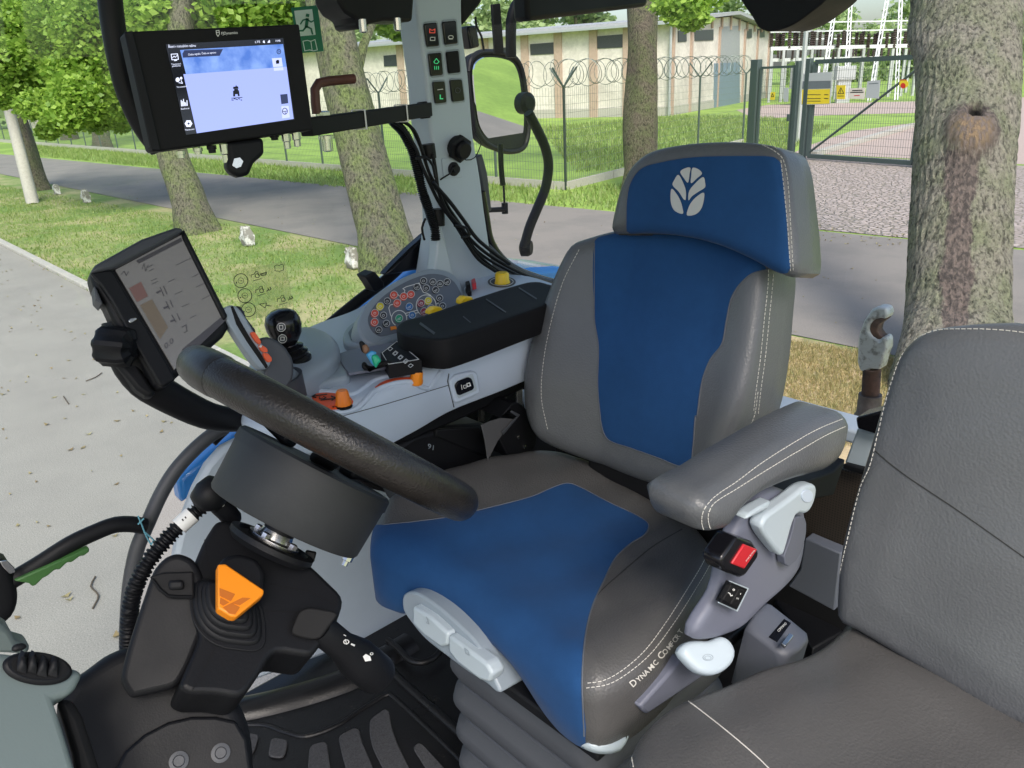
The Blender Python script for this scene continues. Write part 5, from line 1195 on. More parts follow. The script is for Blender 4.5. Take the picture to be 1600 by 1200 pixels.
# ================================================================ top-link hook outside the rear window
HK = PF(-2.35)
hk = thing('hitch_hook', 'worn grey steel lower-link hook on a threaded rod outside the rear window', 'hook', tuple(onp(1360, 640, HK)))
M['cast'] = MAT('cast_steel', (.46, .48, .48), .45, metal=.35, col2=(.22, .22, .21), c2s=30, c2t=(.5, .62), bump=.8, bs=60)
M['rust'] = MAT('rust', (.12, .07, .05), .85, col2=(.05, .04, .035), c2s=20, bump=.6, bs=80)
slab('hook', z7([(572, 522), (556, 460), (560, 340), (570, 280), (598, 205), (645, 135), (690, 116), (738, 128), (748, 168), (738, 196), (700, 190), (660, 200), (634, 232), (628, 270), (650, 305), (690, 330), (722, 300), (742, 325), (742, 380), (722, 430), (712, 470), (700, 512), (640, 508), (612, 525)]), HK, .02, .03, M['cast'], hk, bevel=.008, bseg=3)
slab('worn_throat', z7([(738, 196), (700, 190), (660, 200), (634, 232), (628, 270), (650, 305), (690, 332), (722, 322), (734, 318), (700, 300), (680, 270), (690, 230)]), HK, .012, .03, M['rust'], hk, bevel=.004)
a, b = onp(*z7([(650, 505)])[0], HK), onp(*z7([(640, 665)])[0], HK); L = (b-a).length
prof = []
for i in range(22): prof += [(.023, L*i/22), (.0265, L*(i+.5)/22)]
V, F = g_lathe(prof, a, (b-a), 24); mk('threaded_rod', V, F, M['rust'], hk, smooth=None)
c = onp(*z7([(625, 800)])[0], HK); V, F = g_lathe([(.034, 0), (.036, (c-b).length*.85), (.042, (c-b).length), (.04, (c-b).length*1.4)], b, (c-b), 24); mk('turnbuckle', V, F, MAT('old_steel', (.10, .085, .08), .6, metal=.3, var=.5, vs=25, bump=.5, bs=60), hk)

# ================================================================ grey control box between the seats
CB = PZ(1.93)
cbx = pad('control_box', z6([(745, 408), (800, 450), (870, 505), (938, 560), (944, 590), (900, 640), (838, 672), (780, 640), (700, 580), (645, 535), (680, 470)]), ((0, 0, 1.90), (-.15, 0, 1)), .12, .008, MAT('box_grey', (.12, .13, .16), .5), None, grid=.012, smooth_out=False, label='small grey plastic control box with a display tucked between the two seats', cat='control box', origin=tuple(onp(1225, 990, CB)))
tb = bvh([cbx]); mb = MB(); fill_px(mb, z6([(825, 503), (858, 522), (792, 612), (752, 588)]), tb, .0006); mb.obj('display', M['black_gloss'], cbx, smooth=None)
mb = MB(); text_px(mb, 'COMMAND', z6([(800, 566)])[0], z6([(838, 528)])[0], (-3, -2.6), tb, .0016); 
if mb.V: mb.obj('lettering', M['white_mark'], cbx, smooth=None)
slab('metal_tongue', z6([(850, 565), (872, 577), (832, 628), (812, 614)]), ((0, 0, 1.915), (-.15, 0, 1)), .006, 0, M['steel'], cbx, bevel=.001)
# seat belt reel and webbing
rl = slab('belt_reel', zz(640, 580, 6.154, [(870, 450), (930, 380), (985, 315), (1030, 298), (1080, 320), (1110, 350), (1200, 480), (1222, 540), (1222, 700), (1150, 822), (950, 830), (860, 655), (900, 600), (1040, 440), (960, 370)]), PR(1.08), 0, .06, M['black'], None, bevel=.008, label='black seat belt reel housing between the console and the seat cushion', cat='seat belt')
slab('webbing', zz(640, 580, 6.154, [(690, 520), (780, 480), (880, 450), (1000, 462), (1030, 448), (900, 600), (850, 670), (800, 770), (752, 862), (740, 760), (720, 640)]), PR(1.07), 0, .003, MAT('webbing', (.075, .075, .08), .8, bump=.6, bs=300), rl, bevel=.001)
slab('belt_slot', zz(640, 580, 6.154, [(985, 378), (1065, 420), (905, 612), (885, 585), (1035, 438), (970, 395)]), PR(1.066), .001, .002, M['dark_grey'], rl, bevel=.001)
for p in ((1042, 628), (1100, 726), (1132, 790)):
    V, F = g_lathe([(.004, 0), (.004, .003), (.0005, .004)], onp(*zz(640, 580, 6.154, [p])[0], PR(1.08)), -X, 12); mk('screw', V, F, M['steel'], rl)
print('cab ok')
# ================================================================ right-hand control console
co = thing('control_console', 'light grey control console with coloured button pod and black arm pad beside the blue seat', 'control console', (1.25, -.8, 1.9))
M['panel_slate'] = MAT('panel_slate', (.12, .14, .175), .45)
CTOP = 2.285
cth = lambda p: .04+min(1, max(0, (-.43-p.y)/.22))*.058
body = pad('console_body', [(862, 503), (790, 532), (700, 563), (640, 592), (560, 627), (480, 652), (430, 661), (388, 657), (373, 640), (380, 605), (405, 570), (440, 535), (480, 508), (545, 484), (600, 455), (660, 428), (730, 424), (800, 424), (850, 437), (884, 452), (884, 482)], PZ(CTOP), cth, .018, M['light_plastic'], co, grid=.014, backr=.15)
BC = bvh([body])
# underside skirt of the console
slab('console_skirt', [(560, 672), (640, 650), (712, 622), (790, 588), (850, 555), (850, 592), (800, 618), (730, 652), (640, 690), (575, 704), (500, 715), (470, 700)], PR(1.13), 0, .12, M['black'], co, bevel=.006)
# joystick mound
mo_px = [(392, 590), (386, 568), (402, 545), (430, 527), (455, 515), (480, 510), (505, 514), (524, 526), (530, 542), (520, 560), (498, 575), (468, 590), (430, 600)]
md = pad('joystick_mound', mo_px, PZ(2.325), .06, .014, M['grey_plastic'], co, grid=.012, backr=.1, hf=lambda p, d: .012*min(1, d/.05))
md2 = pad('mound_step', [(450, 600), (490, 585), (525, 560), (535, 548), (545, 585), (520, 592), (480, 606), (456, 612)], PZ(2.30), .05, .008, M['grey_plastic'], co, grid=.012, backr=.1)
pad('cup_holder_rim', [(536, 522), (548, 505), (570, 495), (595, 505), (612, 522), (600, 534), (560, 540), (540, 536)], PZ(2.30), .05, .006, M['grey_plastic'], co, grid=.012, backr=.1)
slab('cup_holder_well', [(544, 520), (552, 509), (570, 502), (590, 508), (602, 521), (592, 530), (562, 533), (548, 530)], PZ(2.301), .0005, .001, M['panel_slate'], co, bevel=0)
# lever hollow: its dark is put into a flat slab's colour; levers
slab('lever_dark_patch', [(527, 553), (545, 547), (600, 537), (625, 534), (650, 560), (645, 566), (545, 583), (534, 568)], PZ(2.302), .001, .004, M['lav'], co, bevel=.001)
z5b = lambda p: zz(450, 380, 3.2, p)
M['brown_pl'] = MAT('brown_plastic', (.20, .10, .05), .5); M['sky_pl'] = MAT('sky_plastic', (.05, .32, .62), .45); M['mint_pl'] = MAT('mint_plastic', (.01, .42, .22), .45)
LP = FCP(1.10, -.66, 2.335)
lvm = slab('hydraulic_lever', z5b([(352, 492), (372, 486), (400, 520), (392, 555), (368, 545)]), LP, .012, .012, M['black'], co, bevel=.004)
slab('brown_grip', z5b([(368, 512), (392, 502), (410, 530), (392, 556), (374, 545)]), LP, .014, .010, M['brown_pl'], lvm, bevel=.003)
slab('blue_grip', z5b([(388, 556), (418, 536), (445, 545), (425, 580), (432, 618), (415, 600), (400, 575)]), LP, .015, .012, M['sky_pl'], lvm, bevel=.004)
slab('green_grip', z5b([(414, 566), (430, 552), (448, 560), (470, 590), (455, 600), (440, 628), (424, 600)]), LP, .018, .012, M['mint_pl'], lvm, bevel=.004)
slab('lever_boot', z5b([(366, 600), (385, 590), (410, 628), (450, 590), (500, 585), (530, 600), (480, 620), (440, 630), (400, 640), (372, 632)]), LP, .006, .012, M['black_matt'], lvm, bevel=.004)
# small button panel
KP = PZ(2.312)
kp = slab('button_panel', z5b([(462, 548), (545, 484), (668, 584), (500, 612)]), KP, .003, .02, M['black_matt'], co, bevel=.001)
mb = MB(); kt = PZ(2.3155)
line_px(mb, z5b([(470, 549), (544, 491), (655, 582), (503, 606)]), .8, kt, .0002, True)
for i in range(4):
    for j in range(2):
        cx, cy = 512+i*26+j*20, 530+i*21-j*-24-i*1; 
        if j: cx, cy = cx+4, cy
        line_px(mb, z5b([(cx-13, cy), (cx, cy-10), (cx+12, cy-2), (cx-2, cy+9)]), .7, kt, .0002, True)
mb.obj('marking', M['white_mark'], kp, smooth=None)
# tray: orange throttle slot, knobs
z22 = lambda p: zz(340, 450, 4.4444, p)
mb = MB(); lip = [hit(x, y, BC) for x, y in catmull(z22([(600, 745), (700, 722), (820, 728), (900, 745), (950, 738), (1010, 700), (1080, 650), (1170, 618), (1280, 602), (1340, 605)]), 5, closed=False)]
V, F = g_tube([p+n*.0005 for p, n in lip if p], .0045, 8); mk('tray_lip', V, F, M['light_plastic'], co)
lip = [hit(x, y, BC) for x, y in catmull(z22([(760, 868), (880, 860), (960, 838), (1020, 790), (1070, 735), (1150, 690), (1250, 660), (1350, 655), (1420, 690), (1460, 700), (1500, 650), (1590, 520)]), 5, closed=False)]
V, F = g_tube([p+n*.0005 for p, n in lip if p], .0045, 8); mk('tray_lip', V, F, M['light_plastic'], co)
mb = MB(); line_px(mb, catmull(z22([(1102, 695), (1140, 668), (1200, 645), (1270, 634), (1350, 632)]), 3, closed=False), 4.2, BC, .0006); mb.obj('throttle_slot', M['orange_red'], co, smooth=None)
mb = MB(); line_px(mb, catmull([(470, 668), (528, 652), (600, 632), (660, 614), (700, 602)], 4, closed=False), 1.1, BC, .0003); line_px(mb, [(698, 566), (701, 585), (699, 596), (704, 615), (709, 636)], 1.5, BC, .0003)
if mb.V: mb.obj('panel_gap', M['dark_grey'], co, smooth=None)
op = z22([(560, 762), (640, 748), (720, 732), (800, 733), (870, 742), (925, 765), (942, 790), (925, 822), (880, 848), (800, 856), (735, 856), (690, 840), (600, 800)])
mb = MB(); drape_px(mb, catmull(op, 4), BC, .0012); dp = mb.obj('direction_plate', M['orange_red'], co, smooth=None)
mb = MB()
for ln, w in (([(655, 758), (760, 745)], 1.3), ([(650, 758), (680, 745)], 1.6), ([(650, 758), (685, 768)], 1.6), ([(718, 785), (800, 775)], 1.6), ([(820, 770), (790, 758)], 1.8), ([(820, 770), (795, 786)], 1.8), ([(710, 762), (708, 776), (725, 776)], 1.1), ([(735, 760), (755, 768), (740, 776), (728, 772)], 1.1), ([(670, 812), (692, 808)], 2.2), ([(690, 832), (712, 828)], 2.2), ([(795, 830), (812, 828), (800, 838)], 1), ([(818, 828), (830, 838)], 1)):
    line_px(mb, z22(ln), w, BC, .0018)
if mb.V: mb.obj('marking', M['black_ink'], dp, smooth=None)
def knob(name, px, base_r, top_r, h, mat, par, tgt=None, axis=Z, n=12, ribs=0.0, dz=0):
    p, nn = hit(px[0], px[1], tgt or BC); p = p+Z*dz
    V, F = g_lathe([(base_r, -.002), (base_r, h*.15), (base_r*.9, h*.3), (top_r, h*.85), (top_r*.8, h), (.0005, h)], p, axis, 36)
    if ribs:
        for i in range(len(V)):
            k = i % 36; d = V[i]-p; ax = Vector(axis).normalized(); hh = d.dot(ax); rad = d-ax*hh
            V[i] = p+ax*hh+rad*(1+ribs*(1 if k % 3 else -1))
    return mk(name, V, F, mat, par, smooth=40)
knob('dial_well', (537, 634), .0135, .013, .002, M['black_matt'], co)
knob('speed_dial', (537, 633), .0125, .0095, .024, M['orange'], co, ribs=.03, dz=.001)
knob('throttle_knob', (650, 596), .0115, .010, .022, M['amber'], co, axis=Z+X*-.3, ribs=.03)
knob('drawer_button', (478, 628), .012, .010, .008, M['grey_plastic'], co)
# rear shelf with the yellow dial
sh = pad('rear_shelf', [(724, 452), (735, 438), (770, 428), (820, 430), (858, 440), (884, 452), (860, 462), (800, 462), (740, 474)], PZ(2.31), .03, .006, M['light_plastic'], co, grid=.014, backr=.2)
tsf = bvh([sh])
mb = MB(); fill_px(mb, ell(784, 441, 22, 8.5, 24), tsf, .0006, .0006); dd_ = mb.obj('dial_scale', M['dark_grey'], co, smooth=None)
mb = MB(); line_px(mb, ell(784, 441, 18, 6.5, 24), .8, tsf, .0014, True); mb.obj('marking', M['white_mark'], dd_, smooth=None)
knob('yellow_dial', (785, 443), .0175, .0155, .026, M['yellow'], co, tgt=tsf, ribs=.035)
for i, q in enumerate(([(736, 437), (742, 434), (744, 442), (738, 444)], [(727, 440), (733, 438), (735, 444), (729, 445)])):
    slab('toggle_switch', q, PZ(2.325), .004, .01, M['red'] if i == 0 else M['black'], co, bevel=.001)
slab('toggle_switch', [(727, 450), (733, 448), (737, 456), (731, 457)], PZ(2.315), .004, .01, M['black'], co, bevel=.001)
# rocker on the side face
SF = PR(1.068)
slab('switch_bezel', z5b([(808, 690), (840, 660), (930, 640), (948, 650), (962, 740), (955, 755), (850, 800), (835, 795)]), SF, .001, .012, M['light_plastic'], co, bevel=.003, rnd=.006)
slab('bezel_inner', z5b([(830, 695), (925, 652), (948, 735), (850, 778)]), SF, .0018, .0, M['pale_plastic'], co, bevel=.0008, rnd=.005)
sr = slab('park_switch', z5b([(836, 712), (850, 692), (905, 670), (922, 678), (934, 722), (925, 735), (860, 762), (850, 758)]), SF, .005, 0, M['black_gloss'], co, bevel=.002, rnd=.004)
mb = MB(); ps_ = PR(1.068-.0058); line_px(mb, z5b([(866, 708), (870, 732)]), .8, ps_, .0001); line_px(mb, z5b([(876, 712), (888, 708), (892, 722), (880, 726)]), .8, ps_, .0001, True); line_px(mb, z5b([(893, 703), (907, 698), (912, 712), (897, 717)]), 1.6, ps_, .0001, True)
mb.obj('marking', M['white_mark'], sr, smooth=None)
# black arm pad
ap = pad('arm_pad', [(619, 512), (630, 501), (660, 493), (740, 466), (822, 441), (845, 440), (884, 455), (872, 468), (790, 499), (700, 529), (678, 530), (648, 526), (630, 522)], PZ(2.345), .054, .005, M['black_matt'], co, grid=.012, backr=.5, hf=lambda p, d: -.002*min(1, d/.04))
ba = bvh([ap]); mb = MB()
for ln, w in (([(811, 450), (838, 467)], 2.), ([(760, 468), (790, 488)], 2.), ([(724, 495), (735, 504)], 1.6), ([(657, 506), (678, 521)], 4)): line_px(mb, ln, w, ba, .0004)
mb.obj('groove', M['dark_grey'], ap, smooth=None)
# yellow pto levers
for q, n in (([(720, 476), (721, 468), (727, 463), (738, 464), (741, 468), (734, 473), (728, 478)], 'yellow_lever'), ([(672, 492), (673, 486), (680, 480), (690, 480), (694, 487), (693, 490), (676, 493)], 'yellow_lever')):
    slab(n, q, PR(1.22), .006, .012, M['yellow'], co, bevel=.003)
# button pod
KPL = ((1.33, -.92, 2.34), (-.62, -.20, .75))
z8 = lambda p: zz(560, 400, 8.0, p)
pod_px = z8([(0, 830), (20, 950), (80, 1050), (170, 1105), (300, 1110), (480, 1060), (900, 1000), (1330, 700), (1345, 560), (1330, 490), (1310, 420), (1265, 300), (1190, 220), (1080, 172), (900, 150), (700, 200), (500, 290), (300, 410), (150, 540), (50, 680)])
pod = slab('button_pod', pod_px, KPL, .006, .03, M['grey_plastic'], co, bevel=.006, smooth_out=True, step=.008, bseg=3)
slab('pod_face', z8([(125, 760), (130, 850), (185, 950), (280, 1000), (470, 960), (700, 930), (1240, 760), (1310, 600), (1305, 520), (1260, 420), (1200, 325), (1080, 245), (900, 222), (700, 275), (500, 372), (320, 495), (200, 620)]), KPL, .0072, 0, M['panel_slate'], pod, bevel=.0005, smooth_out=True, step=.008)
kO, kn_ = Vector(KPL[0]), frame(KPL)[3]; kpl = lambda h: (tuple(kO+kn_*h), tuple(KPL[1]))
M['b_red'] = MAT('button_red', (.72, .09, .05), .45); M['b_yel'] = MAT('button_yellow', (.72, .62, .02), .45); M['b_blk'] = MAT('button_black', (.02, .022, .028), .4); M['b_blue'] = MAT('button_blue', (.02, .16, .45), .4); M['b_mar'] = MAT('button_maroon', (.28, .02, .05), .4); M['b_grn'] = MAT('button_green', (.01, .35, .18), .4)
btn = [('b_red', [(442, 488), (565, 507), (655, 480), (483, 590), (204, 717), (201, 829)], 46), ('b_yel', [(271, 630), (873, 560)], 46), ('b_blk', [(358, 567), (311, 745), (348, 847), (252, 927), (730, 388), (812, 313), (846, 405), (928, 327), (1018, 350), (1106, 326), (964, 427), (1013, 530), (1050, 628)], 41), ('b_blue', [(635, 635), (672, 740), (905, 655)], 44), ('b_mar', [(782, 592), (819, 695)], 44), ('b_grn', [(507, 782)], 46)]
rg = random.Random(4)
for mm, ps_, r in btn:
    for x, y in ps_:
        b_ = slab('push_button', ell(560+x/8, 400+y/8, r/8, r/8, 18), kpl(.0075), .0022, 0, M[mm], pod, bevel=.0006)
        mb = MB(); line_px(mb, ell(560+x/8, 400+y/8, r/8*.98, r/8*.98, 18), .55, kpl(.0088), .0012, True)
        k = rg.choice((0, 1, 2)); a, b = 560+x/8, 400+y/8
        if mm in ('b_red', 'b_yel') or k == 0: line_px(mb, ell(a, b, 2., 1.6, 8), .5, kpl(.0100), .0002, True)
        elif k == 1: line_px(mb, [(a-2.5, b+1.5), (a+2.5, b-1.5)], .7, kpl(.0100), .0002); line_px(mb, [(a-1, b+2.4), (a+2.4, b+.8)], .6, kpl(.0100), .0002)
        else: line_px(mb, [(a-2, b+1), (a-1, b-1.6), (a+2, b-1.2), (a+2, b+1.4)], .6, kpl(.0100), .0002, True)
        mb.obj('marking', M['white_mark'], b_, smooth=None)
mb = MB(); kt = kpl(.0074)
for ln in ([(570, 470), (580, 430), (555, 410), (600, 385), (760, 340), (780, 400), (810, 455), (850, 465), (905, 495)], [(430, 605), (395, 615), (378, 650), (400, 740), (415, 760)], [(490, 480), (520, 510), (530, 555)], [(585, 720), (730, 680)], [(600, 745), (745, 710)], [(965, 605), (1000, 590)]): line_px(mb, z8(ln), 1.1, kt, .0003)
line_px(mb, ell(560+845/8, 400+620/8, 15.5, 16.5, 30, 0, 100, 370, False), 1.1, kt, .0003); line_px(mb, ell(560+508/8, 400+780/8, 11.8, 12.2, 26, 0, 120, 370, False), 1.1, kt, .0003)
mb.obj('tractor_diagram', M['white_mark'], pod, smooth=None)
slab('map_lamp', z8([(400, 880), (470, 870), (485, 910), (410, 925)]), kpl(.0074), .002, 0, M['amber'], pod, bevel=.001)
slab('pod_clip', [(571, 432), (586, 424), (600, 440), (602, 450), (587, 457), (580, 445)], PR(1.46), .01, .03, M['black'], co, bevel=.004)
# --- multifunction handle
HP = FCP(1.10, -.48, 2.38, 1, (0, -.3, 0))
mh = slab('multifunction_handle', z22([(296, 345), (350, 338), (420, 368), (480, 420), (518, 480), (532, 560), (520, 640), (480, 700), (400, 690), (330, 640), (320, 600), (335, 565), (300, 480)]), HP, .012, .032, M['dark_grey'], co, bevel=.012, smooth_out=True, step=.008, bseg=3)
slab('face_plate', z22([(38, 152), (55, 128), (95, 118), (130, 124), (165, 160), (210, 230), (270, 330), (340, 430), (372, 490), (370, 530), (340, 566), (300, 560), (240, 500), (170, 400), (100, 290), (55, 210)]), HP, .022, .004, M['grey_plastic'], mh, bevel=.005, smooth_out=True, step=.006, bseg=3)
slab('trim_groove', z22([(92, 128), (108, 124), (160, 230), (230, 350), (300, 450), (352, 545), (338, 562), (280, 480), (200, 365), (130, 250)]), HP, .0235, 0, M['black_matt'], mh, bevel=.001)
slab('black_buttons', z22([(128, 122), (160, 125), (190, 170), (200, 205), (235, 250), (262, 285), (270, 318), (245, 320), (205, 290), (180, 240), (165, 200)]), HP, .020, 0, M['black_gloss'], mh, bevel=.003)
for q in ([(228, 308), (255, 302), (275, 325), (305, 375), (296, 395), (272, 378), (245, 345)], [(285, 392), (318, 400), (345, 420), (352, 445), (318, 448), (295, 425)], [(312, 450), (350, 452), (378, 485), (378, 510), (352, 518), (330, 492)]): slab('shuttle_button', z22(q), HP, .027, -.018, M['orange_red'], mh, bevel=.003, rnd=.003)
slab('badge', ell(*z22([(300, 405)])[0], 1.8, 1.8, 10), HP, .029, 0, M['white_mark'], mh, bevel=0)
p0 = onp(*z22([(465, 735)])[0], PR(1.12)); V, F = g_lathe([(.031, -.035), (.034, 0), (.036, .03), (.031, .03), (.028, .005), (.001, .005)], p0, Z+Y*.15, 32, ); mk('handle_collar', V, F, M['dark_grey'], co, smooth=40)
# --- black ball joystick
p0 = onp(456, 556, PR(1.17)); top = onp(436, 484, PR(1.17)); ax = (top-p0); L = ax.length
js = mk('joystick', *g_lathe([(.030, -.02), (.031, -.004), (.026, 0), (.028, .006), (.021, .010), (.023, .016), (.014, .020), (.0135, L*.26), (.019, L*.34), (.0255, L*.47), (.0285, L*.62), (.0285, L*.76), (.0245, L*.89), (.015, L*.97), (.001, L*1.0)], p0, ax, 32), M['black_gloss'], co, smooth=40)
jt = bvh([js])
for y in ((439.5, 511), (441.5, 528)):
    mb = MB(); fill_px(mb, ell(y[0], y[1], 6.3, 6.3, 18), jt, .0008, .0008); b_ = mb.obj('thumb_button', M['dark_grey'], js, smooth=None)
    mb = MB(); line_px(mb, ell(y[0], y[1], 6.2, 6.2, 18), .8, jt, .002, True); line_px(mb, [(y[0]-2.5, y[1]-2.5), (y[0]+2.5, y[1]-2.5), (y[0]+2.5, y[1]+2.5), (y[0]-2.5, y[1]+2.5)], 1, jt, .002, True); mb.obj('marking', M['white_mark'], js, smooth=None)

# ================================================================ tilted on-board monitor on its curved arm
om = thing('onboard_monitor', 'thick black tilted touch monitor with a dim grey screen on a curved black arm', 'monitor', tuple(onp(300, 640, PR(1.1))))
OP = ((1.12, -.36, 2.46), (-.86, .05, .42)); z4b = lambda p: zz(100, 330, 3.2, p)
bd = slab('casing', z4b([(128, 304), (160, 262), (390, 135), (560, 76), (598, 80), (612, 110), (720, 330), (818, 520), (826, 580), (800, 625), (520, 868), (480, 880), (455, 860), (330, 640), (250, 555), (210, 465), (150, 380)]), OP, .0, .045, M['black'], om, bevel=.008, bseg=3)
n0 = frame(OP)[3]
slab('left_bezel', z4b([(130, 306), (235, 290), (250, 305), (400, 560), (540, 800), (560, 840), (500, 878), (478, 872), (340, 640), (250, 470), (190, 380)]), OP, .010, 0, M['black'], om, bevel=.006, bseg=3)
slab('hood', z4b([(130, 306), (165, 262), (390, 137), (560, 78), (600, 84), (585, 105), (470, 170), (250, 284)]), OP, .016, 0, M['dark_grey'], om, bevel=.005)
slab('right_bezel', z4b([(600, 84), (614, 112), (822, 525), (800, 545), (590, 122)]), OP, .009, 0, M['black'], om, bevel=.004)
def oldscreen():
    m = MAT('old_screen', (.125, .122, .118), .16, spec=.6, emit=((.32, .31, .30), .13), col2=(.10, .10, .11), c2s=9, c2t=(.3, .7)); return m
sc_ = slab('screen', z4b([(258, 292), (586, 118), (812, 542), (552, 792)]), OP, .004, 0, oldscreen(), om, bevel=.0005)
mb = MB(); op_ = (tuple(Vector(OP[0])+n0*.0046), OP[1]); Lx = lambda ln, w, h=.0002: line_px(mb, z4b(ln), w, op_, h)
M['scr_dark'] = MAT('screen_dark', (.075, .07, .08), .3); M['scr_red'] = MAT('screen_red', (.20, .11, .10), .3); M['scr_tan'] = MAT('screen_tan', (.19, .15, .11), .3); M['scr_white'] = MAT('screen_white', (.30, .28, .27), .3)
fill_px(mb, z4b([(360, 248), (585, 132), (592, 150), (375, 262)]), op_, .0001, .0001)
for ln, w in (([(390, 290), (400, 262), (408, 300), (420, 270)], 1), ([(285, 318), (300, 300), (312, 322), (322, 302)], 1.1), ([(415, 282), (445, 268)], .9), ([(425, 300), (448, 288)], .9), ([(436, 348), (465, 335)], .9), ([(440, 365), (470, 350)], .9), ([(480, 380), (500, 425)], 1.3), ([(498, 375), (515, 415)], 1.3), ([(465, 408), (480, 400)], 3), ([(520, 355), (555, 338)], .8), ([(510, 452), (528, 490)], 1.3), ([(530, 445), (545, 480)], 1.3), ([(500, 485), (518, 478)], 3), ([(555, 415), (590, 400)], .8), ([(540, 520), (560, 555)], 1.3), ([(565, 512), (580, 545)], 1.3), ([(535, 550), (550, 545)], 3), ([(590, 478), (625, 462)], .8), ([(630, 535), (660, 520)], .8), ([(590, 580), (610, 568), (615, 600), (600, 608)], 1.2), ([(640, 330), (700, 300)], .7), ([(660, 380), (740, 342)], .7), ([(690, 440), (770, 400)], .7), ([(560, 270), (640, 232)], .7)): Lx(ln, w)
fill_px(mb, z4b([(590, 690), (812, 508), (812, 542), (600, 745)]), op_, .0001, .0001); text_px(mb, '0.0', z4b([(508, 690)])[0], z4b([(550, 655)])[0], (-3, -8), op_, .0004)
mb.obj('screen_graphics', M['scr_dark'], sc_, smooth=None)
mb = MB(); fill_px(mb, z4b([(325, 385), (385, 352), (420, 425), (365, 455)]), op_, .0001, .0001); mb.obj('screen_tile', M['scr_red'], sc_, smooth=None)
mb = MB(); fill_px(mb, z4b([(380, 470), (440, 440), (520, 580), (480, 640)]), op_, .0001, .0001); mb.obj('screen_tile', M['scr_tan'], sc_, smooth=None)
slab('side_button', z4b([(322, 548), (330, 536), (358, 530), (368, 538), (345, 555), (330, 560)]), OP, .0125, -.009, M['steel'], om, bevel=.001)
slab('port_cover', z4b([(150, 372), (165, 390), (195, 460), (188, 468), (160, 440)]), ((1.12-.0, -.36, 2.46), OP[1]), .004, .03, M['dark_grey'], om, bevel=.003)
ar_px = [(188, 505), (192, 540), (206, 572), (228, 598), (252, 614), (285, 632), (320, 648), (352, 655), (392, 656)]
P_ = on_path(ar_px, ((1.17, -.36, 2.46), (-.8, -.3, .2)), .012); rr = list(np.interp(np.linspace(0, 1, len(P_)), [0, .3, .6, 1], [.024, .026, .024, .021]))
V, F = g_tube(P_, rr, 16, flat=.8); mk('arm', V, F, M['black'], om)
slab('arm_bracket', z4b([(190, 560), (240, 545), (330, 660), (450, 850), (480, 900), (440, 920), (380, 880), (280, 760), (215, 640)]), OP, -.02, .05, M['black'], om, bevel=.01, bseg=3)
c = onp(168, 540, ((1.15, -.36, 2.46), (-.8, -.3, .2))); V, F = g_lathe([(.012, -.035), (.024, -.03), (.0265, -.02), (.0265, .004), (.022, .010), (.001, .012)], c, Vector((.55, .55, .1)), 28)
V2 = []
for i, v in enumerate(V):
    k = i % 28; d = v-c; V2.append(c+d*(1+.05*(1 if k % 4 < 2 else -1)))
mk('tilt_knob', V2, F, M['black'], om, smooth=35)

# ================================================================ guidance screen
gm = thing('guidance_screen', 'black guidance tablet showing a lit blue field view with a small tractor', 'monitor', tuple(onp(345, 235, PR(1.1))))
GPn = Vector((-.93, .12, .12)); GPL = ((1.1, -.5, 2.76), tuple(GPn)); z1 = lambda p: zz(0, 0, 2.6667, p)
slab('casing', z1([(518, 132), (1247, 100), (1305, 540), (680, 627), (640, 630), (628, 620)]), GPL, 0, .035, M['black_matt'], gm, bevel=.004, bseg=2)
slab('left_cheek', z1([(518, 132), (556, 128), (672, 628), (632, 626)]), GPL, .003, 0, M['black'], gm, bevel=.002)
n1 = frame(GPL)[3]; gpl = lambda h: (tuple(Vector(GPL[0])+n1*h), tuple(GPn))
M['scr_black'] = MAT('screen_black', (.006, .007, .012), .12)
sb = slab('screen', z1([(690, 185), (1180, 158), (1228, 498), (775, 562)]), GPL, .0015, 0, M['scr_black'], gm, bevel=0, smooth=None)
def emis(name, col, st, cloud=None):
    m = bpy.data.materials.new(name); m.use_nodes = True; nt = m.node_tree; b = nt.nodes['Principled BSDF']; b.inputs['Base Color'].default_value = (.01, .01, .015, 1); b.inputs['Roughness'].default_value = .2
    b.inputs['Emission Color'].default_value = (*col, 1); b.inputs['Emission Strength'].default_value = st
    if cloud:
        tc = nt.nodes.new('ShaderNodeTexCoord').outputs['Object']; n = nt.nodes.new('ShaderNodeTexNoise'); n.inputs['Scale'].default_value = 45; n.inputs['Detail'].default_value = 5; lk(nt, tc, n.inputs[0])
        r = nt.nodes.new('ShaderNodeMapRange'); r.inputs[1].default_value = .35; r.inputs[2].default_value = .7; lk(nt, n.outputs[0], r.inputs[0])
        x = nt.nodes.new('ShaderNodeMix'); x.data_type = 'RGBA'; x.inputs[6].default_value = (*col, 1); x.inputs[7].default_value = (*cloud, 1); lk(nt, r.outputs[0], x.inputs[0]); lk(nt, x.outputs[2], b.inputs['Emission Color'])
    return m
z9 = lambda p: zz(240, 50, 6.6667, p)
E_ = .72
mb = MB(); fill_px(mb, z9([(310, 440), (1385, 362), (1458, 905), (450, 1055)]), gpl(.0017), .0001, .0001); mb.obj('field_view', emis('scr_field', (.36, .44, .95), E_), sb, smooth=None)
mb = MB(); fill_px(mb, z9([(275, 188), (1348, 126), (1385, 362), (338, 440)]), gpl(.0018), .0001, .0001); mb.obj('sky_view', emis('scr_sky', (.07, .18, .60), E_, (.26, .42, .88)), sb, smooth=None)
M['scr_w'] = emis('scr_white', (.75, .8, 1.), .9); M['scr_navy'] = emis('scr_navy', (.03, .05, .16), .4); M['scr_tile'] = emis('scr_tile', (.5, .56, 1.), .85)
tg = gpl(.0024); mb = MB()
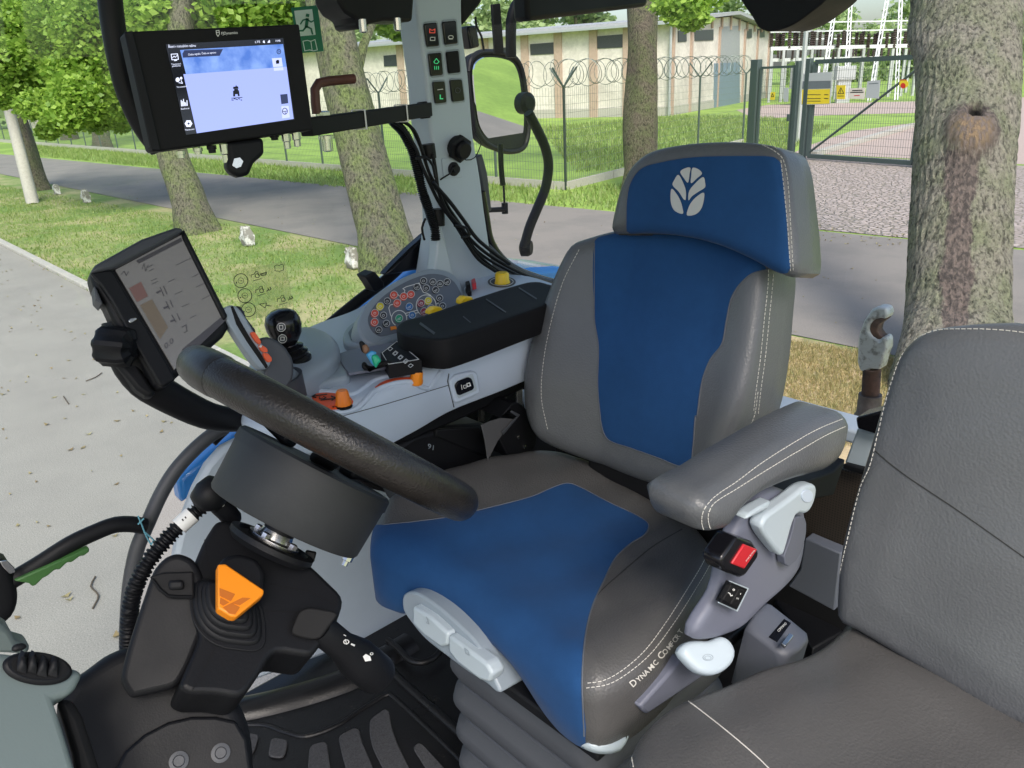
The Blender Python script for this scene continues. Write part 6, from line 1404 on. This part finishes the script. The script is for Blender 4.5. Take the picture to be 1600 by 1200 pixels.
for txt, a, b, up in (('Řízení v manuálním režimu', (155, 165), (440, 153), (-3, -22)), ('14:46', (1272, 103), (1322, 100), (-3, -18)), ('LTE', (1058, 115), (1110, 111), (-2, -17)), ('Testovací', (185, 345), (285, 337), (-3, -13)), ('platforma', (193, 364), (282, 357), (-3, -13)), ('Ve soustavě', (240, 582), (345, 573), (-3, -13)), ('Sekce', (285, 810), (372, 801), (-3, -13)), ('Nastavení', (330, 1028), (425, 1018), (-3, -13)), ('Chyba signálu. Čeká na opravu', (360, 245), (650, 222), (-3, -16))):
    text_px(mb, txt, z9([a])[0], z9([b])[0], (up[0]/6.67, up[1]/6.67*1.25), tg, .0003)
def L9(ln, w, cl=False): line_px(mb, z9(ln), w, tg, .0003, cl)
L9([(182, 232), (248, 228), (258, 285), (190, 290)], 1.0, True); L9([(195, 270), (212, 252), (226, 264), (245, 245)], .9); L9([(215, 298), (240, 296)], 1.2)
fill_px(mb, [(240+250/6.67+3.2*math.cos(t), 50+498/6.67+3.6*math.sin(t)) for t in np.linspace(0, 5.9, 10)], tg); fill_px(mb, [(240+286/6.67+1.8*math.cos(t), 50+482/6.67+2.2*math.sin(t)) for t in np.linspace(0, 5.9, 8)], tg); L9([(262, 528), (300, 535), (285, 505)], .9)
for k, h in enumerate((60, 50, 72, 40, 35, 58)): L9([(290+k*12, 772-k*1), (282+k*12+4, 772-h)], 1.1)
fill_px(mb, [(240+363/6.67+(5 if i % 2 else 6)*math.cos(i*.5236), 50+955/6.67+(5 if i % 2 else 6)*math.sin(i*.5236)) for i in range(12)], tg)
L9([(1140, 105), (1155, 112), (1148, 92)], 1.1, True); L9([(1190, 108), (1208, 108), (1205, 88)], 1.1, True)
mb.obj('screen_text', M['scr_w'], sb, smooth=None)
mb = MB(); fill_px(mb, ell(240+363/6.67, 50+955/6.67, 1.8, 1.8, 10), tg, .0007)
fill_px(mb, z9([(300, 225), (320, 190), (722, 178), (688, 248), (305, 268)]), gpl(.0020), .0001)
line_px(mb, ell(240+1304/6.67, 50+205/6.67, 2.9, 3.6, 16), 1.1, tg, .0003, True); L9([(1298, 196), (1310, 204), (1300, 214)], .9)
fill_px(mb, z9([(1318, 652), (1392, 645), (1402, 742), (1330, 752)]), tg, .0003)
mb.obj('dark_icons', M['scr_navy'], sb, smooth=None)
mb = MB(); fill_px(mb, z9([(1232, 275), (1332, 268), (1345, 360), (1245, 366)]), gpl(.0020), .0001); fill_px(mb, z9([(1250, 372), (1348, 366), (1352, 398), (1255, 405)]), gpl(.0020), .0001); fill_px(mb, z9([(1330, 775), (1405, 770), (1418, 890), (1340, 900)]), gpl(.0020), .0001); mb.obj('light_tiles', M['scr_tile'], sb, smooth=None)
mb = MB(); T = lambda p: fill_px(mb, z9(p), tg, .0003)
T([(828, 572), (852, 568), (858, 550), (864, 566), (878, 567), (884, 590), (828, 594)]); T([(826, 612), (888, 608), (896, 668), (878, 670), (874, 648), (848, 650), (850, 672), (828, 672)]); T([(838, 594), (878, 592), (880, 610), (838, 612)])
for k in range(5): L9([(812+k*24, 700-(k % 2)*8+((k-2)**2)*2), (830+k*22, 706-(k % 2)*8+((k-2)**2)*1)], 1.3)
L9([(812, 690), (922, 682)], 1.1); T([(1272, 303), (1282, 292), (1298, 290), (1308, 300), (1306, 330), (1276, 333)]); line_px(mb, ell(240+1367/6.67, 50+826/6.67, 3.8, 4.8, 18), 1.1, tg, .0003, True); L9([(1345, 828), (1390, 824)], 1.); L9([(1368, 828), (1370, 850)], 1.)
mb.obj('tractor_icon', M['scr_black'], sb, smooth=None)
mb = MB(); pt = gpl(.001); text_px(mb, 'FJDynamics', z1([(922, 145)])[0], z1([(990, 141)])[0], (-.3, -4.4), pt, .0004, .01); line_px(mb, z1([(900, 128), (912, 127), (914, 142), (908, 152), (902, 143)]), 1., pt, .0002, True); line_px(mb, z1([(900, 136), (914, 135)]), 1, pt, .0002)
mb.obj('brand_lettering', M['white_mark'], gm, smooth=None)
# ball mount with hook ring and brass plugs under the casing
slab('ball_mount', z1([(945, 590), (1100, 572), (1105, 640), (1060, 680), (1040, 730), (1000, 738), (965, 725), (945, 690), (958, 650), (950, 620)]), gpl(-.01), 0, .025, M['black'], gm, bevel=.006, bseg=3)
slab('mount_eye', z1([(968, 690), (975, 660), (1000, 655), (1015, 672), (1005, 695), (985, 702)]), gpl(-.0095), .0008, 0, M['steel'], gm, bevel=.0005)
for x, y, dy, c_ in ((752, 628, 26, 1), (822, 616, 24, 1), (880, 606, 28, 0), (932, 600, 70, 1), (1142, 562, 20, 0), (1190, 556, 58, 1), (1232, 550, 56, 1)):
    p = onp(*z1([(x, y)])[0], gpl(-.018)); V, F = g_lathe([(.0045, 0), (.0065, 0), (.0065, dy*.00018), (.0050, dy*.0002), (.0050, dy*.00035), (.001, dy*.00037)], p, -Z, 12); mk('cable_plug', V, F, M['steel'] if c_ else M['black'], gm, smooth=None)
# bracket bar to the pillar
br = thing('screen_bracket', 'black square bracket bar with cable ties linking the lit guidance screen to the pillar', 'bracket', tuple(onp(570, 185, PR(1.25))))
a, b = onp(478, 199, PR(1.17)), onp(668, 171, PR(1.40)); mb = MB(); mb.add(*g_bar(a, b, .022, .027)); mb.obj('bar', M['black_matt'], br, bevel=.002)
slab('end_plate', [(655, 160), (668, 158), (674, 184), (660, 186)], PR(1.395), 0, .01, M['black'], br, bevel=.002)
for x in (548, 617):
    p = a.lerp(b, (x-478)/190); d = (b-a).normalized(); s = d.cross(Z).normalized(); u = s.cross(d)
    V, F = g_tube([p+s*.0125+u*.0155, p-s*.0125+u*.0155, p-s*.0125-u*.0155, p+s*.0125-u*.0155], .0018, 6, closed=True); mk('cable_tie', V, F, M['white_mark'], br)
p = a.lerp(b, .12); V, F = g_lathe([(.013, -.022), (.013, -.017), (.009, -.017), (.009, -.040), (.006, -.042)], p, Z, 12); mk('bolt', V, F, M['steel'], br, smooth=35)
V, F = g_lathe([(.012, .014), (.012, .019), (.007, .021)], p, Z, 6); mk('bolt', V, F, M['steel'], br, smooth=35)
mb = MB(); V, F = g_tube(on_path([(495, 178), (493, 160), (492, 140), (498, 130), (512, 127), (532, 125), (553, 123)], PR(1.2)), .0075, 12); mb.add(V, F)
mb.obj('crank_handle', MAT('rusty_paint', (.09, .03, .02), .5, var=.3, vs=40), label='small rusty brown L-shaped crank handle behind the lit guidance screen', cat='crank')
# cable loom down the pillar
lo = thing('cable_loom', 'bundle of black cables falling from the bracket bar across the pillar foot', 'cables', tuple(onp(700, 400, PR(1.38))))
def corrug(name, px, pl, r, mat, par, amp=.0014, pitch=.0042, seg=12):
    P = on_path(px, pl, .0014); n = len(P); L = 0; R = []
    for i in range(n):
        if i: L += (P[i]-P[i-1]).length
        R.append(r+amp*(1 if math.sin(2*math.pi*L/pitch) > 0 else -1))
    V, F = g_tube(P, R, seg); return mk(name, V, F, mat, par, smooth=60)
corrug('corrugated_hose', z2([(300, 500), (350, 555), (385, 630), (405, 700), (425, 790), (455, 880), (478, 950), (482, 1000)]), PR(1.39), .0095, M['black'], lo)
for i, (px, r) in enumerate((([(310, 498), (370, 520), (410, 590), (440, 680), (470, 760), (510, 830), (560, 900), (600, 960), (640, 1030), (700, 1080), (780, 1125), (850, 1160)], .0035), ([(320, 492), (390, 540), (430, 640), (455, 720), (500, 800), (545, 880), (590, 950), (625, 1020), (690, 1090), (760, 1140)], .0035), ([(300, 505), (340, 530), (400, 620), (420, 680), (460, 770), (500, 850), (560, 930), (610, 1010), (660, 1080), (730, 1130)], .004), ([(470, 640), (480, 700), (495, 800), (530, 880), (580, 940), (640, 1010), (700, 1060), (800, 1120), (900, 1165)], .004), ([(400, 660), (440, 655), (470, 690), (480, 740)], .003), ([(440, 910), (425, 950), (435, 1000)], .0025), ([(470, 760), (540, 840), (600, 920), (650, 990), (720, 1050), (790, 1100)], .0045), ([(560, 940), (610, 950), (625, 980), (590, 990)], .003))):
    ctube('cable', z2(px), PR(1.385-.004*i), r, M['black'], lo, 8)
ctube('junction', z2([(450, 600), (458, 660)]), PR(1.39), .014, M['black'], lo, 8); ctube('junction', z2([(488, 870), (490, 940)]), PR(1.4), .016, M['black'], lo, 8)
print('console ok')
# ================================================================ steering wheel and column
sc = thing('steering_column', 'black steering column with an orange tilt lever, stalks and a thick-rimmed worn steering wheel', 'steering column', (.74, -.2, 1.9))
WN = Vector((0, -.673, .74)).normalized(); WC = Vector((.76, -.405, 2.377))
M['rim'] = MAT('rim_rubber', (.018, .0155, .014), .27, bump=1., bs=380, rvar=.12, var=.3, vs=40)
M['rim_cap'] = MAT('rim_smooth', (.018, .016, .015), .4, bump=.2, bs=200)
RX = X; RY = WN.cross(X).normalized()
def rimpt(t, R): return WC+(RX*math.cos(t)+RY*math.sin(t))*R
R0 = .164; N = 96
V, F = g_tube([rimpt(2*math.pi*i/N, R0) for i in range(N)], [.0215]*N, 24, closed=True, flat=1.0)
sw_ = mk('steering_wheel', V, F, M['rim'], sc, smooth=60)
for t0 in (math.radians(88), math.radians(268)):
    pts = [rimpt(t0+math.radians(a), R0) for a in np.linspace(-9, 9, 9)]
    V, F = g_tube(pts, [.0217]+[.0225]*7+[.0217], 24); mk('rim_grip_cap', V, F, M['rim_cap'], sw_, smooth=60)
for k in range(3):
    t = math.radians(30+120*k); a = WC-WN*.03+(RX*math.cos(t)+RY*math.sin(t))*.04; mb = MB(); mb.add(*g_bar(a, rimpt(t, R0-.01), .03, .012, up=WN)); mb.obj('spoke', M['black'], sw_, bevel=.004)
V, F = g_lathe([(.001, -.035), (.090, -.035), (.0935, -.038), (.094, -.05), (.0925, -.05), (.090, -.106), (.088, -.109), (.001, -.109)], WC, WN, 64); mk('drum_motor', V, F, MAT('drum', (.019, .021, .024), .6, bump=.15, bs=300, col2=(.026, .028, .031), c2s=14, c2t=(.5, .7)), sw_, smooth=35)
V, F = g_lathe([(.018, -.105), (.018, -.130), (.020, -.131), (.020, -.136)], WC, WN, 24); mk('shaft', V, F, M['black'], sw_, smooth=35)
p = max((WC-WN*.107+(RX*math.cos(i*.1)+RY*math.sin(i*.1))*.082 for i in range(63)), key=lambda q: proj(q)[0]-.6*(q-CAMP).length*400); V, F = g_lathe([(.006, 0), (.006, .008), (.0035, .009), (.0035, .014)], p, -WN, 8); mk('bolt', V, F, M['steel'], sw_, smooth=35)
slab('anti_rotation_bracket', zz(0, 750, 2.6667, [(1275, 290), (1320, 300), (1308, 345), (1262, 335)]), FCP(.76, -.38, 2.25), 0, .01, M['black'], sw_, bevel=.002)

zb = lambda p: zz(0, 750, 2.6667, p)
CP = ((.74, -.29, 2.245), (-.62, -.05, .72))
cw = slab('cowl', zb([(905, 165), (960, 168), (1010, 195), (1290, 345), (1440, 490), (1405, 600), (1335, 690), (1300, 735), (1230, 725), (1140, 710), (1075, 820), (1010, 912), (900, 888), (790, 890), (745, 862), (840, 640), (800, 560), (800, 480), (790, 400), (850, 250)]), CP, .0, .07, M['black'], sc, bevel=.014, bseg=4, rnd=.012)
slab('left_cowl', zb([(640, 370), (690, 318), (740, 302), (805, 325), (850, 400), (860, 600), (800, 760), (745, 865), (545, 912), (520, 880), (496, 832), (530, 700), (575, 560)]), FCP(.72, -.2, 2.2), .006, .06, M['black'], sc, bevel=.016, bseg=4, rnd=.01)
slab('front_rib', zb([(870, 640), (900, 655), (800, 890), (750, 868)]), FCP(.72, -.25, 2.2), .008, 0, M['black'], sc, bevel=.006, bseg=3)
# pedestal cover: a big round casing at the column's foot
slab('column_base', [(131, 1046), (165, 1020), (200, 1007), (260, 1010), (330, 1050), (372, 1090), (388, 1125), (396, 1165), (398, 1230), (380, 1330), (100, 1330), (84, 1095), (109, 1060)], FCP(.70, -.15, 2.1), .0, .08, M['black'], sc, bevel=.03, bseg=6, rnd=.02)
slab('casing_disc', zb([(470, 1230), (520, 1130), (600, 1060), (700, 1008), (800, 985), (900, 985), (985, 1004), (1030, 1080), (1046, 1200), (1030, 1450), (470, 1450)]), FCP(.70, -.15, 2.1), .007, 0, M['black'], sc, bevel=.006, bseg=3)
for p in ((745, 1172), (918, 1138)):
    fp_ = FCP(.70, -.15, 2.1); c = onp(*zb([p])[0], fp_)+Vector(fp_[1])*.007; V, F = g_lathe([(.0095, 0), (.0095, .003), (.006, .0035), (.005, .001), (.0005, .001)], c, Vector(fp_[1]), 20); mk('screw', V, F, M['dark_grey'], sc, smooth=35)
mb = MB(); sp_ = (tuple(Vector(CP[0])+frame(CP)[3]*.0004), CP[1])
for ln in ([(1095, 545), (1180, 548), (1262, 552)], [(852, 250), (862, 330), (880, 400), (868, 425), (840, 440)], [(1108, 430), (1150, 440), (1300, 470), (1400, 520)], [(905, 590), (920, 640), (800, 880)]): line_px(mb, catmull(zb(ln), 3, closed=False), 1.1, sp_, .0003)
mb.obj('panel_gap', M['black_matt'], cw, smooth=None)
# flange disc with bolts under the drum
FC = onp(427, 850, PR(.755))
c_ = WC-WN*.134
V, F = g_lathe([(.044, -.012), (.050, -.006), (.050, 0), (.042, .001), (.040, -.003), (.001, -.003)], c_, WN, 40); mk('flange_seat', V, F, M['black'], sc, smooth=35)
V, F = g_lathe([(.030, -.003), (.030, .003), (.020, .004), (.018, .012), (.001, .012)], c_, WN, 32); fl_ = mk('flange', V, F, M['steel'], sc, smooth=35)
for k in range(4):
    t = k*1.57+.5; q = c_+(RX*math.cos(t)+RY*math.sin(t))*.024; V, F = g_lathe([(.005, 0), (.005, .008), (.003, .009)], q, WN, 6); mk('flange_bolt', V, F, M['steel'], fl_, smooth=None)
# orange tilt lever in its rubber boot
for k, (r, h) in enumerate(((74, .003), (67, .007), (59, .012), (50, .017), (42, .022))):
    q = [(356+r*.80*math.copysign(abs(math.cos(t))**.7, math.cos(t))+r*.12*math.sin(t), 960-5*k+r*.74*math.copysign(abs(math.sin(t))**.7, math.sin(t))+r*.2*math.cos(t)) for t in np.linspace(0, 6.08, 30)]
    slab('boot_fold', q, CP, h, -.001 if k == 0 else -(h-.008), M['black'], sc, bevel=.0035, smooth=40)
slab('lever_head', zb([(912, 345), (940, 312), (1000, 302), (1070, 322), (1108, 375), (1106, 455), (1095, 480), (1000, 560), (960, 560), (915, 540)]), CP, .034, -.010, M['black'], sc, bevel=.006, bseg=3, rnd=.006)
to = slab('tilt_lever', zb([(908, 350), (940, 348), (1102, 458), (1098, 478), (985, 570), (960, 566), (908, 534)]), CP, .044, -.030, M['amber'], sc, bevel=.0018, bseg=2)
for q in ([(915, 450), (980, 475), (962, 505), (915, 482)], [(918, 490), (955, 510), (930, 524), (916, 514)], [(965, 512), (1010, 490), (1045, 492), (1000, 522)], [(930, 530), (965, 512), (1000, 530), (980, 560), (955, 556)]):
    slab('pocket_shade', zb(q), CP, .0445, -.0435, MAT('orange_shade', (.50, .13, .01), .5) if 'orange_shade' not in bpy.data.materials else bpy.data.materials['orange_shade'], to, bevel=.0)  # flat darker orange patches paint the shade of the lever's pockets
# ignition/hazard rocker panel on the left
rp = slab('switch_panel', zb([(622, 402), (680, 384), (806, 380), (808, 495), (700, 492), (660, 462)]), FCP(.70, -.2, 2.2), .004, 0, M['black_matt'], sc, bevel=.002)
slab('rocker', zb([(700, 418), (765, 414), (768, 455), (702, 458)]), FCP(.70, -.2, 2.2), .010, -.003, M['black'], rp, bevel=.003)
ctube('panel_edge', zb([(635, 412), (668, 455), (700, 482), (800, 486)]), FCP(.694, -.2, 2.2), .0018, M['black'], rp, 6)
# stalks
def stalk(name, a, b, pl, r0, r1, marks=(), cap=True):
    A, B = onp(*a, pl), onp(*b, pl); d = B-A; L = d.length
    s = mk(name, *g_lathe([(r0*.8, 0), (r0, L*.1), (r0, L*.35), (r1, L*.6), (r1, L*.95), (r1*.93, L), (r1*.8, L+.001), (r1*.78, L-.002), (.001, L-.002)], A, d, 32), M['black'], sc, smooth=35); return s
pb_ = slab('stalk_base', zb([(1205, 640), (1245, 545), (1285, 528), (1390, 545), (1410, 560), (1380, 600), (1330, 670), (1260, 660)]), FCP(.70, -.3, 2.2), .018, .01, M['black_matt'], sc, bevel=.008, bseg=3, rnd=.01)
st = stalk('control_stalk', (500, 982), (592, 1056), PR(.685), .0165, .0235)
tb = bvh([st]); mb = MB()
line_px(mb, ell(*zb([(1440, 674)])[0], 4, 3, 12), 1.2, tb, .0008, True); line_px(mb, zb([(1436, 664), (1442, 684)]), 1, tb, .0008); line_px(mb, zb([(1462, 684), (1474, 690)]), 2.6, tb, .0008); line_px(mb, zb([(1430, 646), (1438, 650)]), 1.2, tb, .0008)
fill_px(mb, zb([(1510, 735), (1522, 725), (1540, 735), (1545, 752), (1520, 755)]), tb, .0008); line_px(mb, ell(*zb([(1546, 725)])[0], 2.2, 1.7, 8), .9, tb, .0008, True)
if mb.V: mb.obj('marking', M['white_mark'], st, smooth=None)
s2_ = stalk('shuttle_stalk', (366, 815), (332, 772), PR(.83), .0115, .013)
V, F = g_lathe([(.001, -.020), (.012, -.017), (.0195, -.006), (.0205, .004), (.016, .014), (.001, .019)], onp(328, 772, PR(.83)), Vector((.2, .4, .6)), 24); mk('stalk_knob', V, F, M['black'], s2_, smooth=50)
tb = bvh([s2_]); mb = MB(); line_px(mb, ell(346, 788, 3.5, 3, 12), 1., tb, .0008, True)
if mb.V: mb.obj('marking', M['white_mark'], s2_, smooth=None)
# corrugated steering hose with a label
ho = thing('steering_hose', 'black corrugated hose with a white label looping past the steering column', 'hose', tuple(onp(205, 1010, PR(.86))))
hpx = zb([(930, 55), (880, 80), (820, 130), (760, 180), (700, 240), (640, 310), (590, 390), (560, 460), (545, 530), (538, 600), (535, 700), (535, 780)])
corrug('corrugated_hose', hpx, PR(.84), .0082, M['black'], ho, .0013, .0048, 14)
A = on_path(zb([(800, 145), (772, 170), (745, 195)]), PR(.84), .004); V, F = g_tube(A, .0102, 16); lb = mk('label', V, F, M['white_mark'], ho)
mb = MB(); tb = bvh([lb]); text_px(mb, 'II', zb([(762, 172)])[0], zb([(778, 158)])[0], (-2, -2.6), tb, .0006)
if mb.V: mb.obj('lettering', M['black_ink'], lb, smooth=None)
# dash corner with a round air vent
dc = thing('dash_corner', 'grey dashboard corner with a round black air vent, bottom left', 'dashboard', tuple(onp(60, 1150, PR(.62))))
DP = ((.62, -.02, 2.26), (-.75, -.25, .62))
M['dash'] = MAT('dash_plastic', (.13, .165, .165), .5, bump=.15, bs=500)
slab('panel', [(-60, 1016), (0, 1019), (30, 1022), (80, 1034), (118, 1044), (133, 1050), (120, 1075), (108, 1088), (84, 1092), (104, 1150), (122, 1210), (130, 1300), (-60, 1300)], DP, 0, .06, M['dash'], dc, bevel=.012, bseg=4, smooth_out=False)
nD = frame(DP)[3]; VP_ = lambda h: (tuple(Vector(DP[0])+nD*h), DP[1])
slab('vent_bezel', ell(60, 1043, 55, 26, 40, 6), VP_(0), .006, 0, M['black'], dc, bevel=.003)
slab('vent_well', ell(62, 1041, 44, 20, 36, 6), VP_(.006), .0006, 0, M['black_matt'], dc, bevel=0)
for x, (a_, b_, c9_, d_) in ((1, (30, 1046, 62, 1012)), (2, (62, 1052, 96, 1020))):
    w_ = (c9_-a_)
    for s_ in (0, .5):
        o_ = a_+w_*s_; pad('vent_louvre', [(o_, b_), (o_+1, d_+12), (o_+w_*.22, d_), (o_+w_*.42, d_+6), (o_+w_*.47, d_+22), (o_+w_*.44, b_+4)], VP_(.014), .008, .006, M['black'], dc, grid=.005)
slab('side_trim', [(86, 1094), (110, 1090), (128, 1120), (154, 1200), (170, 1300), (128, 1300), (112, 1180)], FCP(.62, -.1, 2.2), .0, .015, M['black_matt'], dc, bevel=.006)
slab('dash_upper', [(-60, 965), (0, 975), (16, 985), (26, 1003), (50, 1010), (44, 1024), (0, 1022), (-60, 1020)], PR(.86), 0, .03, M['dash'], dc, bevel=.008)
slab('vent_hood', zb([(46, 720), (60, 695), (100, 685), (122, 700), (100, 712), (70, 722)]), PR(.66), .0, .006, M['black'], dc, bevel=.004)
print('column ok')
